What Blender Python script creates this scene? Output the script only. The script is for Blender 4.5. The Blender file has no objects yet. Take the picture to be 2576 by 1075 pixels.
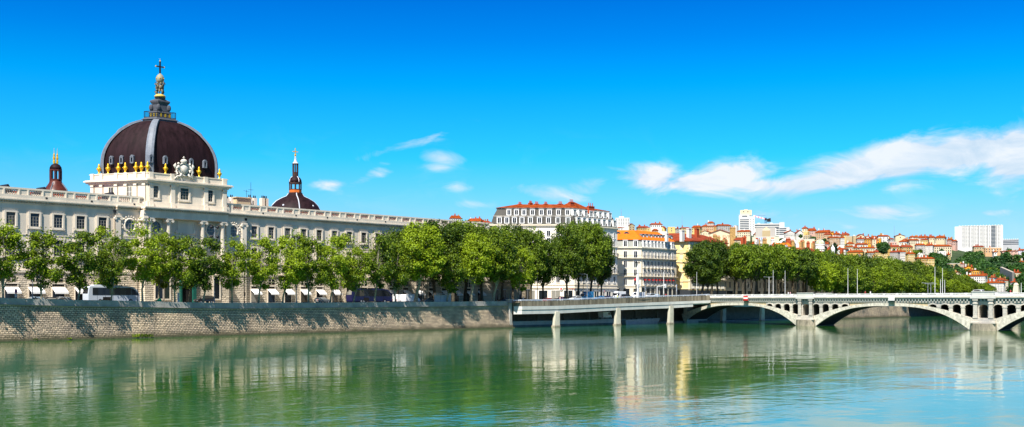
import bpy, math, random
import numpy as np
from mathutils import Vector, Matrix
random.seed(7); rng = np.random.default_rng(11)
SC = bpy.context.scene
COL = SC.collection
PI = math.pi
# ---------------------------------------------------------------- survey of the site
# world: X runs along the quay (away, to the right), Y runs inland, Z is up, Z=0 is the water.
FPX = 2800.0
CAM = (-240.4, -218.1, 8.0)
FW = (.7407, .6719); RT = (.6719, -.7407)
def ray(u):
    m = (u-1288.0)/FPX
    return FW[0]+RT[0]*m, FW[1]+RT[1]*m
def kat(u, Y): return (Y-CAM[1])/ray(u)[1]
def pX(u, Y): return CAM[0]+kat(u, Y)*ray(u)[0]
def at(u, k): d = ray(u); return (CAM[0]+k*d[0], CAM[1]+k*d[1])
def zv(v, k): return 8.0+(756.0-v)*k/FPX
def zq(u, v, Y): return zv(v, kat(u, Y))
def uv(x, y, z):
    dx, dy = x-CAM[0], y-CAM[1]
    f = dx*FW[0]+dy*FW[1]; r = dx*RT[0]+dy*RT[1]
    return 1288+FPX*r/f, 756-FPX*(z-8)/f, f
# ---------------------------------------------------------------- materials
MATS = {}
def nt(name):
    m = bpy.data.materials.new(name); m.use_nodes = True
    t = m.node_tree; b = t.nodes['Principled BSDF']
    return m, t, b
def rgba(c): return (c[0], c[1], c[2], 1)
def mat(name, col, rough=.7, var=.18, scale=.6, bump=0, bscale=4, metal=0, streak=0, spec=.3, col2=None):
    if name in MATS: return MATS[name]
    m, t, b = nt(name); N = t.nodes; L = t.links
    b.inputs['Roughness'].default_value = rough; b.inputs['Metallic'].default_value = metal
    b.inputs['Specular IOR Level'].default_value = spec
    tc = N.new('ShaderNodeTexCoord'); mp = N.new('ShaderNodeMapping'); L.new(tc.outputs['Object'], mp.inputs[0])
    if streak: mp.inputs['Scale'].default_value = (1, 1, 1-streak)
    nz = N.new('ShaderNodeTexNoise'); nz.inputs['Scale'].default_value = scale; nz.inputs['Detail'].default_value = 8; nz.inputs['Roughness'].default_value = .65
    L.new(mp.outputs[0], nz.inputs['Vector'])
    cr = N.new('ShaderNodeValToRGB'); L.new(nz.outputs['Fac'], cr.inputs[0])
    c2 = col2 or tuple(c*(1+var*.7) for c in col)
    cr.color_ramp.elements[0].position = .3; cr.color_ramp.elements[1].position = .7
    cr.color_ramp.elements[0].color = rgba([c*(1-var) for c in col]); cr.color_ramp.elements[1].color = rgba([min(c, 1) for c in c2])
    L.new(cr.outputs[0], b.inputs['Base Color'])
    if bump:
        n2 = N.new('ShaderNodeTexNoise'); n2.inputs['Scale'].default_value = bscale; n2.inputs['Detail'].default_value = 5
        L.new(tc.outputs['Object'], n2.inputs['Vector'])
        bp = N.new('ShaderNodeBump'); bp.inputs['Strength'].default_value = bump; bp.inputs['Distance'].default_value = .1
        L.new(n2.outputs['Fac'], bp.inputs['Height']); L.new(bp.outputs[0], b.inputs['Normal'])
    MATS[name] = m; return m
def wall_coord(t):
    """(x+y, z) of the object: courses stay level on every wall"""
    N = t.nodes; L = t.links
    tc = N.new('ShaderNodeTexCoord'); s = N.new('ShaderNodeSeparateXYZ'); L.new(tc.outputs['Object'], s.inputs[0])
    a = N.new('ShaderNodeMath'); a.operation = 'ADD'; L.new(s.outputs[0], a.inputs[0]); L.new(s.outputs[1], a.inputs[1])
    c = N.new('ShaderNodeCombineXYZ'); L.new(a.outputs[0], c.inputs[0]); L.new(s.outputs[2], c.inputs[1])
    return tc, c
def brickmat(name, c1, c2, mortar, bw, bh, msize, bump=.5, stain=.3, rough=.85, tide=0):
    m, t, b = nt(name); N = t.nodes; L = t.links
    tc, c = wall_coord(t)
    br = N.new('ShaderNodeTexBrick'); L.new(c.outputs[0], br.inputs['Vector'])
    br.inputs['Scale'].default_value = 1; br.inputs['Brick Width'].default_value = bw; br.inputs['Row Height'].default_value = bh
    br.inputs['Mortar Size'].default_value = msize; br.inputs['Mortar Smooth'].default_value = .3
    br.inputs['Color1'].default_value = rgba(c1); br.inputs['Color2'].default_value = rgba(c2); br.inputs['Mortar'].default_value = rgba(mortar)
    nz = N.new('ShaderNodeTexNoise'); nz.inputs['Scale'].default_value = .16; nz.inputs['Detail'].default_value = 9; nz.inputs['Roughness'].default_value = .7
    L.new(tc.outputs['Object'], nz.inputs['Vector'])
    mx = N.new('ShaderNodeMix'); mx.data_type = 'RGBA'; mx.blend_type = 'MULTIPLY'; mx.inputs[0].default_value = 1
    cr = N.new('ShaderNodeValToRGB'); L.new(nz.outputs['Fac'], cr.inputs[0])
    cr.color_ramp.elements[0].position = .35; cr.color_ramp.elements[1].position = .65
    cr.color_ramp.elements[0].color = (1-stain, 1-stain, 1-stain*.9, 1); cr.color_ramp.elements[1].color = (1.1, 1.06, 1, 1)
    L.new(br.outputs['Color'], mx.inputs['A']); L.new(cr.outputs[0], mx.inputs['B']); L.new(mx.outputs['Result'], b.inputs['Base Color'])
    if tide:     # algae and damp near the water, dark run-off streaks from the coping
        sz = N.new('ShaderNodeSeparateXYZ'); L.new(tc.outputs['Object'], sz.inputs[0])
        ns = N.new('ShaderNodeTexNoise'); ns.inputs['Scale'].default_value = .5; ns.inputs['Detail'].default_value = 6; L.new(tc.outputs['Object'], ns.inputs['Vector'])
        h = N.new('ShaderNodeMath'); h.operation = 'MULTIPLY_ADD'; h.inputs[1].default_value = -1.6; L.new(ns.outputs['Fac'], h.inputs[0]); L.new(sz.outputs[2], h.inputs[2])
        r2 = N.new('ShaderNodeMapRange'); r2.inputs['From Min'].default_value = -.5; r2.inputs['From Max'].default_value = .7; r2.inputs['To Min'].default_value = .85; r2.inputs['To Max'].default_value = 0; L.new(h.outputs[0], r2.inputs['Value'])
        m2 = N.new('ShaderNodeMix'); m2.data_type = 'RGBA'; L.new(r2.outputs[0], m2.inputs[0]); L.new(mx.outputs['Result'], m2.inputs['A']); m2.inputs['B'].default_value = (.07,.07,.035,1)
        mp = N.new('ShaderNodeMapping'); mp.inputs['Scale'].default_value = (1.3, 1.3, .09); L.new(tc.outputs['Object'], mp.inputs[0]); n5 = N.new('ShaderNodeTexNoise'); n5.inputs['Scale'].default_value = .6; n5.inputs['Detail'].default_value = 5; L.new(mp.outputs[0], n5.inputs['Vector'])
        r3 = N.new('ShaderNodeMapRange'); r3.inputs['From Min'].default_value = .55; r3.inputs['From Max'].default_value = .75; r3.inputs['To Max'].default_value = .6; L.new(n5.outputs['Fac'], r3.inputs['Value'])
        m4 = N.new('ShaderNodeMix'); m4.data_type = 'RGBA'; L.new(r3.outputs[0], m4.inputs[0]); L.new(m2.outputs['Result'], m4.inputs['A']); m4.inputs['B'].default_value = (.12,.10,.075,1); L.new(m4.outputs['Result'], b.inputs['Base Color'])
    b.inputs['Roughness'].default_value = rough; b.inputs['Specular IOR Level'].default_value = .2
    n2 = N.new('ShaderNodeTexNoise'); n2.inputs['Scale'].default_value = 2.5; n2.inputs['Detail'].default_value = 6; L.new(tc.outputs['Object'], n2.inputs['Vector'])
    ad = N.new('ShaderNodeMath'); ad.operation = 'MULTIPLY_ADD'; ad.inputs[1].default_value = -1.2; L.new(br.outputs['Fac'], ad.inputs[0]); L.new(n2.outputs['Fac'], ad.inputs[2])
    bp = N.new('ShaderNodeBump'); bp.inputs['Strength'].default_value = bump; bp.inputs['Distance'].default_value = .25
    L.new(ad.outputs[0], bp.inputs['Height']); L.new(bp.outputs[0], b.inputs['Normal'])
    MATS[name] = m; return m
def leafmat(name, a, bcol, trans=.35):
    m, t, b = nt(name); N = t.nodes; L = t.links
    g = N.new('ShaderNodeNewGeometry'); tc = N.new('ShaderNodeTexCoord'); oi = N.new('ShaderNodeObjectInfo')
    nz = N.new('ShaderNodeTexNoise'); nz.inputs['Scale'].default_value = .35; nz.inputs['Detail'].default_value = 3; L.new(tc.outputs['Object'], nz.inputs['Vector'])
    ad = N.new('ShaderNodeMath'); ad.operation = 'MULTIPLY_ADD'; ad.inputs[1].default_value = .55; L.new(g.outputs['Random Per Island'], ad.inputs[0])
    ad2 = N.new('ShaderNodeMath'); ad2.operation = 'MULTIPLY_ADD'; ad2.inputs[1].default_value = .5; ad2.inputs[2].default_value = -.52
    L.new(oi.outputs['Random'], ad2.inputs[0]); L.new(nz.outputs['Fac'], ad.inputs[2])
    ad3 = N.new('ShaderNodeMath'); ad3.operation = 'ADD'; L.new(ad.outputs[0], ad3.inputs[0]); L.new(ad2.outputs[0], ad3.inputs[1])
    cr = N.new('ShaderNodeValToRGB'); L.new(ad3.outputs[0], cr.inputs[0]); cr.color_ramp.elements[0].position = .15; cr.color_ramp.elements[1].position = .85
    cr.color_ramp.elements[0].color = rgba(a); cr.color_ramp.elements[1].color = rgba(bcol)
    L.new(cr.outputs[0], b.inputs['Base Color']); b.inputs['Roughness'].default_value = .55; b.inputs['Specular IOR Level'].default_value = .25
    tr = N.new('ShaderNodeBsdfTranslucent'); hs = N.new('ShaderNodeHueSaturation'); hs.inputs['Hue'].default_value = .485; hs.inputs['Value'].default_value = 1.6
    L.new(cr.outputs[0], hs.inputs['Color']); L.new(hs.outputs[0], tr.inputs['Color'])
    mx = N.new('ShaderNodeMixShader'); mx.inputs[0].default_value = trans
    L.new(b.outputs[0], mx.inputs[1]); L.new(tr.outputs[0], mx.inputs[2]); L.new(mx.outputs[0], N['Material Output'].inputs['Surface'])
    MATS[name] = m; return m
# ---------------------------------------------------------------- mesh builder
class MB:
    def __init__(s): s.v = []; s.f = []; s.mi = []; s.cur = 0; s.smooth = []; s.sm = False
    def add(s, vs, fs):
        o = len(s.v); s.v += [tuple(p) for p in vs]
        for f in fs: s.f.append(tuple(i+o for i in f)); s.mi.append(s.cur); s.smooth.append(s.sm)
        return s
    def box(s, x0, x1, y0, y1, z0, z1):
        return s.add([(x0,y0,z0),(x1,y0,z0),(x1,y1,z0),(x0,y1,z0),(x0,y0,z1),(x1,y0,z1),(x1,y1,z1),(x0,y1,z1)],
                     [(0,3,2,1),(4,5,6,7),(0,1,5,4),(1,2,6,5),(2,3,7,6),(3,0,4,7)])
    def hexa(s, b, t):
        return s.add(list(b)+list(t), [(3,2,1,0),(4,5,6,7),(0,1,5,4),(1,2,6,5),(2,3,7,6),(3,0,4,7)])
    def obox(s, p, q, d0, d1, z0, z1):
        """box along p->q (xy), from offset d0 to d1 to the LEFT of p->q (inside), negative = outside"""
        dx, dy = q[0]-p[0], q[1]-p[1]; l = math.hypot(dx, dy) or 1; nx, ny = -dy/l, dx/l
        P = [(p[0]+nx*d0, p[1]+ny*d0), (q[0]+nx*d0, q[1]+ny*d0), (q[0]+nx*d1, q[1]+ny*d1), (p[0]+nx*d1, p[1]+ny*d1)]
        return s.hexa([(a, b, z0) for a, b in P], [(a, b, z1) for a, b in P])
    def prism(s, poly, z0, z1, top=None, cap=True):
        n = len(poly); top = top or poly
        vs = [(p[0], p[1], z0) for p in poly]+[(p[0], p[1], z1) for p in top]
        fs = [(i, (i+1) % n, n+(i+1) % n, n+i) for i in range(n)]
        if cap: fs += [tuple(range(n-1, -1, -1)), tuple(range(n, 2*n))]
        return s.add(vs, fs)
    def cyl(s, x, y, z0, z1, r0, r1=None, n=10):
        r1 = r0 if r1 is None else r1
        a = [2*PI*i/n for i in range(n)]
        return s.prism([(x+r0*math.cos(t), y+r0*math.sin(t)) for t in a], z0, z1, [(x+r1*math.cos(t), y+r1*math.sin(t)) for t in a])
    def lathe(s, x, y, prof, n=12, ph=0, ex=1, ey=1):
        vs = []; m = len(prof)
        for r, z in prof:
            for i in range(n):
                t = 2*PI*i/n+ph; vs.append((x+ex*r*math.cos(t), y+ey*r*math.sin(t), z))
        fs = [(j*n+i, j*n+(i+1) % n, (j+1)*n+(i+1) % n, (j+1)*n+i) for j in range(m-1) for i in range(n)]
        fs += [tuple(range(n-1, -1, -1)), tuple((m-1)*n+i for i in range(n))]
        return s.add(vs, fs)
    def tube(s, pts, rad, n=6):
        vs = []; k = len(pts)
        for j in range(k):
            p = Vector(pts[j]); d = (Vector(pts[min(j+1, k-1)])-Vector(pts[max(j-1, 0)])).normalized()
            a = d.orthogonal().normalized() if abs(d.z) > .9 else d.cross(Vector((0,0,1))).normalized()
            b = d.cross(a); r = rad[j] if isinstance(rad, (list, tuple)) else rad
            for i in range(n):
                t = 2*PI*i/n; vs.append(tuple(p+a*(r*math.cos(t))+b*(r*math.sin(t))))
        fs = [(j*n+i, j*n+(i+1) % n, (j+1)*n+(i+1) % n, (j+1)*n+i) for j in range(k-1) for i in range(n)]
        fs += [tuple(range(n-1, -1, -1)), tuple((k-1)*n+i for i in range(n))]
        return s.add(vs, fs)
    def ball(s, c, r, n=8, m=6):
        rx, ry, rz = (r, r, r) if isinstance(r, (int, float)) else r
        pr = [(math.sin(PI*j/m) or 1e-3, -math.cos(PI*j/m)) for j in range(m+1)]
        vs = []
        for q, z in pr:
            for i in range(n):
                t = 2*PI*i/n; vs.append((c[0]+rx*q*math.cos(t), c[1]+ry*q*math.sin(t), c[2]+rz*z))
        return s.add(vs, [(j*n+i, j*n+(i+1) % n, (j+1)*n+(i+1) % n, (j+1)*n+i) for j in range(m) for i in range(n)])
    def mesh(s, name, mats):
        me = bpy.data.meshes.new(name); me.from_pydata(s.v, [], s.f)
        for m in (mats if isinstance(mats, (list, tuple)) else [mats]): me.materials.append(m)
        me.polygons.foreach_set('material_index', s.mi)
        me.polygons.foreach_set('use_smooth', s.smooth)
        me.update(); return me
    def build(s, name, mats, parent=None, world=True, bevel=0):
        if parent is not None and world:
            inv = wm(parent).inverted(); s.v = [tuple(inv @ Vector(p)) for p in s.v]
        o = bpy.data.objects.new(name, s.mesh(name, mats)); COL.objects.link(o)
        if parent is not None: o.parent = parent
        if bevel:
            md = o.modifiers.new('Bevel', 'BEVEL'); md.width = bevel; md.segments = 2; md.limit_method = 'ANGLE'
        return o
def wm(o):
    M = o.matrix_basis.copy() if o.parent is None else wm(o.parent) @ o.matrix_basis
    return M
def thing(name, label, cat, loc=(0,0,0), rz=0, group=None):
    o = bpy.data.objects.new(name, None); COL.objects.link(o); o.empty_display_size = .5
    o.location = loc; o.rotation_euler = (0, 0, rz)
    o.matrix_basis = Matrix.Translation(loc) @ Matrix.Rotation(rz, 4, 'Z')
    return tag(o, label, cat, group)
def tag(o, label=None, cat=None, group=None, kind=None):
    if label: o['label'] = label
    if cat: o['category'] = cat
    if group: o['group'] = group
    if kind: o['kind'] = kind
    return o
def inst(name, me, parent, M):
    """a part sharing mesh data, placed by a world matrix"""
    o = bpy.data.objects.new(name, me); COL.objects.link(o)
    if parent is not None: o.parent = parent; o.matrix_basis = wm(parent).inverted() @ M
    else: o.matrix_basis = M
    return o
def copy_tree(o, parent=None):
    c = o.copy(); COL.objects.link(c)
    if parent is not None: c.parent = parent
    for ch in list(KIDS.get(o.name, ())): copy_tree(ch, c)
    return c
KIDS = {}
def index_kids(root):
    KIDS[root.name] = [x for x in bpy.data.objects if x.parent == root]
    for x in KIDS[root.name]: index_kids(x)
def text_mesh(body, size, name, m, depth=.03):
    cu = bpy.data.curves.new(name, 'FONT'); cu.body = body; cu.size = size; cu.extrude = depth; cu.align_x = 'CENTER'; cu.resolution_u = 2
    o = bpy.data.objects.new(name, cu); COL.objects.link(o)
    bpy.context.view_layer.update()
    me = bpy.data.meshes.new_from_object(o); bpy.data.objects.remove(o); me.name = name; me.materials.clear(); me.materials.append(m); return me
# colours
STONE = mat('limestone', (.70,.61,.49), .85, .17, .35, bump=.25, bscale=3, streak=.75)
STONE_D = mat('worn_limestone', (.42,.39,.34), .9, .3, .5, bump=.3, bscale=3, streak=.7)
RUST_ST = brickmat('banded_limestone', (.70,.61,.48), (.64,.56,.44), (.20,.17,.13), 30, .46, .045, .9, .12)
QUAYST = brickmat('quay_rubble', (.72,.565,.39), (.45,.36,.26), (.09,.07,.05), .8, .38, .05, .8, .36, tide=1)
PARAP = mat('parapet_stone', (.33,.31,.28), .9, .3, .7, bump=.3, bscale=5)
def glassmat(name):
    m, t, b = nt(name); N = t.nodes; L = t.links; oi = N.new('ShaderNodeObjectInfo'); cr = N.new('ShaderNodeValToRGB'); cr.color_ramp.interpolation = 'CONSTANT'; L.new(oi.outputs['Random'], cr.inputs[0])
    for i, (p, c) in enumerate([(0, (.006,.008,.012)), (.45, (.012,.02,.035)), (.68, (.02,.03,.025)), (.82, (.06,.055,.045)), (.92, (.22,.21,.18))]):
        e = cr.color_ramp.elements[i] if i < 2 else cr.color_ramp.elements.new(p); e.position = p; e.color = rgba(c)
    L.new(cr.outputs[0], b.inputs['Base Color']); b.inputs['Roughness'].default_value = .12; b.inputs['Specular IOR Level'].default_value = .3; MATS[name] = m; return m
GLASS = glassmat('window_glass')
GLASS_B = mat('blueish_glass', (.03,.05,.08), .1, .4, .8, spec=.6)
WHITE = mat('white_paint', (.80,.79,.76), .6, .05, 1)
WHITE_R = mat('white_render', (.76,.70,.60), .85, .07, .5, streak=.7)
CREAM_R = mat('cream_render', (.70,.62,.47), .85, .08, .5, streak=.7)
YELLOW_R = mat('yellow_render', (.82,.62,.26), .85, .06, .4, streak=.7)
BLACK = mat('black_iron', (.015,.015,.018), .5, .2, 2)
DARK = mat('dark_interior', (.012,.011,.010), .9, .2, 1)
GREYMET = mat('grey_metal', (.30,.31,.33), .45, .15, 2, metal=.3)
GOLD = mat('gilded_metal', (.85,.50,.03), .32, .2, 3, metal=.55)
DOME_M = mat('purple_brown_copper', (.012,.004,.005), .62, .5, .9, streak=.93, spec=.14, col2=(.026,.011,.014))
LEAD = mat('grey_lead', (.16,.18,.215), .55, .25, 1.2)
SLATE = mat('grey_slate', (.040,.037,.030), .6, .35, 1.1, bump=.3, bscale=6)
SLATE_G = mat('pale_grey_slate', (.27,.28,.25), .7, .15, 1)
TILE_R = mat('red_tile', (.20,.034,.008), .85, .45, .5, bump=.5, bscale=7, col2=(.34,.072,.015), spec=.05)
TILE_O = mat('orange_tile', (.60,.145,.012), .85, .2, .6, bump=.5, bscale=7, spec=.1)
TILE_B = mat('brown_red_tile', (.22,.042,.018), .85, .45, .8, bump=.5, bscale=7, spec=.1)
CONC = mat('pale_concrete', (.56,.55,.50), .85, .14, .4, bump=.15, streak=.5)
CONC_D = mat('stained_concrete', (.12,.095,.06), .9, .6, .9, bump=.3, streak=.93, col2=(.32,.27,.19))
SHADE_CONC = mat('painted_shade_concrete', (.075,.07,.055), .95, .4, .8)  # near-black colour stands in for the deep shade inside the bridge
CONC_BR = brickmat('bridge_stone', (.64,.60,.52), (.55,.52,.45), (.30,.27,.22), 1.5, .52, .025, .35, .30)
CONC_ARCH = mat('arch_ring_stone', (.58,.54,.44), .85, .45, 1.3, bump=.35, bscale=2)
SPANDREL = mat('ochre_spandrel', (.50,.40,.24), .85, .15, .6)
BARK = mat('plane_bark', (.20,.17,.11), .9, .5, 2.2, bump=.3, bscale=8, col2=(.42,.38,.26))
BARK_D = mat('dark_bark', (.05,.042,.03), .9, .5, 2.2, bump=.3, bscale=8, col2=(.13,.11,.07))
AWN = mat('white_canvas', (.82,.82,.82), .8, .04, 1)
RUBBER = mat('black_rubber', (.02,.02,.02), .8, .2, 2)
REDP = mat('red_paint', (.60,.02,.015), .5, .1, 1)
BRICKCH = mat('red_chimney_brick', (.36,.065,.02), .85, .25, 1.5)
PALECH = mat('pale_chimney_render', (.62,.60,.56), .85, .15, 1)
OCHCH = mat('ochre_chimney_rubble', (.40,.24,.08), .9, .45, 1.4, bump=.5)
LEAF_S = leafmat('leaf_light_plane', (.020,.055,.004), (.245,.335,.010), .24)
LEAF_B = leafmat('leaf_dark_plane', (.014,.042,.004), (.155,.23,.009), .2)
LEAF_H = leafmat('leaf_hill_tree', (.014,.050,.012), (.05,.125,.016), .2)
LEAF_C = leafmat('leaf_cypress', (.006,.02,.006), (.018,.045,.012), .1)
# ---------------------------------------------------------------- camera, light, sky
cd = bpy.data.cameras.new('camera'); cam = bpy.data.objects.new('camera', cd); COL.objects.link(cam)
cam.location = CAM; cam.rotation_euler = (PI/2, 0, -math.atan2(FW[0], FW[1]))
cd.sensor_width = 36; cd.lens = 36*FPX/2576; cd.shift_y = (756-537.5)/2576; cd.clip_end = 12000; cd.clip_start = .5
SC.camera = cam
SUN = Vector((-.565, -.235, .785)).normalized()
ld = bpy.data.lights.new('sun', 'SUN'); ld.energy = 5.0; ld.angle = math.radians(.5); ld.color = (1, .95, .87)
lo = bpy.data.objects.new('sun', ld); COL.objects.link(lo); lo.rotation_euler = SUN.to_track_quat('Z', 'Y').to_euler(); lo.location = (-300, -300, 300)
SC.view_settings.view_transform = 'Standard'; SC.view_settings.look = 'None'; SC.view_settings.gamma = 1; SC.view_settings.exposure = .92
W = bpy.data.worlds.new('World'); SC.world = W; W.use_nodes = True
t = W.node_tree; N = t.nodes; L = t.links; bg = N['Background']; bg.inputs['Strength'].default_value = .10
sky = N.new('ShaderNodeTexSky'); sky.sky_type = 'NISHITA'; sky.sun_disc = False
sky.sun_elevation = math.asin(SUN.z); sky.sun_rotation = math.atan2(SUN.x, SUN.y); sky.air_density = 1.0; sky.dust_density = .3; sky.ozone_density = 2
tc = N.new('ShaderNodeTexCoord'); sp = N.new('ShaderNodeSeparateXYZ'); L.new(tc.outputs['Generated'], sp.inputs[0])
def M(op, a, b=None, c=None, clamp=False):
    n = N.new('ShaderNodeMath'); n.operation = op; n.use_clamp = clamp
    for i, q in enumerate((a, b, c)):
        if q is None: continue
        if isinstance(q, (int, float)): n.inputs[i].default_value = q
        else: L.new(q, n.inputs[i])
    return n.outputs[0]
cr = N.new('ShaderNodeValToRGB'); L.new(sp.outputs[2], cr.inputs[0])
els = cr.color_ramp.elements
stops = [(0, (.46,.53,.66)), (.069, (.30,.55,.80)), (.091, (.20,.585,.84)), (.126, (.045,.60,.93)), (.19, (.0,.515,.90)), (.228, (.0,.375,.85)), (.275, (.0,.27,.76)), (.36, (.02,.26,.66)), (.60, (.52,.50,.46))]
for i, (p, c) in enumerate(stops):
    e = els[i] if i < 2 else els.new(p)
    e.position = p; e.color = rgba(c)
mul = N.new('ShaderNodeMix'); mul.data_type = 'RGBA'; mul.blend_type = 'MULTIPLY'; mul.inputs[0].default_value = 1
L.new(sky.outputs[0], mul.inputs['A']); L.new(cr.outputs[0], mul.inputs['B'])
# clouds: patches of broken vapour at fixed bearings and elevations of the sky
az = M('ARCTAN2', sp.outputs[0], sp.outputs[1])      # bearing from +Y towards +X
el = M('ARCTAN2', sp.outputs[2], M('SQRT', M('ADD', M('MULTIPLY', sp.outputs[0], sp.outputs[0]), M('MULTIPLY', sp.outputs[1], sp.outputs[1]))))
AZ0 = math.atan2(FW[0], FW[1])
def bear(u, v):
    a = AZ0+math.atan((u-1288)/FPX); return a, math.atan((756-v)/math.hypot(FPX, u-1288))
cb = N.new('ShaderNodeCombineXYZ'); L.new(M('MULTIPLY', az, 15), cb.inputs[0]); L.new(M('MULTIPLY', el, 38), cb.inputs[1])
nz = N.new('ShaderNodeTexNoise'); nz.inputs['Scale'].default_value = 1.0; nz.inputs['Detail'].default_value = 11; nz.inputs['Roughness'].default_value = .60; nz.inputs['Distortion'].default_value = .6
L.new(cb.outputs[0], nz.inputs['Vector'])
dens = None
CL = [(2050,462,150,28,-6,1.5),(2160,432,150,42,-9,1.7),(2270,405,140,48,-8,1.9),(2420,385,160,44,-7,1.9),(2550,392,80,66,-4,2.0),(1650,452,74,34,4,1.4),(1730,462,110,24,3,1.3),(1830,448,95,38,-8,1.35),(1920,468,110,20,0,1.2),
      (1010,370,110,13,-17,.62),(1085,348,34,10,-30,.6),(1112,397,60,18,6,.75),(1100,420,40,14,0,.5),(925,450,60,19,-20,.85),(835,463,54,17,0,.75),(970,412,24,9,0,.5),(1380,490,120,20,8,.8),(1290,470,60,14,6,.6),(1480,470,50,24,0,.7),
      (2215,533,84,17,3,1.0),(1920,548,95,18,0,.75),(2490,535,60,10,0,.7),(1570,430,50,8,15,.5),(1160,470,44,15,0,.5),(2140,572,30,8,0,.5),(2540,470,60,8,-5,.5),(1180,515,60,12,0,.45)]
for (u, v, su, sv, rot, am) in CL:
    a0, e0 = bear(u, v); pa = (bear(u+10, v)[0]-a0)/10; pe = 1/FPX*.95
    dx = M('DIVIDE', M('SUBTRACT', az, a0), su*pa); dy = M('DIVIDE', M('SUBTRACT', el, e0), sv*pe)
    # rotate in degrees of sky (picture slope): shear dy by slope
    dy = M('ADD', dy, M('MULTIPLY', dx, math.tan(math.radians(rot))*su/sv))
    r2 = M('ADD', M('MULTIPLY', dx, dx), M('MULTIPLY', dy, dy))
    g = M('MULTIPLY', M('POWER', 2.718, M('MULTIPLY', r2, -.9)), am)
    dens = g if dens is None else M('MAXIMUM', dens, g)
fr = M('MULTIPLY', M('MULTIPLY_ADD', M('SUBTRACT', nz.outputs['Fac'], .5), 3.0, M('SUBTRACT', M('MULTIPLY', dens, 1.1), .30), clamp=True), M('MULTIPLY', dens, 3.0, clamp=True))
wisp = M('MULTIPLY', M('SUBTRACT', nz.outputs['Fac'], .52, clamp=True), M('MULTIPLY', M('SUBTRACT', .16, el, clamp=True), 4.0))
fac = M('MINIMUM', M('ADD', M('MULTIPLY', M('POWER', fr, 1.25), .92), wisp, clamp=True), .93)
cm = N.new('ShaderNodeMix'); cm.data_type = 'RGBA'; L.new(fac, cm.inputs[0])
L.new(mul.outputs['Result'], cm.inputs['A']); cc = N.new('ShaderNodeValToRGB'); L.new(nz.outputs['Fac'], cc.inputs[0]); cc.color_ramp.elements[0].position = .38; cc.color_ramp.elements[1].position = .62
cc.color_ramp.elements[0].color = (.62,.76,.90,1); cc.color_ramp.elements[1].color = (.93,.96,1,1)
cs = N.new('ShaderNodeVectorMath'); cs.operation = 'SCALE'; cs.inputs['Scale'].default_value = 5.3; L.new(cc.outputs[0], cs.inputs[0]); L.new(cs.outputs[0], cm.inputs['B'])
L.new(cm.outputs['Result'], bg.inputs['Color'])
# ---------------------------------------------------------------- water
m, t2, b = nt('river_water'); NN = t2.nodes; LL = t2.links
b.inputs['Base Color'].default_value = (.045,.125,.085,1); b.inputs['Specular Tint'].default_value = (.66,.97,1,1); b.inputs['Roughness'].default_value = .06; b.inputs['IOR'].default_value = 1.6
tcw = NN.new('ShaderNodeTexCoord')
def noise(sc, det, mapscale=(1,1,1), rot=0, dist=0):
    mp = NN.new('ShaderNodeMapping'); mp.inputs['Scale'].default_value = mapscale; mp.inputs['Rotation'].default_value = (0,0,rot); LL.new(tcw.outputs['Object'], mp.inputs[0])
    n = NN.new('ShaderNodeTexNoise'); n.inputs['Scale'].default_value = sc; n.inputs['Detail'].default_value = det; n.inputs['Distortion'].default_value = dist; LL.new(mp.outputs[0], n.inputs['Vector']); return n.outputs['Fac']
def wb(h, strength, dist, prev=None):
    bp = NN.new('ShaderNodeBump'); bp.inputs['Distance'].default_value = dist
    if isinstance(strength, (int, float)): bp.inputs['Strength'].default_value = strength
    else: LL.new(strength, bp.inputs['Strength'])
    LL.new(h, bp.inputs['Height'])
    if prev is not None: LL.new(prev, bp.inputs['Normal'])
    return bp.outputs[0]
patch = noise(.03, 4, (.4, 1.0, 1), 0, .8)
mr = NN.new('ShaderNodeMapRange'); mr.inputs['From Min'].default_value = .42; mr.inputs['From Max'].default_value = .62; mr.inputs['To Min'].default_value = .15; mr.inputs['To Max'].default_value = 1.0
LL.new(patch, mr.inputs['Value'])
n1 = wb(noise(.9, 3, (1, 1, 1)), mr.outputs[0], .028)
n2 = wb(noise(.18, 2, (.6, 1, 1), 0, .5), .5, .13, n1)
m3 = NN.new('ShaderNodeMapRange'); m3.inputs['From Min'].default_value = .50; m3.inputs['From Max'].default_value = .66; LL.new(noise(.022, 5, (.22, 1.3, 1), .15, 1.2), m3.inputs['Value'])
n3 = wb(noise(.55, 5, (.5, 1.2, 1), 0, .3), m3.outputs[0], .075, n2)
LL.new(n3, b.inputs['Normal'])
cw = NN.new('ShaderNodeValToRGB'); LL.new(patch, cw.inputs[0]); cw.color_ramp.elements[0].position = .35; cw.color_ramp.elements[1].position = .7
cw.color_ramp.elements[0].color = (.020,.095,.006,1); cw.color_ramp.elements[1].color = (.012,.095,.042,1); LL.new(cw.outputs[0], b.inputs['Base Color'])
WATER = m
tag(MB().add([(-3000,-3000,0),(6000,-3000,0),(6000,3000,0),(-3000,3000,0)], [(0,1,2,3)]).build('river', WATER), kind='structure')
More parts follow.
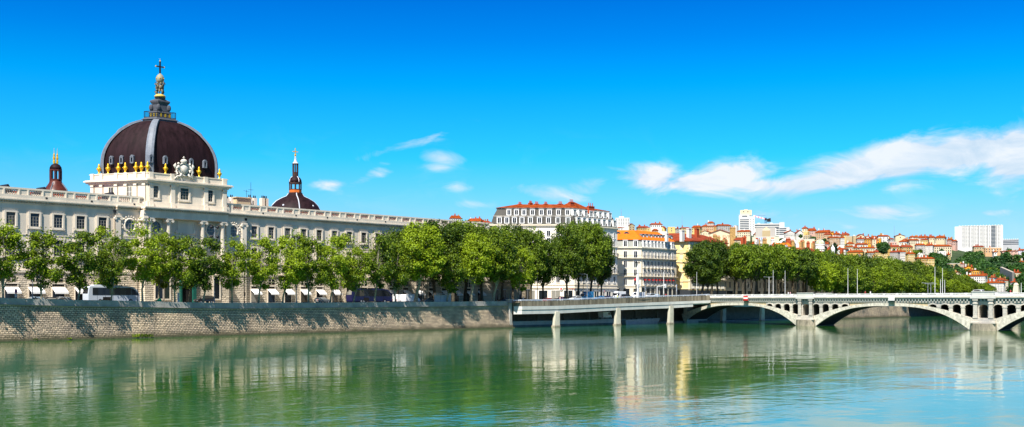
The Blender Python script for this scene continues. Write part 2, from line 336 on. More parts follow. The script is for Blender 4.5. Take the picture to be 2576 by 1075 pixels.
# ---------------------------------------------------------------- land
ASPH = mat('asphalt', (.06,.06,.062), .9, .25, .5); PAVE = mat('pavement', (.33,.31,.28), .9, .2, .6); GRND = mat('hill_ground', (.035,.06,.02), .95, .5, .05)
GZ = 7.3
X0v = pX(1292, 0)      # where the viaduct starts
X1v = 112.0; X2v = 192.0
g = MB()
g.add([(-900,1.6,GZ),(X0v,1.6,GZ),(X0v,14,GZ),(X1v,14,GZ),(X1v,1.6,GZ),(3500,1.6,GZ),(3500,4000,GZ),(-900,4000,GZ)], [(0,1,2,7),(2,3,6,7),(3,4,5,6)])
g.build('ground', PAVE)['kind'] = 'structure'
MB().add([(-900,6.5,GZ+.006),(X0v-2,6.5,GZ+.006),(X0v-2,19,GZ+.006),(-900,19,GZ+.006)], [(0,1,2,3)]).build('road', ASPH)['kind'] = 'structure'
# line markings
lm = MB()
for i in range(60): lm.box(-300+i*5, -298+i*5, 12.9, 13.1, GZ+.007, GZ+.012)
lm.build('road_marking', WHITE)['kind'] = 'structure'
MB().box(-900, X0v-2, 6.1, 6.5, GZ-.02, GZ+.13).build('kerb', CONC)['kind'] = 'structure'
MB().box(-900, X0v-2, 19, 19.4, GZ-.02, GZ+.13).build('kerb', CONC)['kind'] = 'structure'
# road ramp climbing to the bridge
g = MB(); g.add([(X0v-2,-2,GZ+.01),(X0v-2,22,GZ+.01),(30,22,7.7),(30,-2,7.7),(100,22,9.0),(100,-5,9.0),(150,22,9.05),(150,-5,9.05)], [(0,3,2,1),(3,5,4,2),(5,7,6,4)])
g.build('ramp_road', ASPH)['kind'] = 'structure'
# quay wall (battered face) with parapet
pts = [(-260,8.6),(pX(0,1),8.55),(pX(187,1),8.12),(pX(300,1),7.98),(pX(468,1),7.60),(pX(600,1),7.42),(pX(888,1),7.52),(pX(1059,1),7.62),(X0v,7.80)]
def quay(name, label, pts, cuts, rough=None):
    q = thing(name, label, 'quay wall', (pts[0][0], 0, 0))
    a = MB()
    for (xa, za), (xb, zb) in zip(pts, pts[1:]):
        a.hexa([(xa,0,-1),(xb,0,-1),(xb,3,-1),(xa,3,-1)], [(xa,1.15,za-1.5),(xb,1.15,zb-1.5),(xb,3,zb-1.5),(xa,3,za-1.5)])
    a.build('wall_face', QUAYST, q)
    c = MB(); s = MB()
    for (xa, za), (xb, zb) in zip(pts, pts[1:]):
        n = max(1, round((xb-xa)/6))
        for i in range(n):
            x0 = xa+(xb-xa)*i/n; x1 = xa+(xb-xa)*(i+1)/n-.03; z0 = za+(zb-za)*i/n; z1 = za+(zb-za)*(i+1)/n
            c.hexa([(x0,.86,z0-1.3),(x1,.86,z1-1.3),(x1,1.5,z1-1.3),(x0,1.5,z0-1.3)], [(x0,.86,z0-.02),(x1,.86,z1-.02),(x1,1.5,z1-.02),(x0,1.5,z0-.02)])
        s.hexa([(xa,1.0,za-1.5),(xb,1.0,zb-1.5),(xb,1.6,zb-1.5),(xa,1.6,za-1.5)], [(xa,.62,za-1.3),(xb,.62,zb-1.3),(xb,1.6,zb-1.3),(xa,1.6,za-1.3)])
    c.build('parapet', PARAP, q, bevel=.03); s.build('string_course', PARAP, q)
    f = MB(); f.box(pts[0][0], pts[-1][0], -.55, 0.02, -1, .28); f.build('footing', mat('algae_stone', (.10,.095,.05), .9, .4, 1.5, bump=.4), q)
    return q
quay('quay_wall', 'long battered stone quay wall of pale rubble below the street trees', pts, [])
quay('quay_wall', 'distant streaked stone quay wall seen under the middle arch of the bridge', [(X2v,8.2),(240,8.0),(285,8.0)], [])
# vertical pier at the wall's end
quay('quay_wall', 'farthest stone quay wall beyond the arches, only glimpsed through the right openings', [(425,8.0),(900,8.0)], [])
# ---------------------------------------------------------------- window prototypes (origin bottom centre, facing -y)
WM = {}
def window_meshes(w, h, style):
    key = (round(w, 2), round(h, 2), style)
    if key in WM: return WM[key]
    f = MB(); p = MB(); s = MB(); hw = w/2
    if style == 'stone':
        e = .42
        f.box(-hw-e, -hw, -.30, .02, -.25, h+.35); f.box(hw, hw+e, -.30, .02, -.25, h+.35)
        f.box(-hw, hw, -.30, .02, h, h+.35); f.box(-hw, hw, -.34, .02, -.32, 0); f.box(-hw-e-.1, hw+e+.1, -.42, .02, -.52, -.32)
        f.box(-hw-e-.14, -hw-e, -.2, .02, .2, h+.1); f.box(hw+e, hw+e+.14, -.2, .02, .2, h+.1)
        fm = STONE; cols, rows, bar, sm = 3, 4, .05, STONE_D
    elif style == 'white':
        e = .13
        f.box(-hw-e, -hw, -.16, .02, 0, h+.12); f.box(hw, hw+e, -.16, .02, 0, h+.12); f.box(-hw, hw, -.16, .02, h, h+.12); f.box(-hw-e-.05, hw+e+.05, -.22, .02, -.14, 0)
        fm = WHITE; cols, rows, bar, sm = 2, 1, .08, WHITE
    elif style == 'dormer':
        e = .3
        fm = WHITE; cols, rows, bar, sm = 2, 1, .09, WHITE
        f.box(-hw-e, -hw, -.12, 1.6, -.2, h+.25); f.box(hw, hw+e, -.12, 1.6, -.2, h+.25); f.box(-hw, hw, -.12, 1.6, h, h+.25); f.box(-hw, hw, -.12, 1.6, -.2, 0)
        f.box(-hw-e-.1, hw+e+.1, -.25, 1.6, h+.25, h+.38)
    elif style == 'recess':
        e = .1; fm = CREAM_R; cols, rows, bar, sm = 2, 2, .08, WHITE
        f.box(-hw-e, -hw, -.06, .02, 0, h+.1); f.box(hw, hw+e, -.06, .02, 0, h+.1); f.box(-hw, hw, -.06, .02, h, h+.1); f.box(-hw-.15, hw+.15, -.15, .02, -.12, 0)
    y0 = -.04
    p.box(-hw, hw, y0, .03, 0, h)
    for i in range(1, cols): s.box(-hw+w*i/cols-bar/2, -hw+w*i/cols+bar/2, y0-.05, y0, .02, h if style != 'stone' else h*.76)
    for j in range(1, rows): s.box(-hw, hw, y0-.055, y0, h*j/rows*(.99)-bar/2, h*j/rows*.99+bar/2)
    if style == 'stone': s.box(-hw, -hw+.08, y0-.05, y0, 0, h*.76); s.box(hw-.08, hw, y0-.05, y0, 0, h*.76)
    r = (f.mesh('window', fm), p.mesh('pane', GLASS), s.mesh('sash', sm))
    WM[key] = r; return r
def place_window(root, P, ang, w, h, style, label=None):
    f, p, s = window_meshes(w, h, style)
    Mx = Matrix.Translation(P) @ Matrix.Rotation(ang, 4, 'Z')
    o = inst('window', f, root, Mx); 
    if label: o['label'] = label
    inst('pane', p, o, Mx); inst('sash', s, o, Mx)
    return o
def lerp(a, b, t): return tuple(x+(y-x)*t for x, y in zip(a, b))
# ---------------------------------------------------------------- riverside hospital with the great dome
FY = 24.0
HB = thing('hospital', 'long pale stone classical hospital with balustraded roof and great purple dome', 'hospital', (-100, FY, GZ))
XL, XR = pX(-90, FY), pX(1237, FY)
PL, PR = pX(288, FY), pX(615, FY)       # pavilion base
CLX, CRX = pX(362, FY-2), pX(566, FY-2)      # projecting centre with columns
w = MB(); w.box(XL, PL, FY, FY+16, 14.3, 29.1); w.box(PR, XR, FY, FY+16, 14.3, 29.1); w.box(PL, PR, FY-.6, FY+16, 14.3, 29.1)
w.build('wall', STONE, HB)
w = MB(); w.box(XL, PL, FY-.25, FY+16, GZ-.3, 14.3); w.box(PR, XR, FY-.25, FY+16, GZ-.3, 14.3); w.box(PL, PR, FY-.95, FY+16, GZ-.3, 14.3); w.box(CLX-.4, CRX+.4, FY-3.2, FY-.95, GZ-.3, 14.3)
w.build('ground_storey', RUST_ST, HB)
bays_l = [pX(u, FY) for u in (26.2, 86.8, 145.4, 202.7, 257.2)]; dl = (bays_l[-1]-bays_l[0])/4
bays_l = [bays_l[0]+dl*i for i in range(-1, 5)]
b0 = [pX(u, FY) for u in (638.4, 681, 722.4, 762.4, 802.4, 840.3, 877.8, 914.2)]; dr = (b0[-1]-b0[0])/7
bays_r = [b0[0]+dr*i for i in range(40) if b0[0]+dr*i < XR-2]
# string course, pilaster strips
sc_ = MB()
for a, b_, y in ((XL, PL, FY), (PR, XR, FY), (PL, PR, FY-.6)):
    sc_.box(a, b_, y-.45, y, 14.1, 14.6); sc_.box(a, b_, y-.22, y, 17.2, 17.5); sc_.box(a, b_, y-.12, y, 22.3, 22.5); sc_.box(a, b_, y-.10, y, 28.0, 28.25)
for x in bays_l:
    sc_.box(x-1.75, x-1.55, FY-.1, FY, 14.6, 28); sc_.box(x+1.55, x+1.75, FY-.1, FY, 14.6, 28)
for x in bays_r:
    sc_.box(x-1.75, x-1.6, FY-.1, FY, 14.6, 28); sc_.box(x+1.6, x+1.75, FY-.1, FY, 14.6, 28)
sc_.build('string_course', STONE, HB)
# cornice with dentils
co = MB(); de = MB()
for a, b_, y in ((XL, PL, FY), (PR, XR, FY), (PL, CLX-.4, FY-.6), (CRX+.4, PR, FY-.6), (CLX-.4, CRX+.4, FY-2.6)):
    co.box(a, b_, y-.35, FY+15.9, 29.1, 29.25); co.box(a, b_, y-.65, FY+15.9, 29.62, 29.85); co.box(a, b_, y-.85, FY+15.9, 29.85, 30.12)
    n = int((b_-a)/.62)
    for i in range(n): de.box(a+.62*i+.1, a+.62*i+.45, y-.55, y-.3, 29.25, 29.62)
    de.box(a, b_, y-.34, y+.4, 29.25, 29.62)
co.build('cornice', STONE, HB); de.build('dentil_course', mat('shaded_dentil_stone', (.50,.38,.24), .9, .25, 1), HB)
# entablature of the projecting centre
en = MB(); en.box(CLX-.4, CRX+.4, FY-2.6, FY+2, 27.55, 29.1); en.box(CLX-.4, CRX+.4, FY-2.72, FY-2.6, 28.3, 29.1)
en.build('entablature', STONE, HB)
# columns with capitals
def column(x, y, z0=14.6, z1=27.5, r=.62):
    c = MB(); c.sm = True; c.lathe(x, y, [(r*1.25, z0), (r*1.25, z0+.3), (r*1.02, z0+.5), (r, z0+4), (r*.86, z1-1.0), (r*.9, z1-.95)], 14)
    o = c.build('column', STONE, HB)
    k = MB(); k.box(x-r*1.25, x+r*1.25, y-r*1.2, y+r*1.2, z1-.22, z1+.04)
    for s in (-1, 1):
        k.tube([(x+s*r*1.15, y-r*1.15, z1-.55), (x+s*r*1.15, y+r*1.1, z1-.55)], .36, 10)
    k.cyl(x, y, z1-.95, z1-.2, r*.9, r*1.1, 12)
    k.build('capital', STONE, o)
for u in (365.5, 377, 424.5, 510.5, 560.5): column(pX(u, FY-2), FY-2)
for u in (296, 357, 573, 613):          # flat pilasters
    x = pX(u, FY-.6); c = MB(); c.box(x-.65, x+.65, FY-.95, FY-.6, 14.6, 27.3); o = c.build('pilaster', STONE, HB)
    k = MB(); k.box(x-.8, x+.8, FY-1.15, FY-.6, 27.3, 27.7)
    for s in (-1, 1): k.tube([(x+s*.75, FY-1.15, 27.0), (x+s*.75, FY-.6, 27.0)], .32, 8)
    k.build('capital', STONE, o)
# oculi
def oculus(x, y, z, r=1.2):
    f = MB(); n = 20; prof = [(r, -.02), (r, .32), (r+.22, .38), (r+.42, .25), (r+.46, 0)]
    vs = []; fs = []
    for a in range(n):
        t = 2*PI*a/n
        for rr, d in prof: vs.append((x+rr*math.cos(t), y-d, z+rr*1.12*math.sin(t)))
    m_ = len(prof)
    for a in range(n):
        for j in range(m_-1): fs.append((a*m_+j, ((a+1) % n)*m_+j, ((a+1) % n)*m_+j+1, a*m_+j+1))
    f.add(vs, fs)
    for a in range(12):          # garland round the upper half
        t = PI*(-.08+1.16*a/11); f.ball((x+(r+.75)*math.cos(t), y-.1, z+(r+.75)*1.12*math.sin(t)), .24, 6, 4)
    f.box(x-1.7, x+1.7, y-.16, y, z-2.6, z-2.35); f.box(x-1.7, x+1.7, y-.16, y, z-3.1, z-2.9)
    o = f.build('oculus', STONE, HB)
    g = MB(); g.add([(x+r*math.cos(2*PI*a/n), y-.05, z+r*1.12*math.sin(2*PI*a/n)) for a in range(n)], [tuple(range(n))[::-1]]); g.build('pane', GLASS_B, o)
    s = MB()
    for d in (-.4, .4): s.box(x+d-.035, x+d+.035, y-.12, y-.05, z-r, z+r); s.box(x-r, x+r, y-.121, y-.05, z+d-.035, z+d+.035)
    s.build('sash', STONE_D, o)
for u, y in ((326, FY-.6), (391.6, FY-.6), (529, FY-.6), (586, FY-.6)): oculus(pX(u, y), y, 25.5)
# blank tablet and door head in the middle bay
x = pX(467, FY-.6); k = MB(); y = FY-.6
k.box(x-2.3, x+2.3, y-.25, y, 27.0, 27.3); k.box(x-2.3, x+2.3, y-.3, y, 24.2, 24.5); k.box(x-2.3, x-2.05, y-.25, y, 24.5, 27); k.box(x+2.05, x+2.3, y-.25, y, 24.5, 27)
for s in (-1, 1): k.ball((x+s*2.5, y-.1, 24.7), (.35,.25,.6), 6, 5)
k.box(x-4, x+4, y-.2, y, 22.9, 23.2)
k.hexa([(x-2.6,y-.45,21.3),(x+2.6,y-.45,21.3),(x+2.6,y,21.3),(x-2.6,y,21.3)], [(x-.4,y-.45,22.5),(x+.4,y-.45,22.5),(x+.4,y,22.5),(x-.4,y,22.5)])
k.ball((x, y-.3, 22.5), (.5,.3,.6), 8, 6)
k.build('stone_tablet', STONE, HB)
# windows
for i, x in enumerate(bays_l):
    place_window(HB, (x, FY, 24.2), 0, 2.0, 2.9, 'stone'); place_window(HB, (x, FY, 17.9), 0, 2.0, 3.5, 'stone')
for x in bays_r[:-3]:
    place_window(HB, (x, FY, 24.2), 0, 1.75, 2.9, 'stone'); place_window(HB, (x, FY, 17.9), 0, 1.75, 3.5, 'stone')
# ground openings: shop front, mezzanine window, awning
def shopfront(x, y, wd=2.9, awn=True):
    s = MB(); s.box(x-wd/2, x+wd/2, y-.06, y+.1, GZ-.2, 11.6); o = s.build('shopfront', DARK, HB)
    p = MB(); p.box(x-wd/2+.15, x+wd/2-.15, y-.12, y-.06, GZ+.3, 9.9); p.build('pane', GLASS, o)
    j = MB()
    for sx in (-1, 1): j.hexa([(x+sx*wd/2-.12, y-.14, GZ-.2), (x+sx*wd/2+.12, y-.14, GZ-.2), (x+sx*wd/2+.12, y, GZ-.2), (x+sx*wd/2-.12, y, GZ-.2)], [(x+sx*wd/2-.12, y-.14, 11.6), (x+sx*wd/2+.12, y-.14, 11.6), (x+sx*wd/2+.12, y, 11.6), (x+sx*wd/2-.12, y, 11.6)])
    j.box(x-wd/2-.2, x+wd/2+.2, y-.2, y, 11.6, 11.95); j.box(x-wd/2+.12, x+wd/2-.12, y-.16, y, 10.95, 11.1)
    j.build('stone_surround', STONE, o)
    m_ = MB(); m_.box(x-.9, x+.9, y-.1, y+.1, 12.15, 13.4); wv = m_.build('window', GLASS, HB)
    j = MB(); j.box(x-.05, x+.05, y-.16, y-.1, 12.15, 13.4); j.box(x-.9, x+.9, y-.165, y-.1, 12.75, 12.83); j.build('sash', STONE, wv)
    if awn:
        a = MB(); a.hexa([(x-wd/2-.1,y-1.75,9.75),(x+wd/2+.1,y-1.75,9.75),(x+wd/2+.1,y-.2,10.75),(x-wd/2-.1,y-.2,10.75)], [(x-wd/2-.1,y-1.75,9.83),(x+wd/2+.1,y-1.75,9.83),(x+wd/2+.1,y-.2,10.86),(x-wd/2-.1,y-.2,10.86)])
        a.box(x-wd/2-.1, x+wd/2+.1, y-1.80, y-1.75, 9.45, 9.86)
        a.build('awning', AWN, HB)
for x in bays_l: shopfront(x, FY-.25)
for x in bays_r: shopfront(x, FY-.25, 2.3)
# tall ground openings and carriage door of the pavilion
for u, wd, ht in ((400, 2.0, 6.2), (420, 1.4, 5), (545, 1.6, 5.5)):
    y = FY-3.2; x = pX(u, y); s = MB(); s.box(x-wd/2, x+wd/2, y-.05, y+.1, 8.4, 8.4+ht); o = s.build('window', GLASS, HB)
    j = MB(); j.box(x-wd/2-.3, x-wd/2, y-.2, y, 8.1, 8.6+ht); j.box(x+wd/2, x+wd/2+.3, y-.2, y, 8.1, 8.6+ht); j.box(x-wd/2, x+wd/2, y-.2, y, 8.4+ht, 8.6+ht); j.box(x-wd/2, x+wd/2, y-.2, y, 8.1, 8.4); j.build('frame', STONE, o)
y = FY-3.2; x = pX(471, y); s = MB(); s.box(x-2.2, x+2.2, y-.05, y+.1, GZ, 13.0); o = s.build('doorway', DARK, HB)
GREEN = mat('dark_green_paint', (.012,.10,.075), .5, .2, 1)
j = MB(); j.box(x+1.3, x+2.2, y-.6, y-.06, GZ, 12.4); j.box(x-2.2, x-1.7, y-.6, y-.06, GZ, 12.4); j.box(x-2.2, x+2.2, y-.65, y-.06, 12.4, 13); j.build('green_door', GREEN, o)
x = pX(395, FY-5); 
# drain pipes
for u in (287, 616):
    x = pX(u, FY-.3); d = MB(); d.tube([(x, FY-.75 if u < 300 else FY-.45, 14.8), (x, FY-.75 if u < 300 else FY-.45, 29.0)], .11, 6); d.box(x-.25, x+.25, FY-.95, FY-.4, 28.4, 29.0); d.build('drain_pipe', BLACK, HB)
# balustrade of the wings: pedestals, rail, ring-pattern panels
def balustrade(bays, x0, x1, y=FY-.55):
    b = MB(); b.box(x0, x1, y-.15, y+.75, 30.12, 30.95); b.box(x0, x1, y-.1, y+.55, 32.1, 32.5)
    r = MB(); xs = sorted(bays); hw = (xs[1]-xs[0])/2
    for c in xs:
        p0, p1 = c-hw+1.35, c+hw-1.35
        p0 = max(p0, x0); p1 = min(p1, x1)
        if p1 <= p0: continue
        for e0, e1 in ((c-hw, p0), (p1, c+hw)):
            e0 = max(e0, x0); e1 = min(e1, x1)
            if e1 > e0: b.box(e0, e1, y, y+.5, 30.95, 32.1)
        for e in (p0-.55, p1+.2): b.box(e, e+.35, y-.14, y, 30.95, 32.1)
        n = 5; s = (p1-p0)/n
        for i in range(n):
            cx = p0+s*(i+.5); k = 12; vs = []; fs = []
            for a in range(k):
                t_ = 2*PI*a/k
                for rr, dd in ((.36, 0), (.36, .3), (.5, .3), (.5, 0)):
                    vs.append((cx+rr*s*math.cos(t_), y+.1+dd, 31.52+rr*1.16*math.sin(t_)))
            for a in range(k):
                for j in range(4): fs.append((a*4+j, a*4+(j+1) % 4, ((a+1) % k)*4+(j+1) % 4, ((a+1) % k)*4+j))
            r.add(vs, fs)
            r.box(cx+s/2-.07, cx+s/2+.07, y+.1, y+.4, 31.35, 31.7)
        r.box(p0, p1, y+.2, y+.3, 30.96, 31.02); r.box(p0, p1, y+.2, y+.3, 32.03, 32.09)
    o = b.build('balustrade', STONE, HB); r.build('baluster_rings', STONE, o)
    d = MB()
    for c in xs[::2]: d.box(c+hw*.9-.22, c+hw*.9+.22, y-.2, y-.14, 30.4, 30.75)
    d.build('rain_spout', BLACK, o)
balustrade(bays_l+[bays_l[-1]+dl, bays_l[-1]+dl*2], XL, pX(360, FY-.55))
balustrade([bays_r[0]-dr, bays_r[0]-2*dr]+bays_r, pX(569, FY-.55), XR)
# low roofs behind the balustrade
r = MB()
for a, b_ in ((XL, CLX), (CRX, XR)): r.hexa([(a,FY+2.2,30.1),(b_,FY+2.2,30.1),(b_,FY+15.8,30.1),(a,FY+15.8,30.1)], [(a,FY+8.5,32.6),(b_,FY+8.5,32.6),(b_,FY+9.5,32.6),(a,FY+9.5,32.6)])
r.build('roof', TILE_B, HB)
for u in (18, 110, 282, 365):      # tiny dark gables peeping over the balustrade
    x = pX(u, FY+2.5); d = MB(); d.hexa([(x-1.3,FY+2,31.5),(x+1.3,FY+2,31.5),(x+1.3,FY+6,31.5),(x-1.3,FY+6,31.5)], [(x-.05,FY+2,33.35),(x+.05,FY+2,33.35),(x+.05,FY+6,33.35),(x-.05,FY+6,33.35)]); d.build('roof_gable', BLACK, HB)
# ---- drum box under the dome: skewed plan
A_ = Vector((21.7, 0)); B_ = Vector((-6.4, 15.1)); C0 = Vector((-103.1, 23.0))+A_/2+B_/2
def para(s=1.0, da=0.0):
    fa = s+da*2/21.7; fb = s+da*2/16.4
    return [tuple(C0+A_*(i*fa/2)+B_*(j*fb/2)) for i, j in ((-1,-1),(1,-1),(1,1),(-1,1))]
k = MB(); k.prism(para(), 29.2, 36.1); k.build('pavilion_wall', STONE, HB)
k = MB(); k.prism(para(1, .45), 29.9, 31.35); k.prism(para(1, .3), 31.35, 31.5); k.build('pavilion_plinth', STONE, HB)
k = MB(); k.prism(para(1, .35), 35.75, 36.1); k.prism(para(1, .75), 36.1, 36.45); k.prism(para(1, 1.05), 36.45, 36.75); k.prism(para(1, .85), 36.75, 36.9); k.build('pavilion_cornice', STONE, HB)
k = MB(); k.prism(para(1, .1), 36.9, 38.35); k.prism(para(1, .22), 38.2, 38.42); k.build('pavilion_parapet', STONE, HB)
P4 = para()
def pil(edge, t_, wd=1.1, z0=31.3, z1=35.8, out=.42):
    a, b_ = P4[edge], P4[(edge+1) % 4]; L_ = math.dist(a, b_)
    p = lerp(a, b_, max(0, t_-wd/2/L_)); q = lerp(a, b_, min(1, t_+wd/2/L_))
    m_ = MB(); m_.obox(p, q, -out, 0, z0, z1); m_.obox(p, q, -out-.22, 0, 29.95, z0); m_.obox(p, q, -out-.14, 0, z1-.5, z1-.1); m_.obox(p, q, -out-.02, 0, 36.95, 38.5); m_.build('pilaster', STONE, HB)
for t_ in (.035, .30, .72, .965): pil(0, t_)
for t_ in (.04, .2, .46, .63, .8, .95): pil(3, t_, .9)
for t_ in (.04, .5, .96): pil(1, t_)
def face_pt(edge, t_, z, out=0.0):
    a, b_ = P4[edge], P4[(edge+1) % 4]; dx, dy = b_[0]-a[0], b_[1]-a[1]; l = math.hypot(dx, dy)
    return (a[0]+dx*t_+dy/l*out, a[1]+dy*t_-dx/l*out, z), math.atan2(dy, dx)
def tfront(u):     # parameter along the front from the picture column
    return (pX(u, 23)-P4[0][0])/21.7
for u, wd in ((389.2, 1.65), (463.3, 2.3), (527, 1.65)):
    p, a = face_pt(0, tfront(u), 32.5); place_window(HB, p, a, wd, 2.75, 'stone')
for u in (280.4, 326.8):       # left flank; edge 3 runs from the rear-left corner to the front-left one
    p, a = face_pt(3, 1-(371.6-u)/142.6, 32.6); place_window(HB, p, a, 1.25, 2.5, 'recess')
# ---- dome
prof = [(.835,38.2),(.838,39.6),(.84,41.4),(.825,43.3),(.785,45.1),(.72,46.9),(.615,48.8),(.53,49.9),(.42,51.0),(.33,51.6),(.27,51.9)]
def dense(pr, n=4):
    out = []
    for i in range(len(pr)-1):
        p0, p1, p2, p3 = pr[max(i-1, 0)], pr[i], pr[i+1], pr[min(i+2, len(pr)-1)]
        for j in range(n):
            t_ = j/n; out.append(tuple(.5*((2*p1[c])+(p2[c]-p0[c])*t_+(2*p0[c]-5*p1[c]+4*p2[c]-p3[c])*t_*t_+(3*p1[c]-p0[c]-3*p2[c]+p3[c])*t_**3) for c in (0, 1)))
    return out+[pr[-1]]
pr = dense(prof)
CR4 = [A_*i/2+B_*j/2 for i, j in ((-1,-1),(1,-1),(1,1),(-1,1))]
d = MB(); d.sm = True
for e in range(4):
    c0, c1 = CR4[e], CR4[(e+1) % 4]; n = 8; vs = []; fs = []
    nrm = Vector(((c1-c0).y, -(c1-c0).x)).normalized()
    for s, z in pr:
        for i in range(n+1):
            t_ = i/n; p = C0+(c0+(c1-c0)*t_)*s+nrm*(.55*4*t_*(1-t_)*min(1, s*1.3)); vs.append((p.x, p.y, z))
    for j in range(len(pr)-1):
        for i in range(n): fs.append((j*(n+1)+i, j*(n+1)+i+1, (j+1)*(n+1)+i+1, (j+1)*(n+1)+i))
    d.add(vs, fs)
DO = d.build('dome', DOME_M, HB)
for e in range(4):
    c = CR4[e]; rd = c.normalized(); tn = Vector((-rd.y, rd.x)); vs = []; fs = []
    for s, z in pr:
        w2 = .95*min(1, .55+s*.6); o = C0+c*s
        for dt, dr_ in ((-w2, -.35), (-w2, .22), (-w2*.45, .42), (w2*.45, .42), (w2, .22), (w2, -.35)):
            p = o+tn*dt+rd*dr_; vs.append((p.x, p.y, z+(.3 if s < .6 and dr_ > 0 else 0)))
    for j in range(len(pr)-1):
        for i in range(5): fs.append((j*6+i, j*6+i+1, (j+1)*6+i+1, (j+1)*6+i))
    r = MB(); r.add(vs, fs); r.build('rib', LEAD, DO)
k = MB(); k.prism(para(.40), 51.0, 51.35, para(.33)); k.prism(para(.335), 51.35, 51.75, para(.29)); k.build('lead_collar', LEAD, DO)
def lucarne(p, a):
    m_ = MB(); m_.box(-.48, -.26, -.5, .5, -.9, .55); m_.box(.26, .48, -.5, .5, -.9, .55); m_.box(-.48, .48, -.5, .5, .45, .8); m_.box(-.26, .26, -.4, .5, -.95, -.62); m_.tube([(0,-.5,.8),(0,.5,.8)], .33, 8)
    Mx = Matrix.Translation(p) @ Matrix.Rotation(a, 4, 'Z'); o = inst('lucarne', LUC[0], DO, Mx) if LUC else None
    if o is None:
        LUC.append(m_.mesh('lucarne', LEAD)); g = MB(); g.box(-.26, .26, -.3, .4, -.62, .45); LUC.append(g.mesh('opening', DARK)); o = inst('lucarne', LUC[0], DO, Mx)
    return o
LUC = []
SD = .838
for u in (385.2, 422.4, 488.5, 523.5):
    t_ = tfront(u); t_ = .5+(t_-.5)/SD*.98; p = C0+(CR4[0]+(CR4[1]-CR4[0])*t_)*SD; lucarne((p.x, p.y-.55, 41.7), 0)
a3 = math.atan2(-15.1, 6.4)
for u in (288, 311, 334.5):
    t_ = 1-(368-u)/106.; p = C0+(CR4[3]+(CR4[0]-CR4[3])*t_)*SD; lucarne((p.x+math.sin(a3)*.6, p.y-math.cos(a3)*.6, 41.7), a3)
# ---- crowning pedestal, railing, figures, orb, cross
k = MB(); k.prism(para(.262), 51.7, 52.0); k.prism(para(.262), 52.0, 52.9, para(.235)); k.prism(para(.285), 52.35, 52.6, para(.262)); CP = k.build('crown_pedestal', mat('dark_lead', (.07,.075,.09), .5, .3, 1), HB)
k = MB(); k.prism(para(.16), 52.9, 54.1); k.prism(para(.175), 54.1, 54.5, para(.15)); k.prism(para(.115), 54.5, 57.0); k.prism(para(.125), 56.3, 56.8, para(.15)); k.prism(para(.15), 56.8, 57.1); k.prism(para(.15), 57.1, 57.5, para(.09)); k.prism(para(.08), 57.5, 58.2)
q4 = para(.13)
for c in q4: k.ball((c[0], c[1], 55.4), (.55,.55,.85), 8, 6)
k.build('upper_block', MATS['dark_lead'], CP)
k = MB(); q4 = para(.232)
for i in range(4):
    a, b_ = q4[i], q4[(i+1) % 4]
    k.tube([(a[0],a[1],54.4),(b_[0],b_[1],54.4)], .06, 5); k.tube([(a[0],a[1],53.0),(b_[0],b_[1],53.0)], .05, 5)
    for j in range(12):
        p = lerp(a, b_, j/12); k.tube([(p[0],p[1],52.9),(p[0],p[1],54.4)], .1 if j == 0 else .03, 4)
k.build('railing', BLACK, CP)
k = MB()
for i in range(4):
    a, b_ = para(.163)[i], para(.163)[(i+1) % 4]
    for j in (1, 3, 5): p = lerp(a, b_, j/6); q = lerp(a, b_, (j+.7)/6); k.obox(p, q, -.06, .05, 53.1, 53.9)
k.build('gilded_panel', GOLD, CP)
STAT = mat('statue_stone', (.17,.15,.10), .8, .3, 2)
def cherub(mb, x, y, z, h, ang):
    c, s = math.cos(ang), math.sin(ang)
    def P(a, b_, d_): return (x+(a*c-b_*s)*h, y+(a*s+b_*c)*h, z+d_*h)
    mb.tube([P(0,0,.45), P(.03,0,.6), P(.02,0,.75)], [.13*h,.15*h,.11*h], 7); mb.ball(P(.05,0,.88), .1*h, 8, 6)
    mb.tube([P(0,.07,.45), P(.16,.09,.28), P(.05,.1,.02)], [.085*h,.07*h,.045*h], 6); mb.tube([P(0,-.07,.45), P(.08,-.1,.22), P(-.06,-.1,.02)], [.085*h,.07*h,.045*h], 6)
    mb.tube([P(.02,.12,.74), P(.15,.22,.85), P(.02,.2,1.05)], [.055*h,.045*h,.035*h], 5); mb.tube([P(.02,-.12,.74), P(.1,-.25,.9), P(0,-.18,1.08)], [.055*h,.045*h,.035*h], 5)
    for q in (-1, 1): mb.hexa([P(-.08,q*.05,.62),P(-.1,q*.05,.62),P(-.1,q*.08,.82),P(-.08,q*.08,.82)], [P(-.2,q*.28,.55),P(-.24,q*.28,.55),P(-.24,q*.34,.85),P(-.2,q*.34,.85)])
cx, cy = C0.x, C0.y
k = MB(); k.sm = True
for i in range(3): a = -1.9+i*2.1; cherub(k, cx+.62*math.cos(a), cy+.62*math.sin(a), 58.6, 3.1, a)
fg = k.build('cherub_group', STAT, HB)
k = MB(); k.sm = True; k.lathe(cx, cy, [(1.35,58.1),(1.3,58.4),(.9,58.75),(.3,58.9)], 14); k.build('gilded_mound', mat('worn_gilding', (.62,.42,.10), .5, .3, 3), fg)
k = MB(); k.sm = True; k.lathe(cx, cy, [(.45,61.5),(.75,61.75),(.98,62.3),(.96,62.9),(.7,63.45),(.35,63.75),(.12,64.0)], 16); orb = k.build('orb', mat('pale_orb', (.26,.25,.18), .6, .15, 2), HB)
k = MB(); 
for i in range(6): a = i*PI/3; k.ball((cx+.93*math.cos(a), cy+.93*math.sin(a), 62.6), .2, 6, 5)
k.build('gilded_stud', GOLD, orb)
k = MB(); k.box(cx-.17, cx+.17, cy-.14, cy+.14, 63.9, 66.9); k.box(cx-1.0, cx+1.0, cy-.13, cy+.13, 65.45, 65.75); CRO = k.build('cross', BLACK, HB)
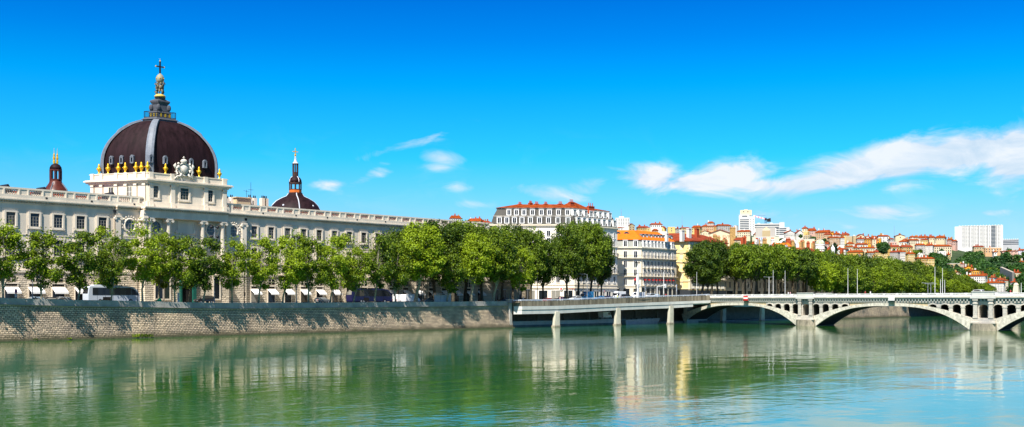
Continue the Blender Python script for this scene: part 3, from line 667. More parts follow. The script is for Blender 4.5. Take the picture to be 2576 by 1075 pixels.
k = MB(); k.ball((cx-1.1, cy, 65.6), .2, 8, 6); k.ball((cx+1.1, cy, 65.6), .2, 8, 6); k.ball((cx, cy, 66.95), .2, 8, 6); k.tube([(cx,cy,67),(cx,cy,67.7)], [.06,.02], 5); k.build('gilded_tip', GOLD, CRO)
# ---- golden urns on the parapet
u_ = MB(); u_.sm = True
u_.lathe(0, 0, [(.42,0),(.42,.12),(.2,.3),(.22,.55),(.5,1.15),(.62,1.5),(.5,1.75),(.3,1.9),(.26,2.0),(.36,2.25),(.2,2.45),(.24,2.7),(.1,2.85)], 12)
for s in (-1, 1): u_.tube([(s*.5,0,1.7),(s*.75,0,1.55),(s*.6,0,1.2)], .07, 5)
URN = u_.mesh('urn', GOLD)
PP = para(1, -.35)
spots = [lerp(PP[3], PP[0], (u-229)/142.6) for u in (243.9, 268, 295.2, 313.4, 341.2, 355.3)]
spots += [lerp(PP[0], PP[1], (pX(u, 23)-P4[0][0])/21.7) for u in (371, 417.8, 504.7, 558)]+[lerp(PP[3], PP[2], .12), lerp(PP[3], PP[2], .5), PP[2]]
for p in spots: inst('urn', URN, HB, Matrix.Translation((p[0], p[1], 38.42)) @ Matrix.Scale(.88, 4))
# ---- carved crest with crown
x = pX(462.8, 22.7); y = 22.75; k = MB(); k.sm = True
k.lathe(x, y, [(.1,38.4),(1.1,38.9),(1.45,39.7),(1.3,40.6),(.7,41.1),(.1,41.2)], 14, ex=1, ey=.35)
k.tube([(x+1.55*math.cos(a), y-.25, 39.75+1.55*math.sin(a)) for a in [i*PI/8 for i in range(17)]], .2, 6)
k.ball((x, y-.55, 39.8), (.8,.3,.9), 10, 8); k.lathe(x, y, [(.65,41.2),(.75,41.6),(.85,41.9),(.5,42.25),(.15,42.35)], 10); k.tube([(x,y,42.3),(x,y,43.0)], .1, 5); k.tube([(x-.3,y,42.7),(x+.3,y,42.7)], .1, 5)
for s in (-1, 1):
    k.tube([(x+s*1.4,y-.1,40.6),(x+s*1.9,y-.2,39.9),(x+s*2.3,y-.2,39.2),(x+s*1.9,y-.3,38.6),(x+s*2.7,y-.2,38.2)], [.3,.42,.36,.25,.2], 7)
    k.ball((x+s*1.55,y-.15,41.1), .32, 8, 6)
    k.hexa([(x+s*1.9,y-.2,39.8),(x+s*2.3,y-.2,39.6),(x+s*2.3,y+.1,39.6),(x+s*1.9,y+.1,39.8)], [(x+s*2.3,y-.2,41.2),(x+s*2.9,y-.2,40.6),(x+s*2.9,y,40.6),(x+s*2.3,y,41.2)])
    k.tube([(x+s*.9,y-.4,38.7),(x+s*1.3,y-.5,38.0),(x+s*2.0,y-.4,38.0),(x+s*2.8,y-.3,37.3)], [.25,.28,.22,.12], 6)
k.build('carved_crest', mat('crest_stone', (.58,.54,.47), .9, .25, 2.5, bump=.6, bscale=3), HB)
# chimneys of the hospital right of the pavilion
for u, v0, wd in ((571,500,.9),(582,497,.9),(628,497,1.0),(640,499,.9),(661,499,1.3),(668,500,1.1)):
    Y = FY+10; x = pX(u, Y); zt = zq(u, v0, Y); k = MB(); k.box(x-wd/2, x+wd/2, Y-.6, Y+.6, 30.5, zt); o = k.build('chimney', WHITE_R if u < 650 else CREAM_R, HB)
    k = MB(); 
    for s in (-.25, .25): k.cyl(x+s, Y, zt, zt+.7, .17, .13, 7)
    k.build('chimney_pot', BLACK, o)
x0, x1 = pX(590, FY+9), pX(625, FY+9); k = MB(); k.box(x0, x1, FY+8, FY+13, 31, 35.0); k.box(x0-.3, x1+.3, FY+7.7, FY+13.3, 35.0, 35.25); k.build('roof_house', mat('ochre_render', (.55,.45,.28), .9, .15, 1), HB)
k = MB(); x = pX(631, FY+9); k.tube([(x,FY+9,32),(x,FY+9,39.5)], .05, 5); k.tube([(x-.8,FY+9,37.5),(x+.8,FY+9,37.5)], .04, 4); x = pX(620, FY+9); k.tube([(x,FY+9,35),(x,FY+9,37.4)], .05, 5); k.tube([(x-.9,FY+9,37.1),(x+.9,FY+9,36.9)], .04, 4); k.build('aerial', BLACK, HB)
# lower rusticated end block
XE = pX(1337, FY)
EB = thing('stone_house', 'low tan banded stone block at the right end of the hospital, behind the quay trees', 'building', (XR+5, FY, GZ))
k = MB(); k.box(XR+.05, XE, FY+.1, FY+12, GZ-.3, 18.5); k.build('wall', mat('tan_banded', (.5,.4,.28), .9, .15, .6) if False else brickmat('tan_banded_stone', (.52,.43,.31), (.48,.40,.29), (.2,.15,.1), 30, .5, .05, .9, .15), EB)
k = MB(); k.box(XR+.05, XE+.4, FY-.5, FY+12, 18.5, 19.0); k.box(XR+.05, XE+.15, FY-.15, FY+12, 14.1, 14.5); k.build('cornice', STONE, EB)
for i in range(5):
    x = XR+2.2+i*(XE-XR-3)/4.3; s = MB(); s.box(x-.9, x+.9, FY+.02, FY+.2, GZ, 11.4); o = s.build('shopfront', GLASS, EB); j = MB(); j.box(x-1.05, x+1.05, FY-.05, FY+.1, 11.4, 11.7); j.box(x-.06, x+.06, FY-.03, FY+.02, GZ, 11.4); j.build('frame', GREYMET, o)
    place_window(EB, (x, FY+.1, 15.3), 0, 1.2, 2.2, 'white')
# ---- two smaller domes behind
def small_dome(name, label, cx, cy, zb, R, zt, n, lantern, mtl):
    T = thing(name, label, 'dome', (cx, cy, GZ)); k = MB(); k.cyl(cx, cy, GZ, zb, R*1.02, R*1.02, n); k.build('tower_wall', STONE, T); return T
T = thing('chapel_tower', 'small red brown domed lantern tower with gilded twin finials at far left behind the balustrade', 'tower', (at(140, 285)[0], at(140, 285)[1], GZ))
cx, cy = T.location.x, T.location.y
k = MB(); k.cyl(cx, cy, GZ, 34.2, 3.3, 3.3, 8); k.build('tower_wall', STONE, T)
k = MB(); k.sm = True; k.lathe(cx, cy, [(3.25,34.2),(3.2,35.4),(2.75,36.4),(2.0,37.2),(1.6,38),(1.45,38.7)], 16); D = k.build('dome', mat('red_brown_copper', (.085,.02,.014), .4, .4, 1.2, streak=.8), T)
k = MB()
for i in range(4): a = -2.4+i*PI/2; k.tube([(cx+3.3*math.cos(a),cy+3.3*math.sin(a),34.4),(cx+2.85*math.cos(a),cy+2.85*math.sin(a),36.4),(cx+1.65*math.cos(a),cy+1.65*math.sin(a),38)], .16, 5)
k.build('rib', LEAD, D)
k = MB(); k.cyl(cx, cy, 38.7, 39.0, 1.6, 1.6, 8); k.cyl(cx, cy, 41.2, 41.5, 1.6, 1.6, 8)
for i in range(8): a = i*PI/4+.2; k.tube([(cx+1.35*math.cos(a),cy+1.35*math.sin(a),39),(cx+1.35*math.cos(a),cy+1.35*math.sin(a),41.2)], .2, 5)
LN = k.build('lantern', MATS['red_brown_copper'], T)
k = MB(); k.sm = True; k.lathe(cx, cy, [(1.5,41.5),(1.4,42.1),(1.0,42.7),(.4,43.0),(.2,43.1)], 12); k.build('lantern_cap', DOME_M, LN)
k = MB(); 
for s in (-.42, .42): k.lathe(cx+s, cy, [(.28,43.0),(.3,43.6),(.22,43.9),(.33,44.4),(.2,44.9),(.24,45.3),(.1,45.6),(.03,47)], 8)
k.build('gilded_finial', GOLD, LN)
T = thing('cloister_dome', 'broad low purple black dome with tall thin lantern and gold cross behind the right wing', 'dome', (at(743, 378)[0], at(743, 378)[1], GZ))
cx, cy = T.location.x, T.location.y
k = MB(); k.cyl(cx, cy, GZ, 36.6, 8.6, 8.6, 8); k.build('tower_wall', STONE, T)
k = MB(); k.sm = True; k.lathe(cx, cy, [(8.8,36.6),(8.75,38.0),(8.4,39.4),(7.6,40.9),(6.3,42.3),(4.5,43.4),(2.9,44.3),(2.2,45.6)], 24); D = k.build('dome', DOME_M, T)
for i in range(4):
    a = -2.05+i*PI/2; k = MB(); k.tube([(cx+r*math.cos(a),cy+r*math.sin(a),z) for r, z in ((8.85,36.8),(8.5,39.4),(7.7,40.95),(6.4,42.35),(4.6,43.45),(3.0,44.35),(2.3,45.6))], .17, 6); k.build('rib', mat('pale_lead', (.5,.53,.58), .5, .1, 1), D)
for a in (-2.75, -1.35, -.55): k = MB(); px_, py_ = cx+7.6*math.cos(a), cy+7.6*math.sin(a); k.ball((px_, py_, 40.4), (.42,.42,.42), 8, 6); k.build('lucarne', MATS['pale_lead'], D)
k = MB(); k.cyl(cx, cy, 45.5, 45.9, 2.35, 2.35, 8); k.cyl(cx, cy, 47.2, 47.5, 2.15, 2.15, 8); k.cyl(cx, cy, 50.0, 50.7, 2.2, 2.2, 8)
for i in range(8): a = i*PI/4+.1; k.tube([(cx+1.9*math.cos(a),cy+1.9*math.sin(a),47.4),(cx+1.9*math.cos(a),cy+1.9*math.sin(a),50.1)], .22, 5)
LN = k.build('lantern', mat('dark_wood', (.05,.022,.015), .6, .3, 2), T)
k = MB(); k.cyl(cx, cy, 45.9, 47.2, 2.1, 2.1, 8); k.build('orange_panel', mat('orange_wood', (.55,.13,.02), .7, .2, 2), LN)
k = MB(); k.sm = True; k.lathe(cx, cy, [(2.2,50.7),(2.1,52),(1.7,53.2),(1.1,54.0),(1.0,54.4)], 14); k.build('lantern_cap', DOME_M, LN)
for i in range(4): a = -1.65+i*PI/2; k = MB(); k.tube([(cx+r*math.cos(a),cy+r*math.sin(a),z) for r, z in ((2.25,50.8),(2.15,52.1),(1.75,53.3),(1.15,54.1))], .14, 5); k.build('cap_rib', MATS['pale_lead'], LN)
k = MB(); k.cyl(cx, cy, 54.2, 55.8, 1.0, 1.0, 8); k.cyl(cx, cy, 58.6, 58.9, 1.1, 1.1, 8)
for i in range(8): a = i*PI/4+.3; k.tube([(cx+.9*math.cos(a),cy+.9*math.sin(a),55.7),(cx+.9*math.cos(a),cy+.9*math.sin(a),58.7)], .13, 5)
SP = k.build('upper_lantern', MATS['dark_wood'], T)
k = MB(); k.lathe(cx, cy, [(1.05,58.9),(.6,59.6),(.4,60.4),(.3,61.0),(.42,61.2),(.2,61.5),(.3,61.9),(.15,62.2)], 8); k.build('spire', MATS['pale_lead'], SP)
k = MB(); k.ball((cx,cy,62.7), .38, 8, 6); k.tube([(cx,cy,62.2),(cx,cy,65.2)], [.2,.14], 6); k.tube([(cx-1.1,cy,63.9),(cx+1.1,cy,63.9)], .16, 6); k.build('gold_cross', GOLD, SP)
def remap(o):
    if o.type == 'MESH':
        for v in o.data.vertices: v.co.z = float(np.interp(v.co.z+GZ, [GZ,36.6,43.4,45.6,50.7,54.4,58.8,62.2,65.2], [GZ,36.0,42.6,44.3,48.1,50.2,54.4,56.9,59.7]))-GZ
    for c_ in o.children: remap(c_)
bpy.context.view_layer.update(); remap(T)
# pair of small gold finials right of it
for i, u in enumerate((838, 847)):
    p = at(u, 360); k = MB(); k.sm = True; k.lathe(0, 0, [(.35,0),(.35,25),(.45,25.1),(.3,25.6),(.42,26.3),(.2,26.9),(.05,27.6)], 8)
    o = k.build('gilded_finial', GOLD); o.location = (p[0], p[1], GZ+1.8); tag(o, ['left','right'][i]+' one of a pair of tiny gilded finials above the right wing balustrade', 'finial', 'pair of finials behind the balustrade')
# ---------------------------------------------------------------- trees
def quads(name, pos, nrm, size, m):
    n = len(pos); up = rng.normal(size=(n, 3)); a = np.cross(nrm, up); a /= np.linalg.norm(a, axis=1)[:, None]; b = np.cross(nrm, a)
    s = size*rng.uniform(.65, 1.25, n)[:, None]; a = a*s*.5; b = b*s*.5*.8
    v = np.stack([pos-a-b, pos+a-b*.6, pos+a*.7+b, pos-a+b*.8], 1).reshape(-1, 3)
    me = bpy.data.meshes.new(name); me.vertices.add(4*n); me.vertices.foreach_set('co', v.astype(np.float32).ravel())
    me.loops.add(4*n); me.loops.foreach_set('vertex_index', np.arange(4*n, dtype=np.int32)); me.polygons.add(n)
    me.polygons.foreach_set('loop_start', np.arange(0, 4*n, 4, dtype=np.int32)); me.polygons.foreach_set('loop_total', np.full(n, 4, dtype=np.int32))
    me.materials.append(m); me.update(); me.validate(); return me
HGT = {}
def tree_mesh(h, th, w, ncl, per, leaf, lm, bk, shape=1.0, rc=.17, tr=None, hang=0, seed=0, over=0):
    R = random.Random(seed); g = np.random.default_rng(seed+5); k = MB(); tr = tr or h*.016+.08
    lean = (R.uniform(-.4, .4), R.uniform(-.4, .4)-over*.5)
    base = [(0,0,0), (lean[0]*.3, lean[1]*.3, th*.5), (lean[0], lean[1], th)]
    k.tube([(0,0,-.1)]+base[1:], [tr*1.35, tr, tr*.85], 8)
    top = Vector(base[-1]); cz = (th+h)/2; hz = (h-th)/2
    cents = []
    tries = 0
    while len(cents) < ncl and tries < 4000:
        tries += 1
        d = g.normal(size=3); d /= np.linalg.norm(d); r = g.uniform(.25, 1)**.5*.86
        zz = d[2]*r; taper = (1-.28*max(0, zz)**1.5) if shape > .5 else 1-.6*(zz*.5+.5)
        p = np.array([d[0]*r*w/2*taper, d[1]*r*w/2*taper-over, cz+zz*hz])
        if all(np.linalg.norm((p-q)*(1, 1, .8)) > w*rc*.55 for q in cents): cents.append(p)
    limbs = [cents[i] for i in range(0, len(cents), max(1, len(cents)//9))][:9]
    forks = []
    for c in limbs:
        c = Vector(c); mid = top.lerp(c, .45)+Vector((0, 0, (c.z-top.z)*.12)); r0 = tr*R.uniform(.4, .6)
        k.tube([tuple(top-Vector((0,0,.4))), tuple(mid), tuple(c)], [r0, r0*.65, r0*.25], 6); forks.append((mid, r0*.55))
    for i, c in enumerate(cents):
        c = Vector(c); f, r0 = min(forks, key=lambda q: (q[0]-c).length); k.tube([tuple(f), tuple(f.lerp(c, .6)+Vector((0,0,.2))), tuple(c)], [r0*.6, r0*.35, .03], 4)
    P = []; Nn = []
    for c in cents:
        m_ = int(per*g.uniform(.6, 1.3)); rr = w*rc*g.uniform(.6, 1.2)
        d = g.normal(size=(m_, 3)); d /= np.linalg.norm(d, axis=1)[:, None]
        rad = g.uniform(0, 1, m_)**.45*rr
        q = c+d*rad[:, None]*np.array([1, 1, .75])+g.normal(size=(m_, 3))*leaf*.3
        q[:, 2] -= hang*g.uniform(0, 1, m_)
        nn = d*.9+g.normal(size=(m_, 3))*.55+np.array([0, 0, .45]); nn /= np.linalg.norm(nn, axis=1)[:, None]
        P.append(q); Nn.append(nn)
    # loose sprays between the clumps
    m_ = int(len(cents)*per*.16); d = g.normal(size=(m_, 3)); d /= np.linalg.norm(d, axis=1)[:, None]; r = g.uniform(.3, 1.0, m_)**.5
    q = np.stack([d[:, 0]*r*w/2, d[:, 1]*r*w/2-over, cz+d[:, 2]*r*hz*.95], 1); P.append(q); nn = g.normal(size=(m_, 3)); nn /= np.linalg.norm(nn, axis=1)[:, None]; Nn.append(nn)
    P = np.concatenate(P); cm_ = quads('crown', P, np.concatenate(Nn), leaf, lm); HGT[cm_.name] = float(np.percentile(P[:, 2], 99.7))
    return k.mesh('trunk', bk), cm_
SMALL = [tree_mesh(15, 2.6, 9.0, 26, 270, .31, LEAF_S, BARK, seed=s, rc=.145, tr=.20, over=1.2) for s in (1, 2, 3, 4, 5)]
TALL = [tree_mesh(17.5, 3.0, 7.6, 26, 250, .31, LEAF_S, BARK, seed=s, rc=.18, tr=.20) for s in (11, 12)]
BIG = [tree_mesh(22, 5.0, 13.5, 64, 370, .38, LEAF_B, BARK_D, seed=s, rc=.135, tr=.40) for s in (21, 22, 23, 24)]
BIGL = [tree_mesh(22, 5.0, 12.5, 48, 370, .40, LEAF_S, BARK, seed=s, rc=.145, tr=.40, over=2.2) for s in (26, 27)]
FAR = [tree_mesh(20, 6.5, 12, 38, 190, .54, LEAF_B, BARK_D, seed=s, rc=.16, tr=.38) for s in (31, 32, 33)]
FARL = [tree_mesh(20, 3.0, 12, 36, 190, .55, LEAF_S, BARK_D, seed=s, rc=.17, tr=.38) for s in (35, 36)]
HILL = [tree_mesh(13, 1.5, 12, 22, 70, 1.15, LEAF_H, BARK_D, seed=s, rc=.2, tr=.4) for s in (41, 42, 43)]
HILLL = [tree_mesh(12, 1.5, 11, 20, 70, 1.1, LEAF_B, BARK_D, seed=s, rc=.2, tr=.4) for s in (44, 45)]
CYP = [tree_mesh(13, .6, 4.2, 26, 60, .8, LEAF_C, BARK_D, seed=s, rc=.26, shape=0, tr=.3) for s in (51,)]
def tree(name, var, x, y, z, s, sz, rz, label, group):
    r = thing(name, label, 'tree', (x, y, z), rz, group); r.scale = (s, s, sz)
    for nm, me in zip(('trunk', 'crown'), var):
        o = bpy.data.objects.new(nm, me); COL.objects.link(o); o.parent = r
    return r
GQ = 'young plane trees along the quay parapet'
# u of trunk, Y, top v, variant, horizontal scale, label
ROW = [(8,1.9,563,'T0',1.0,'leftmost plane tree with a pale trunk, standing before the leftmost awning'),
(-62,1.9,590,'S2',1.0,'plane tree at the far left margin, only its rightmost leaves showing'),
(104.8,1.9,582,'S0',.98,'small plane tree with pale straight trunk between the first two white awnings'),
(195.6,1.9,585,'S1',.95,'small plane tree at the rear end of the white coach'),
(262,13,572,'S4',.90,'slim plane tree behind the roof of the white coach, left part'),
(280,1.9,592,'S3',.82,'open plane tree with pale trunk in front of the middle of the white coach'),
(358.5,1.9,560,'T1',1.0,'tall thin plane tree at the front end of the white coach below the oval windows'),
(399,13,585,'S2',.9,'plane tree behind the parapet just right of the white coach'),
(440,1.9,596,'S0',.95,'plane tree beside the white information panel'),
(510.8,1.9,600,'S1',1.0,'plane tree over the small black hatchback left of the first right hand awning'),
(475,12,596,'S4',.85,'plane tree in front of the green carriage door of the pavilion'),
(583.8,1.9,603,'S3',.95,'plane tree in front of the first awning right of the pavilion'),
(650.3,1.9,597,'S2',.98,'plane tree in front of the second awning right of the pavilion'),
(711,1.9,596,'S4',.98,'plane tree in front of the fourth awning right of the pavilion'),
(775.7,1.9,598,'S0',.98,'plane tree just left of the grey hatchback on the quay'),
(831,1.9,596,'S1',.95,'plane tree beside the give way sign'),
(745,13,585,'T0',.9,'plane tree standing behind the tall street lamp below the thin lantern dome'),
(890,1.9,628,'S3',.9,'low bright plane tree in front of the dark blue coach, rear half'),
(942.3,1.9,590,'S2',1.0,'plane tree in front of the dark blue coach, middle'),
(870,14,590,'S4',1.0,'plane tree behind the rear half of the dark blue coach'),
(994.7,1.9,610,'S0',.9,'plane tree beside the front of the dark blue coach and the white van')]
VAR = {'S': SMALL, 'T': TALL, 'B': BIG, 'L': BIGL}
HV = {'S': 15.0, 'T': 17.5, 'B': 22, 'L': 22}
def put(row, grp, nm, base=GZ):
    u, Y, v, va, s, lab = row
    x = pX(u, Y); k_ = kat(u, Y); h = zv(v, k_)-base; m = VAR[va[0]][int(va[1])]; s *= 1.18 if va[0] in 'BL' else 1
    tree(nm, m, x, Y, base, s*(1.08 if va[0] in 'ST' else 1), h/HGT[m[1].name], ((u*1.7) % 6.28 if va[0] in 'B' else (u*.37) % .8-.4), lab, grp)
for r in ROW: put(r, GQ, 'plane_tree')
BROW = [(1045,4,566,'L0',.95,'big plane tree with thick trunk right of the white van'),
(1000,16,580,'B0',.8,'dark plane tree rising behind the white van'),
(1124,2.6,640,'S1',1.0,'low pale branched plane tree beside the glass bus shelter'),
(1095,14,560,'B1',1.0,'tall dark plane tree behind the bus shelter'),
(1140,9,566,'B2',.85,'dark plane tree immediately right of the bus shelter'),
(1184,3,590,'L1',.75,'plane tree in front of the last but one white awning'),
(1170,17,560,'B3',1.0,'tall plane tree set back behind the awnings left of the roofline end'),
(1212,10,571,'B0',.9,'plane tree at the last white awning'),
(1240,3,580,'L0',.8,'plane tree hiding the right end of the hospital roofline'),
(1262,16,572,'B3',.85,'plane tree set back in front of the left edge of the mansard building'),
(1304,2.6,625,'S2',1.1,'small plane tree at the end of the quay wall beside two walkers'),
(1290,14,569,'B1',.75,'dark plane tree in front of the leftmost mansard windows'),
(1335,9,578,'B0',.68,'plane tree with mottled trunk in front of the left shop window'),
(1367,10,606,'B2',.72,'lower plane tree in the gap before the white facade'),
(1427,9,566,'B1',.80,'plane tree with thick dark trunk before the red lettered shop'),
(1454,14,560,'B3',.75,'plane tree behind the blue van'),
(1484,10,562,'B2',.86,'plane tree with dark forked trunk before the right mansard corner'),
(1512,13,590,'B0',.62,'plane tree at the right end of the row reaching the balconies')]
for r in BROW: put(r, 'large plane trees at the end of the quay', 'plane_tree')
for r in [(1766,5,614,'B1',.90,'leftmost big plane tree of the avenue, overlapping the yellow building'),(1790,13,606,'B3',.95,'second big plane tree of the avenue, behind the leftmost one'),(1782,3,640,'B2',.7,'lower plane tree in front of the two leftmost avenue trees')]: put(r, 'large plane trees at the start of the avenue', 'plane_tree', 8.6)
# avenue beyond the bridge
R = random.Random(5); cnt = 0
def far_top(u):
    return np.interp(u, [1720,1745,1760,1800,1850,1900,1950,2000,2066,2120,2180,2247,2300,2350,2400,2450,2490,2520], [640,622,612,606,609,611,615,617,628,633,639,647,654,663,685,700,712,738])
for Y, xs, lab, shr, vv in ((2.6, np.arange(134, 440, 8.6), 'plane tree of the front row along the far quay beyond the bridge', 1.0, 'm'),
                  (15, np.arange(138, 440, 10), 'plane tree of the second row behind the far quay beyond the bridge', .98, 'd'),
                  (27, np.arange(170, 430, 12.0), 'plane tree of the rear row beyond the bridge, just below the hill houses', 1.0, 'd')):
    for X in xs:
        X += R.uniform(-1.5, 1.5); u, _, k_ = uv(X, Y, 8)
        if u < 1738 or u > 2500: continue
        v = far_top(u)+R.uniform(-5, 7)+(R.uniform(24, 38)*min(1, (2480-u)/200+.2) if Y < 3 and u > 2040 else 0)
        h = zv(v, k_)-9.0
        if h < 6: continue
        va = (FAR if (vv == 'd' or R.random() < (.12 if u > 2050 else .9)) else FARL); m = va[R.randrange(len(va))]; s = R.uniform(.78, .98)*(1 if u < 2380 else .8)
        tree('plane_tree', m, X, Y, 8.2, s, h/HGT[m[1].name], R.uniform(0, 6), lab, lab.split(',')[0].replace('plane tree', 'plane trees')); cnt += 1
# ---------------------------------------------------------------- town houses behind the trees
def edge_windows(root, a, b, ts, z, w, h, style, out=0.0):
    dx, dy = b[0]-a[0], b[1]-a[1]; l = math.hypot(dx, dy); an = math.atan2(dy, dx); r = []
    for t_ in ts:
        if t_ is None: continue
        p = (a[0]+dx*t_+dy/l*out, a[1]+dy*t_-dx/l*out, z); r.append(place_window(root, p, an, w, h, style))
    return r
def inset(poly, d):
    n = len(poly); out = []
    for i in range(n):
        p0, p1, p2 = Vector(poly[i-1]), Vector(poly[i]), Vector(poly[(i+1) % n])
        d1 = (p1-p0).normalized(); d2 = (p2-p1).normalized(); n1 = Vector((-d1.y, d1.x)); n2 = Vector((-d2.y, d2.x)); m_ = (n1+n2); m_ /= max(.3, m_.dot(n1))
        out.append(tuple(p1+m_*d))
    return out
def balcony(root, a, b, z, t0=0, t1=1, dep=.8, h=1.0):
    p, q = lerp(a, b, t0), lerp(a, b, t1); m_ = MB(); m_.obox(p, q, -dep, 0, z-.22, z-.02); m_.obox(p, q, -dep-.1, -dep, z-.16, z-.06)
    l = math.dist(p, q); n = max(2, int(l/1.6))
    for i in range(n): c = lerp(p, q, (i+.5)/n); c2 = lerp(p, q, (i+.5)/n+.18/l); m_.obox(c, c2, -dep*.7, 0, z-.55, z-.22)
    o = m_.build('balcony', CREAM_R, root); r = MB(); r.obox(p, q, -dep, -dep+.06, z+h-.06, z+h); 
    n = max(3, int(l/.32))
    for i in range(n+1): c = lerp(p, q, min(i/n, 1-.04/l)); c2 = lerp(p, q, min(i/n+.04/l, 1)); r.obox(c, c2, -dep, -dep+.04, z-.02, z+h-.06)
    r.build('railing', BLACK if h > .9 else GREYMET, o); return o
Z0 = GZ
# ---- white mansard building
a0, a1, a2 = at(1234.5, 387.5), (61.1, 26.0), (85.8, 26.0)
MP = [a0, a1, a2, (86.5, 58), at(1243, 414)]
MH = thing('mansard_building', 'big white apartment building with red hipped roof and two rows of slate mansard dormers', 'building', (65, 40, Z0))
k = MB(); k.prism(MP, Z0-.3, 34.0); k.build('wall', WHITE_R, MH)
k = MB(); k.prism(inset(MP, -.55), 34.0, 34.45); k.prism(inset(MP, -.25), 33.5, 34.0); k.prism(inset(MP, -.3), 27.2, 27.5); k.prism(inset(MP, -.18), 13.3, 13.6); k.prism(inset(MP, -.35), 12.2, 12.55); k.build('cornice', CREAM_R, MH)
k = MB(); k.prism(MP, 34.45, 37.4, inset(MP, .9)); k.prism(inset(MP, .9), 37.45, 40.2, inset(MP, 2.3)); MS = k.build('mansard_roof', SLATE, MH)
k = MB(); k.prism(inset(MP, .75), 37.3, 37.5); k.prism(inset(MP, 1.9), 40.15, 40.4); k.build('roof_band', STONE_D, MS)
k = MB(); k.prism(inset(MP, 1.7), 40.4, 42.2, inset(MP, 9.0)); RR = k.build('tile_roof', TILE_R, MH)
def us(a, b, ul, z):
    """picture columns -> parameter along a wall"""
    out = []
    for u in ul:
        lo_, hi_ = -.1, 1.1
        for _ in range(30):
            m_ = (lo_+hi_)/2; p = lerp(a, b, m_)
            if uv(p[0], p[1], z)[0] < u: lo_ = m_
            else: hi_ = m_
        out.append(m_)
    return out
Uz = lambda l: [1234.3+z*.1302 for z in l]
lo1 = us(a0, a1, Uz([167,312,460,605,768,943,1118,1300,1495]), 36); up1 = us(a0, a1, Uz([352,498,643,808,980,1137,1313,1488]), 39)
lo2 = us(a1, a2, Uz([1690,1800,1900,2003,2083,2183,2280,2387]), 36); up2 = us(a1, a2, Uz([1655,1765,1870,1970,2047,2147,2243,2340]), 39)
edge_windows(MH, a0, a1, lo1, 34.95, 1.15, 1.75, 'dormer', .18); edge_windows(MH, a0, a1, up1, 37.85, 1.1, 1.6, 'dormer', -.75)
edge_windows(MH, a1, a2, lo2, 34.95, 1.15, 1.75, 'dormer', .18); edge_windows(MH, a1, a2, up2, 37.85, 1.1, 1.6, 'dormer', -.75)
for i, z in enumerate((30.4, 24.2, 21.0, 17.8, 14.3)):
    hh = 2.2 if z != 30.4 else 1.9
    edge_windows(MH, a0, a1, lo1, z, 1.15, hh, 'white'); edge_windows(MH, a1, a2, lo2, z, 1.05, hh, 'white')
edge_windows(MH, a0, a1, lo1, 27.55, 1.15, 2.2, 'white'); edge_windows(MH, a1, a2, lo2, 27.55, 1.05, 2.2, 'white')
balcony(MH, a1, a2, 24.1, 0, 1.0); balcony(MH, a1, a2, 17.7, 0, 1.0)
k = MB()
for ts, A__, B__ in ((lo2, a1, a2),):
    for t_ in ts:
        c = lerp(A__, B__, t_); k.hexa([(c[0]-.85,c[1]-.35,20.05),(c[0]+.85,c[1]-.35,20.05),(c[0]+.85,c[1],20.05),(c[0]-.85,c[1],20.05)], [(c[0]-.1,c[1]-.35,20.75),(c[0]+.1,c[1]-.35,20.75),(c[0]+.1,c[1],20.75),(c[0]-.1,c[1],20.75)])
k.build('window_pediments', WHITE_R, MH)
def shops(root, a, b, n, z1=11.6, wfrac=.68, mats=None, z0=None):
    dx, dy = b[0]-a[0], b[1]-a[1]
    for i in range(n):
        p = lerp(a, b, (i+.5-wfrac/2)/n); q = lerp(a, b, (i+.5+wfrac/2)/n); m_ = MB(); m_.obox(p, q, -.05, .1, z0 or Z0, z1); o = m_.build('shop_window', GLASS, root)
        f = MB(); f.obox(p, q, -.16, -.05, z1-.15, z1); m2 = lerp(p, q, .49); m3 = lerp(p, q, .51); f.obox(m2, m3, -.14, -.05, z0 or Z0, z1-.15); f.build('frame', mats or WHITE, o)
shops(MH, lerp(a0, a1, .1), a1, 6); shops(MH, a1, a2, 7, 11.4, .6)
# red shop lettering and round emblem on the left face
an = math.atan2(a1[1]-a0[1], a1[0]-a0[0])
t_ = us(a0, a1, [1435], 12)[0]; p = lerp(a0, a1, t_); nx, ny = math.sin(an), -math.cos(an)
inst('shop_lettering', text_mesh('IVVVT', 1.25, 'shop_lettering', REDP, .06), MH, Matrix.Translation((p[0]+nx*.25, p[1]+ny*.25, 11.75)) @ Matrix.Rotation(an, 4, 'Z') @ Matrix.Rotation(PI/2, 4, 'X'))
t_ = us(a0, a1, [1411.5], 12)[0]; p = lerp(a0, a1, t_); k = MB(); k.tube([(p[0]+nx*.2,p[1]+ny*.2,12.0),(p[0]+nx*.4,p[1]+ny*.4,12.0)], .55, 14); o = k.build('round_emblem', WHITE, MH)
k = MB(); k.tube([(p[0]+nx*.4,p[1]+ny*.4,12.0),(p[0]+nx*.46,p[1]+ny*.46,12.0)], .36, 12); k.build('red_disc', REDP, o)
def chimney(root, u, v, k_, w, h, mtl, pots=3, potm=None, d=.9):
    p = at(u, k_); z = zv(v, k_); m_ = MB(); m_.box(p[0]-w/2, p[0]+w/2, p[1]-d/2, p[1]+d/2, z-h, z); m_.box(p[0]-w/2-.12, p[0]+w/2+.12, p[1]-d/2-.12, p[1]+d/2+.12, z-.35, z-.15); o = m_.build('chimney', mtl, root)
    if pots:
        m_ = MB()
        for i in range(pots): m_.cyl(p[0]-w/2+w*(i+.5)/pots, p[1], z, z+w*.22+.45, .16, .13, 6)
        m_.build('chimney_pot', potm or BRICKCH, o)
for u, v, w, h in ((1308,513.5,1.6,1.5),(1334.5,510.5,1.5,3.2),(1350,513,1.8,1.2),(1373,513,1.6,1.2),(1409.5,513,2.0,1.2),(1437.5,508.5,2.2,2.0),(1486,519,3.2,2.6)): chimney(MH, u, v, 396, w, h, BRICKCH, 3)
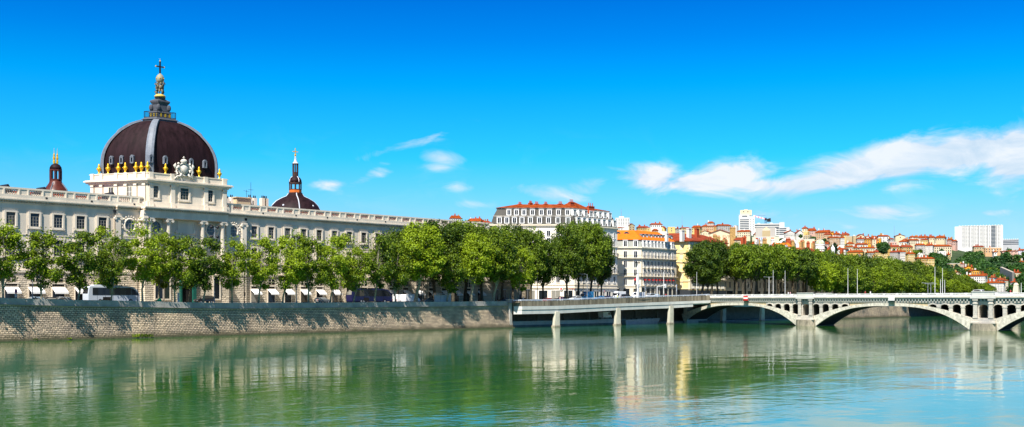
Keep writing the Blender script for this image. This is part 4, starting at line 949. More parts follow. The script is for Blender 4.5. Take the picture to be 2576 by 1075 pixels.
k = MB(); pk = at(1443, 400); k.prism([(pk[0]-6,pk[1]-3),(pk[0]+5,pk[1]-3),(pk[0]+9,pk[1]+4),(pk[0]-4,pk[1]+5)], 41.2, 43.4, [(pk[0]-.8,pk[1]),(pk[0]+.3,pk[1]),(pk[0]+.5,pk[1]+1),(pk[0]-.6,pk[1]+1)]); k.build('hipped_roof_peak', TILE_R, RR)
# ---- orange roofed building
b1, b2 = (100.8, 26.0), (124.1, 26.0); b0_ = (b1[0]-.6719*16, b1[1]+.7407*16)
OP = [b0_, b1, b2, (124.6, 44), (96, 50)]
OH = thing('orange_roofed_building', 'cream apartment building with bright orange roof, round roof dormers and red window awnings', 'building', (108, 36, Z0))
k = MB(); k.prism(OP, Z0-.3, 27.6); k.build('wall', CREAM_R, OH)
k = MB(); k.prism(inset(OP, -.5), 27.6, 28.0); k.prism(inset(OP, -.2), 27.2, 27.6); k.prism(inset(OP, -.25), 13.2, 13.6); k.build('cornice', CREAM_R, OH)
k = MB(); k.prism(OP, 28.0, 30.7, inset(OP, .8)); k.build('mansard_roof', SLATE_G, OH)
k = MB(); k.prism(inset(OP, .25), 30.7, 30.95); k.prism(inset(OP, .3), 30.95, 34.6, inset(OP, 5.2)); OR = k.build('tile_roof', TILE_O, OH)
Ux = lambda l: [1529.5+z*.1302 for z in l]
t1 = us(b0_, b1, Ux([333, 533]), 28); t2_ = us(b1, b2, Ux([695,770,845,910,975,1040,1105,1170,1240]), 28)
edge_windows(OH, b0_, b1, t1, 28.15, 1.15, 2.1, 'dormer', .15); edge_windows(OH, b1, b2, t2_, 28.15, .95, 2.1, 'dormer', .15)
for z in (24.0, 20.4, 17.2, 13.8):
    edge_windows(OH, b0_, b1, t1, z, 1.2, 2.4, 'white'); edge_windows(OH, b1, b2, t2_, z, 1.0, 2.35, 'white')
balcony(OH, b1, b2, 23.9); balcony(OH, b0_, b1, 23.9, .3); balcony(OH, b1, b2, 17.1); balcony(OH, b0_, b1, 17.1, .3)
for t_ in t2_:
    for z in (20.3, 13.7): balcony(OH, b1, b2, z, max(0, t_-.033), min(1, t_+.033), .5, .8)
for A__, B__, ts in ((b1, b2, t2_), (b0_, b1, [t1[-1]])):
    for t_ in ts:
        L_ = math.dist(A__, B__); p, q = lerp(A__, B__, t_-.6/L_), lerp(A__, B__, t_+.6/L_); dx, dy = (B__[0]-A__[0])/L_, (B__[1]-A__[1])/L_; nx, ny = dy, -dx
        m_ = MB(); m_.hexa([(p[0]+nx*.8,p[1]+ny*.8,15.5),(q[0]+nx*.8,q[1]+ny*.8,15.5),(q[0],q[1],16.2),(p[0],p[1],16.2)], [(p[0]+nx*.8,p[1]+ny*.8,15.6),(q[0]+nx*.8,q[1]+ny*.8,15.6),(q[0],q[1],16.35),(p[0],p[1],16.35)]); m_.build('awning', REDP, OH)
shops(OH, b1, b2, 8, 12.6, .7, BLACK, 8.4); shops(OH, lerp(b0_, b1, .3), b1, 3, 12.4, .6, BLACK, 8.4)
def roof_dormer(root, u, v, k_, ang, r=1.0):
    p = at(u, k_); z = zv(v, k_); c, s = math.cos(ang), math.sin(ang)
    # front faces direction (s,-c)
    f = (s, -c); m_ = MB(); m_.sm = True; m_.tube([(p[0]+f[0]*1.0, p[1]+f[1]*1.0, z), (p[0]-f[0]*1.8, p[1]-f[1]*1.8, z)], r, 14); o = m_.build('round_dormer', mat('dark_zinc', (.07,.075,.085), .5, .2, 1), root)
    m_ = MB(); m_.tube([(p[0]+f[0]*1.0, p[1]+f[1]*1.0, z), (p[0]+f[0]*1.04, p[1]+f[1]*1.04, z)], r*.82, 14); m_.build('opening', BLACK, o)
    m_ = MB(); m_.tube([(p[0]+f[0]*1.04, p[1]+f[1]*1.04, z-.2), (p[0]+f[0]*1.08, p[1]+f[1]*1.08, z-.2)], r*.5, 12); m_.build('round_window', WHITE, o)
for z in (640, 712, 795, 870, 930, 988, 1048, 1115, 1190): roof_dormer(OR, 1529.5+z*.1302, 594.0+(z-640)*.0068, 421+(z-640)*.027, 0, .85)
for z in (190, 352): roof_dormer(OR, 1529.5+z*.1302, 591, 421, math.atan2(-.7407, .6719), 1.15)
for u, v in ((1570, 581), (1616, 582), (1677, 586.5)): chimney(OH, u, v, 427, 1.1, 3.4, PALECH, 0)
k = MB(); p, q = at(1600, 428), at(1616, 428); k.obox(p, q, 0, 1, 33, 34.8); p, q = at(1660, 436), at(1677, 436); k.obox(p, q, 0, 1, 33, 35); k.build('roof_wall', WHITE_R, OH)
# ---- yellow building
c1 = (133.6, 26.0); c0 = (c1[0]-.6719*9, c1[1]+.7407*9); c2 = (160, 26.0)
YP = [c0, c1, c2, (160, 46), (128, 46)]
YH = thing('yellow_building', 'plain yellow gable wall building with blind windows and brown red overhanging roof', 'building', (140, 36, Z0))
k = MB(); k.prism(YP, Z0-.3, 31.4); k.build('wall', YELLOW_R, YH)
k = MB(); k.obox(c1, c2, -.06, 0, 12.5, 31.4); k.build('river_front', CREAM_R, YH)
k = MB()
for z in (27.0, 23.2, 19.4, 15.6, 12.6): k.obox(c0, c1, -.3, 0, z-.12, z+.12)
k.obox(lerp(c0, c1, .93), c1, -.1, 0, Z0, 31.4); k.build('string_course', mat('pale_yellow_render', (.80,.68,.42), .85, .08, .5), YH)
an = math.atan2(c1[1]-c0[1], c1[0]-c0[0])
for i, z in enumerate((28.0, 24.3, 20.5, 16.6, 13.0)):
    for t_ in (.1, .62):
        p, q = lerp(c0, c1, t_-.07), lerp(c0, c1, t_+.07); m_ = MB(); m_.obox(p, q, -.02, .02, z, z+2.1); m_.obox(p, q, -.2, .02, z+2.1, z+2.3); m_.build('blind_window', MATS['pale_yellow_render'], YH)
k = MB(); k.obox(c0, c1, -.5, .0, 8.3, 12.1); k.obox(c1, c2, -.5, 0, 8.3, 12.1); k.build('shopfront', mat('dark_shop_panel', (.03,.035,.04), .5, .2, 1), YH)
tt = [.08,.2,.32,.44,.56,.68,.8,.92]
for z in (28.2, 24.4, 20.6, 16.6, 12.9): edge_windows(YH, c1, c2, tt, z, 1.2, 2.2, 'white')
for z in (20.5, 16.5): balcony(YH, c1, c2, z)
k = MB(); k.prism(inset(YP, -1.1), 31.4, 31.75); k.prism(inset(YP, -1.1), 31.75, 35.0, inset(YP, 6.5)); k.build('tile_roof', TILE_B, YH)
chimney(YH, 1716, 579, 440, 1.9, 4.6, PALECH, 0, d=1.2); chimney(YH, 1733, 575, 444, 1.9, 5.2, PALECH, 0, d=1.2); chimney(YH, 1753, 575, 451, 1.9, 5.6, BRICKCH, 0, d=1.2)
# ---- the houses hidden behind the avenue, seen between trunks
specs = [(161, 186, 28.5, 'pale stone house with slender pilasters between the first avenue trunks', CREAM_R, 'brown'), (187, 214, 29.5, 'white house with arched windows behind the avenue trunks', WHITE_R, 'red'),
         (215, 240, 28, 'beige stone house behind the avenue left of the lamp mast', CREAM_R, 'red'), (241, 268, 30, 'white house half hidden behind the avenue near the bridge pedestal', WHITE_R, 'brown'), (269, 300, 28, 'cream house hidden behind the dense part of the avenue', CREAM_R, 'red'), (301, 340, 26, 'ochre house hidden behind the far half of the avenue', YELLOW_R, 'brown')]
for x0, x1, zt, lab, m_, rf in specs:
    T = thing('town_house', lab, 'house', ((x0+x1)/2, 36, Z0)); P = [(x0, 32), (x1, 32), (x1, 48), (x0, 48)]
    k = MB(); k.prism(P, Z0, zt); k.build('wall', m_, T); k = MB(); k.prism(inset(P, -.6), zt, zt+.3); k.prism(inset(P, -.6), zt+.3, zt+3.4, inset(P, 6.5)); k.build('roof', TILE_R if rf == 'red' else TILE_B, T)
    k = MB(); k.prism(inset(P, -.3), 12.6, 12.9); k.build('string_course', WHITE_R, T)
    n = int((x1-x0)/3.2)
    for z in (13.4, 17.2, 21, 24.6): edge_windows(T, P[0], P[1], [(i+.5)/n for i in range(n)], z, 1.3, 2.5, 'white')
    shops(T, P[0], P[1], n//2, 12, .6, BLACK, 8.4)
    for q in (.25, .7):
        xx = x0+(x1-x0)*q; mm = MB(); mm.box(xx-.9, xx+.9, 37, 38.2, zt+1, zt+6); o = mm.build('chimney', R.choice([BRICKCH, OCHCH, PALECH]), T)
        mm = MB(); [mm.cyl(xx-.6+.6*i, 37.6, zt+6, zt+6.7, .18, .14, 6) for i in range(3)]; mm.build('chimney_pot', BRICKCH, o)
# ---------------------------------------------------------------- hillside quarter
def sky_v(u): return float(np.interp(u, [1100,1540,1640,1750,1900,2000,2120,2200,2300,2400,2460,2576], [575,574,580,572,570,572,576,582,590,604,618,622]))
def K_of(u, v):
    S = sky_v(u); return float(np.interp(v, [S, 735], [1500, 760]))
def terr_z(u, K):
    S = sky_v(u); v = S+(735-S)*(1500-K)/740+20
    z = zv(v, K)
    if K < 760: z = GZ+(zv(sky_v(u)+(735-sky_v(u))+20, 760)-GZ)*max(0, (K-560)/200)
    return max(z, GZ+.01 if K < 800 else z)
vs = []; fs = []; US = list(range(1000, 2900, 30)); KS = list(range(560, 1500, 30))+[1500, 1560, 1700, 2200]
for K in KS:
    for u in US:
        p = at(u, K); z = terr_z(u, min(K, 1500)); 
        if K > 1500: z = terr_z(u, 1500)+(K-1500)*.02
        vs.append((p[0], p[1], z-1.5))
nU = len(US)
for j in range(len(KS)-1):
    for i in range(nU-1): fs.append((j*nU+i, j*nU+i+1, (j+1)*nU+i+1, (j+1)*nU+i))
MB().add(vs, fs).build('hill', GRND)['kind'] = 'structure'
ZC = {'a': lambda x, y: (1529.5+x*.1302, 523.2+y*.1302), 'b': lambda x, y: (1824.6+x*.10417, 523.2+y*.10417), 'c': lambda x, y: (2066.1+x*.11232, 550.1+y*.11232), 'd': lambda x, y: (2307.7+x*.18725, 550.1+y*.18725), 'u': lambda x, y: (x, y),
      'e': lambda x, y: (1784.4+x*.0499, 570.2+y*.0499)}
WC = {'w': ('house_white', (.66,.62,.56)), 'c': ('house_cream', (.62,.51,.33)), 'y': ('house_yellow', (.64,.46,.16)), 'o': ('house_orange', (.66,.30,.02)), 'p': ('house_peach', (.54,.33,.17)), 'k': ('house_pink', (.54,.33,.26)),
      't': ('house_tan', (.42,.32,.18)), 'g': ('house_grey', (.42,.38,.34)), 'h': ('house_ochre', (.48,.29,.08)), 'l': ('house_lilac', (.70,.66,.74)), 'r': ('house_red', (.45,.13,.06))}
for q, (n_, c_) in WC.items(): mat(n_, c_, .9, .12, .12, streak=.6)
RC = {'r': TILE_R, 'o': TILE_O, 'b': TILE_B, 'f': None}
hw_m = {}
def hwin(wd, ht):
    key = (round(wd, 1), round(ht, 1))
    if key not in hw_m:
        m_ = MB(); m_.cur = 0; m_.box(-wd/2, wd/2, -.06, .02, 0, ht); m_.cur = 1; m_.box(-wd/2-.12, wd/2+.12, -.2, .02, -.2, 0); m_.box(-wd/2-.12, wd/2+.12, -.12, .02, ht, ht+.15); hw_m[key] = m_.mesh('window', [GLASS, WHITE])
    return hw_m[key]
HR = random.Random(77)
def house(zc, x0, x1, yr, ye, yb, wc, rc, lab, nx=0, ny=0, rot=None, K=None, kind='hip', ch=2, name='hill_house', cat='house'):
    u0, vr = ZC[zc](x0, yr); u1, ve = ZC[zc](x1, ye); _, vb = ZC[zc](x0, yb)
    uc = (u0+u1)/2; K = K or K_of(uc, ve)
    if rot is None: rot = HR.choice([-.45, -.2, .2, .35, .45])
    Wp = (u1-u0)*K/FPX; dep = min(max(6, Wp*.42), 11); fr = max((Wp-dep*abs(math.sin(rot)))/math.cos(rot), Wp*.55); dep = min(dep, max(3, (Wp-fr*math.cos(rot))/max(.05, abs(math.sin(rot))))) if abs(rot) > .05 else dep
    p = at(uc, K); ze = zv(ve, K); zr = ze+(zv(vr, K+dep/2)-ze)*.85; zb = min(zv(vb, K), terr_z(uc, min(K, 1500)) if K < 2000 else 0)-4
    az_ = math.atan2(FW[1], FW[0])-PI/2-math.atan((uc-1288)/FPX)    # local +y looks away from the viewpoint
    T = thing(name, lab, cat, (p[0], p[1], zb), az_+rot)
    H = ze-zb; k = MB(); hx = fr/2
    F = [(-hx, 0), (hx, 0), (hx, dep), (-hx, dep)]
    k.prism(F, 0, H)
    if kind == 'gable':
        rh = max(zr-ze, 1.0); k.add([(-hx,0,H),(hx,0,H),(0,0,H+rh),(-hx,dep,H),(hx,dep,H),(0,dep,H+rh)], [(0,1,2),(5,4,3)])
    k.build('wall', MATS[WC[wc][0]], T, world=False)
    rm = RC[rc]
    if rm:
        rh = max(zr-ze, .8); o_ = .55; r = MB()
        if kind == 'gable':
            for s in (-1, 1): r.hexa([(s*(hx+o_),-o_,H-.3),(0,-o_,H+rh),(0,dep+o_,H+rh),(s*(hx+o_),dep+o_,H-.3)], [(s*(hx+o_),-o_,H),(0,-o_,H+rh+.3),(0,dep+o_,H+rh+.3),(s*(hx+o_),dep+o_,H)])
        elif kind == 'shed': r.hexa([(-hx-o_,-o_,H),(hx+o_,-o_,H),(hx+o_,dep,H+rh),(-hx-o_,dep,H+rh)], [(-hx-o_,-o_,H+.3),(hx+o_,-o_,H+.3),(hx+o_,dep,H+rh+.3),(-hx-o_,dep,H+rh+.3)])
        else:
            ins = min(dep/2, hx)*.95; ix = ins*(.85 if 'yramid' in lab else .45)
            E = [(-hx-o_,-o_),(hx+o_,-o_),(hx+o_,dep+o_),(-hx-o_,dep+o_)]; r.prism(E, H, H+.25)
            r.prism(E, H+.25, H+rh, [(-hx+ix,dep/2-.1),(hx-ix,dep/2-.1),(hx-ix,dep/2+.1),(-hx+ix,dep/2+.1)])
        ro = r.build('roof', rm, T, world=False)
    else:
        r = MB(); r.box(-hx-.1, hx+.1, -.1, dep+.1, H, H+.35); ro = r.build('roof', CONC, T, world=False); rh = .3
    for i in range(ch):
        cx_ = HR.uniform(-hx*.8, hx*.8); cw_ = HR.uniform(.9, 1.6); c_ = MB(); c_.box(cx_-cw_/2, cx_+cw_/2, dep*.5-.4, dep*.5+.4, H, H+rh+HR.uniform(1.2, 2.4)); c_.build('chimney', HR.choice([BRICKCH, BRICKCH, OCHCH, PALECH]), ro, world=False)
    if nx:
        zv0 = max(zv(vb, K)-zb, H-ny*3.3) if ny else 0; fh = (H-.6-zv0)/ny; wd = min(1.1, fr/nx*.42); ht = min(1.9, fh*.6); me = hwin(wd, ht)
        for j in range(ny):
            for i in range(nx):
                o = bpy.data.objects.new('window', me); COL.objects.link(o); o.parent = T; o.location = (-hx+fr*(i+.5)/nx, 0, zv0+fh*j+fh*.2)
        if rot < -.1 or rot > .1:
            s = 1 if rot < 0 else -1     # the flank that shows
            ns = max(1, int(dep/3.5))
            for j in range(ny):
                for i in range(ns):
                    o = bpy.data.objects.new('window', me); COL.objects.link(o); o.parent = T; o.location = (s*hx, dep*(i+.5)/ns, zv0+fh*j+fh*.2); o.rotation_euler = (0, 0, s*PI/2)
    return T
HL = [
('a',185,400,345,385,430,'w','r','white house with red roof beside the white mast building',4,1),
('a',385,535,300,345,440,'t','b','tan gabled house with chimneys right of the white mast building',2,2),
('a',565,815,345,385,430,'h','b','ochre house with long mossy brown roof on the left skyline',5,1),
('a',815,1060,290,325,390,'w','r','white arcaded house with broad red roof on the left skyline',6,1),
('a',735,870,385,395,440,'y','f','orange yellow flat topped house above the orange roof dormers',2,1),
('a',870,990,400,440,480,'p','r','small red roofed house between orange yellow and pale yellow houses',2,1),
('a',990,1110,350,400,470,'y','r','pale yellow gabled house above the orange roof',1,1),
('a',1155,1305,345,370,490,'y','f','tall cream yellow party wall with red stack left of the mast',1,2),
('a',1305,1395,390,405,490,'g','b','dark terrace house with brown roof left of the two white chimneys',2,2),
('a',1400,1600,370,395,480,'y','r','yellow house behind the two white chimneys',5,2),
('a',1600,1790,330,385,480,'y','r','yellow house with steep bright red roof behind the red chimney',4,2),
('a',1790,2080,315,360,440,'p','r','long peach house with red roof below the small pyramid roof',7,2),
('a',1910,2050,255,295,320,'g','r','grey glazed pavilion with red pyramid roof on the skyline',3,1),
('a',2100,2410,310,345,440,'g','r','grey white house with red roof left of the white tower block',7,3),
('a',1770,1980,440,475,560,'c','b','cream house with low brown roof left of the painted gable',4,1),
('a',2410,2500,335,345,440,'w','f','narrow white blank house left of the white tower block',0,0),
('b',270,610,530,580,700,'c','r','cream yellow house with red roof right below the white tower block',6,2),
('b',690,915,590,640,690,'c','r','cream house with red roof left of the sand coloured pyramid',3,1),
('b',920,1080,575,600,680,'w','r','white gabled house right under the sand coloured pyramid',1,1),
('b',1085,1165,590,640,690,'c','r','narrow cream house with red roof right of the sand coloured pyramid',1,1),
('b',1440,1700,545,600,690,'w','r','white house with rows of dark windows left of the yellow gable',7,2),
('b',1700,1900,530,605,690,'w','b','white house with brown roof touching the yellow gable',5,2),
('b',1870,2010,545,580,640,'y','f','yellow blank gable on the middle skyline',0,0),
('b',1840,1990,455,500,560,'c','r','small cream house topping the middle hill with red roof',2,1),
('b',2000,2210,480,555,640,'k','r','dusty pink house with broad red roof on the middle skyline',5,2),
('b',2140,2540,525,600,780,'p','r','large peach tenement with wide red hipped roof, tallest on the middle skyline',8,4),
('b',2370,2560,600,650,880,'p','b','peach tenement with dark eaves right of the largest peach tenement',5,4),
('b',1866,2060,640,670,760,'t','f','tan and white house behind the white arch roof',3,2),
('c',170,310,300,345,430,'o','r','orange gabled house on the skyline right of the peach tenements',1,1),
('c',290,450,310,360,400,'k','r','pink house with red roof and many chimneys on the skyline',3,1),
('c',165,430,395,432,610,'p','r','wide peach tenement with red roof above the cypress',8,4),
('c',415,540,400,435,600,'w','r','white tenement with dark window rows right of the wide peach tenement',5,3),
('c',450,640,315,370,400,'y','b','cream yellow house with dark roof on the skyline',1,1),
('c',540,700,370,400,600,'t','f','tall tan blank party wall below the dark roofed skyline house',0,0),
('c',690,795,360,390,600,'t','f','narrow beige blank party wall with chimney left of the shaded arcade house',0,0),
('c',780,1000,345,400,450,'c','r','cream house with red roof and white gable on the skyline above the arcade house',3,1),
('c',790,970,425,460,560,'g','b','shaded grey arcade house with brown roof',6,2),
('c',1000,1120,380,425,460,'k','r','pinkish house with red roof above the orange house',3,1),
('c',965,1135,430,462,620,'o','r','orange house with shaded left wall left of the tall cream slice',3,2),
('c',1110,1260,375,440,480,'r','r','dark red roofed house above the tall cream slice',2,1),
('c',1135,1235,455,462,680,'c','r','tall cream slice of a house between two orange walls',1,3),
('c',1228,1335,436,445,685,'o','f','tall vivid orange yellow blank house, the brightest on the hill',1,2),
('c',1265,1535,360,400,570,'w','r','white house with three arched windows right of the vivid orange house',3,2),
('c',1520,1640,430,460,510,'g','b','small grey roofed house left of the thin mast',2,1),
('c',1650,1890,355,390,480,'c','r','cream gabled house right of the thin mast',1,1),
('c',1980,2190,382,425,470,'c','r','long cream house with red roof on the right skyline',5,1),
('c',2190,2389,385,425,470,'k','r','pink house with red roof on the right skyline',4,1),
('c',1790,1945,450,485,530,'p','r','small house with red roof and skylights below the cream gabled house',2,1),
('c',1945,2210,450,490,575,'c','r','cream house with four dark windows in the second row of the right skyline',5,2),
('c',2210,2389,448,480,560,'y','b','yellow house with dark gallery in the second row',4,1),
('c',1515,1700,508,525,590,'k','f','flat topped pink house above the long brown red roof',3,1),
('c',1720,1925,480,522,590,'w','r','white house with red roof above the long brown red roof',3,1),
('c',1450,1780,585,635,740,'h','b','ochre terrace house under the left half of the long brown red roof',5,1),
('c',1780,2070,585,640,745,'h','b','ochre terrace house under the right half of the long brown red roof',5,2),
('c',2110,2330,550,600,790,'g','r','grey white tenement with dark window rows, left of two alike',6,4),
('c',80,185,540,575,660,'k','r','small pink house with red roof beside the green glass dome',2,2),
('c',570,740,515,568,640,'c','r','belvedere house with red pyramid roof above the trees',4,1),
('c',350,520,588,630,690,'w','f','white low gable house left of the belvedere house',1,1),
('c',480,740,600,640,720,'c','r','cream house with row of dark windows under the belvedere',6,1),
('c',300,560,655,695,720,'w','r','low house with orange red roof right of the small white cupola',0,0),
('c',575,935,700,758,800,'h','r','long low red roof house touching the tree tops',0,0),
('c',790,1060,540,585,650,'w','r','white house with red roof above the cream window row house',4,1),
('c',720,850,610,660,720,'t','r','small tan house with red roof right of the belvedere',1,1),
('c',830,1230,628,665,740,'c','r','cream house with long row of arched windows below the orange houses',10,1),
('c',1010,1200,725,768,830,'g','r','low grey house with red roof at the tree line',5,1),
('c',1180,1515,700,755,880,'y','b','long pale yellow house with dark brown roof at the tree line',9,2),
('c',1510,1732,710,758,960,'g','b','dusty grey tenement with many windows at the tree line',8,4),
('c',1728,1918,705,750,980,'w','r','bright white tenement with many windows at the tree line',6,4),
('c',1915,2122,745,795,1000,'y','r','bright yellow tenement with many windows at the tree line',6,4),
('c',2130,2389,860,895,1060,'h','r','ochre house with red roof low at the tree line',7,2),
('d',-20,135,228,262,345,'w','r','white house with steep red roof on the right skyline',3,1),
('d',135,232,228,258,340,'c','r','cream house with red roof left of the widest pale house on the right skyline',3,1),
('d',228,372,225,262,345,'c','r','wide pale house with grey dormered roof on the right skyline',4,1),
('d',385,470,262,290,345,'k','r','pink house with red roof next to the large white slab',3,2),
('d',455,525,283,305,362,'k','r','last small pink house before the large white slab',2,2),
('d',103,210,338,365,475,'w','r','white tenement with dark window rows and red roof, right of the grey white one',6,4),
('d',215,472,345,375,560,'c','r','big cream tenement with five window rows above the dark trees',8,5),
('d',15,90,460,480,520,'w','f','low white wall house with yellow gable under the white tenements',1,1),
('d',0,240,513,540,630,'y','r','long yellow house with red roof and many shutters in front of the dark trees',11,2),
('d',405,455,463,488,555,'y','r','tiny yellow house with orange red roof at the foot of the big cream tenement',1,2),
('d',280,390,430,440,540,'w','f','blank white wall house with dark slits under the big cream tenement',2,3),
('d',755,905,362,380,430,'t','b','tan house below the left part of the large white slab',4,1),
('d',905,1140,383,392,478,'p','f','flat topped peach house below the right part of the large white slab',6,2),
('d',1020,1080,435,452,485,'w','r','tiny white house with red roof in the wood under the slab',1,1),
('d',1140,1350,428,440,470,'k','r','long low pink house right of the peach house',4,1),
('d',1345,1440,405,430,500,'l','r','lilac white house with red roof at the right margin',4,3),
('d',1388,1440,558,585,660,'g','r','grey house with red roof half hidden in the wood at the right margin',2,2),
('d',425,590,598,605,700,'t','f','blank tan party wall house at the edge of the wood',2,1),
('d',575,640,598,610,700,'k','b','pink house attached to the blank tan party wall',3,2),
('d',622,755,632,665,745,'o','r','orange gabled house with small windows below the wood',4,2),
('d',705,860,690,704,765,'o','r','lower orange terrace right of the orange gabled house',5,1),
('d',590,912,748,775,885,'w','r','large white house with long red roof above the avenue end',11,3),
('d',480,600,712,738,780,'c','b','cream gabled cottages left of the large white red roofed house',2,1),
('d',860,948,733,755,830,'c','r','cream house with shutters right of the orange terrace',2,2),
('d',945,1048,778,795,842,'w','r','small white house with red roof above the long white waterfront block',4,1),
('d',918,1162,838,868,990,'w','r','long white waterfront block with red roof and arcade',12,4),
('d',1160,1235,815,835,980,'c','b','narrow beige waterfront house with balconies',4,5),
('d',1300,1400,710,728,825,'c','r','cream house with red roof under the stone ramp wall',4,2),
('d',1235,1310,835,860,900,'w','r','small white and red roofed cottage left of the obelisk',2,1),
('d',1050,1160,790,830,850,'p','b','peach house with several chimneys behind the long waterfront block',3,1),
('u',1133,1163,541,550,568,'w','r','small white six storey house on the far left hill behind the hospital roof',5,3),
('u',1171,1213,548,557,571,'h','r','ochre villa with red roof and arcade behind the trees left of the mansard building',6,1),
('u',1213,1238,555,561,572,'w','b','low white house with red brown roof touching the mansard building',3,1)]
for r in HL:
    kw = {}
    if 'gable' in r[8] and 'party' not in r[8]: kw['kind'] = 'gable'
    house(*r[:9], nx=r[9], ny=r[10], ch=HR.choice([1, 2, 3]) if r[7] != 'f' else HR.choice([0, 1]), K=1300 if r[0] == 'u' else None, **kw)
# near roofs with tall chimney stacks along the top of the avenue
NR = [('b',225,480,700,780,860,'c','b','red tiled roof with brick stacks at the left end of the avenue tops',600),('b',600,830,800,880,960,'w','r','white gabled attic with slanting red roof just above the avenue',590),
('b',830,1110,745,900,960,'w','f','white attic wall between two brick stacks above the avenue',600),('b',1180,1570,830,935,1000,'c','o','bright orange red hipped roof with small finial just above the avenue',585),('b',1110,1180,870,900,960,'w','r','small white attic beside the grey stack',595)]
for r in NR: house(*r[:9], K=r[9], ch=0, rot=.0, name='roofed_house')
def stack(zc, x0, x1, y0, y1, m_, K, lab, pots=3):
    u0, v0 = ZC[zc](x0, y0); u1, v1 = ZC[zc](x1, y1); p = at((u0+u1)/2, K); zt, zb = zv(v0, K), zv(v1, K)-6; w = (u1-u0)*K/FPX
    T = thing('chimney_stack', lab, 'chimney', (p[0], p[1], zb)); a = -math.atan2(FW[0], FW[1]); T.rotation_euler = (0, 0, a); T.matrix_basis = Matrix.Translation(T.location) @ Matrix.Rotation(a, 4, 'Z')
    k = MB(); k.box(-w/2, w/2, -.9, .9, 0, zt-zb); k.box(-w/2-.15, w/2+.15, -1.05, 1.05, zt-zb-.6, zt-zb-.3); k.build('stack', m_, T, world=False)
    k = MB()
    for i in range(pots): k.cyl(-w/2+w*(i+.5)/pots, 0, zt-zb, zt-zb+.8, .2, .15, 6)
    if pots: k.build('chimney_pot', BRICKCH, T, world=False)
for s in (('b',740,832,770,900,OCHCH,580,'squat ochre brick chimney stack above the avenue, left of the skylights'),('b',905,992,755,900,OCHCH,582,'ochre brick chimney stack with dark pots right of the skylights'),('b',1105,1180,755,930,PALECH,575,'tall grey chimney stack in front of the cream hall'),
          ('b',440,500,700,850,BRICKCH,590,'slim red chimney stack at the left end of the avenue tops'),('b',1470,1570,740,900,BRICKCH,610,'broad brick stack seen through the white arch roof'),('b',1590,1660,790,900,OCHCH,610,'shorter brown stack right inside the white arch roof'),('b',2105,2155,840,990,BRICKCH,590,'red chimney slab left of the green glass dome'),
          ('b',1970,2030,835,930,BRICKCH,600,'pinkish stack in front of the cream hall'),('b',1840,1905,800,900,OCHCH,602,'brown stack before the right half of the cream hall'),('e',1040,1310,45,720,OCHCH,640,'very tall wide rubble chimney wall right of the painted gable'),('e',700,900,690,900,BRICKCH,560,'orange red chimney block below the painted gable'),('e',190,360,430,760,OCHCH,630,'rubble chimney stack left of the painted gable'),('e',365,540,520,780,OCHCH,625,'second shorter rubble stack left of the painted gable'),('e',240,340,20,200,OCHCH,700,'thin ochre stack topping the painted gable house')): stack(*s)
# painted gable
T = house('e', 40, 1040, 150, 330, 860, 'c', 'b', 'weathered cream gable house with large faded painted letters', K=650, rot=.0, kind='gable', ch=0, name='gable_house')
px_, py_ = 0, 0
K = 650; tm = text_mesh("EVR", 2.9, 'painted_lettering', mat('faded_brown_paint', (.36,.24,.14), .9, .3, 1), .02)
o = bpy.data.objects.new('painted_lettering', tm); COL.objects.link(o); o.parent = T
u_c = 1784.4+860*.0499; zc_ = zv(570.2+600*.0499, K)-T.location.z; uu0 = 1784.4+540*.0499
o.location = ((u_c-uu0)*K/FPX, -.05, zc_); o.rotation_euler = (PI/2, 0, 0)
# cream hall with white arched roof, metal clad building, pyramid
house('b', 660, 1290, 698, 712, 960, 'c', 'f', 'long cream hall with flat roof left of the white arch', K=700, rot=0, ch=0, name='cream_hall', cat='building')
T = house('b', 1760, 2150, 755, 765, 960, 'c', 'f', 'cream hall wall with flat roof right of the white arch', K=700, rot=0, ch=0, name='cream_hall', cat='building')
K = 690; p = at(1983, K); zb = zv(610.5, K)-3; r_ = 24*K/FPX; aF = -math.atan2(FW[0], FW[1])-.1
T = thing('arched_roof', 'white semicircular barrel roof rising above the avenue trees', 'roof', (p[0], p[1], zb), aF)
for (ra, rb, y0, y1, nm, mm) in ((r_, r_*.80, 0, 3, 'outer_arch', WHITE), (r_*.70, r_*.62, 4, 6, 'inner_arch', GREYMET)):
    vs = []; fs = []; n = 24
    for i in range(n+1):
        a = PI*i/n; c, s = math.cos(a), math.sin(a)
        for rr, y in ((ra, y0), (ra, y1), (rb, y1), (rb, y0)): vs.append((rr*c*1.0, y, 1.5+rr*s*.72))
    for i in range(n):
        for j in range(4): fs.append((i*4+j, i*4+(j+1) % 4, (i+1)*4+(j+1) % 4, (i+1)*4+j))
    k = MB(); k.add(vs, fs); k.build(nm, mm, T, world=False)
k = MB(); k.box(-r_*1.2, -r_*.8, 0, 8, -8, 3.2); k.box(r_*.8, r_*1.1, 0, 8, -8, 2); k.build('side_wall', WHITE_R, T, world=False)
T = house('b', 770, 905, 715, 720, 800, 'w', 'f', 'sloping glazed skylight roof with blue strips beside the stacks', K=620, rot=0, ch=0, name='skylight_house')
k = MB()
for i in range(6): x = -3.0+i*1.1; k.hexa([(x,-.6,T.get('h',0)+0),(x+.5,-.6,0),(x+.5,-.2,0),(x,-.2,0)], [(x+.4,-.3,0.1),(x+.9,-.3,.1),(x+.9,-.1,.1),(x+.4,-.1,.1)])
zt = zv(523.2+718*.10417, 620)-T.location.z
k = MB()
for i in range(6): x = -2.6+i*.95; k.hexa([(x,-.5,zt-1.9),(x+.45,-.5,zt-1.9),(x+.45,-.3,zt-1.9),(x,-.3,zt-1.9)], [(x+.3,-.12,zt),(x+.75,-.12,zt),(x+.75,-.02,zt),(x+.3,-.02,zt)])
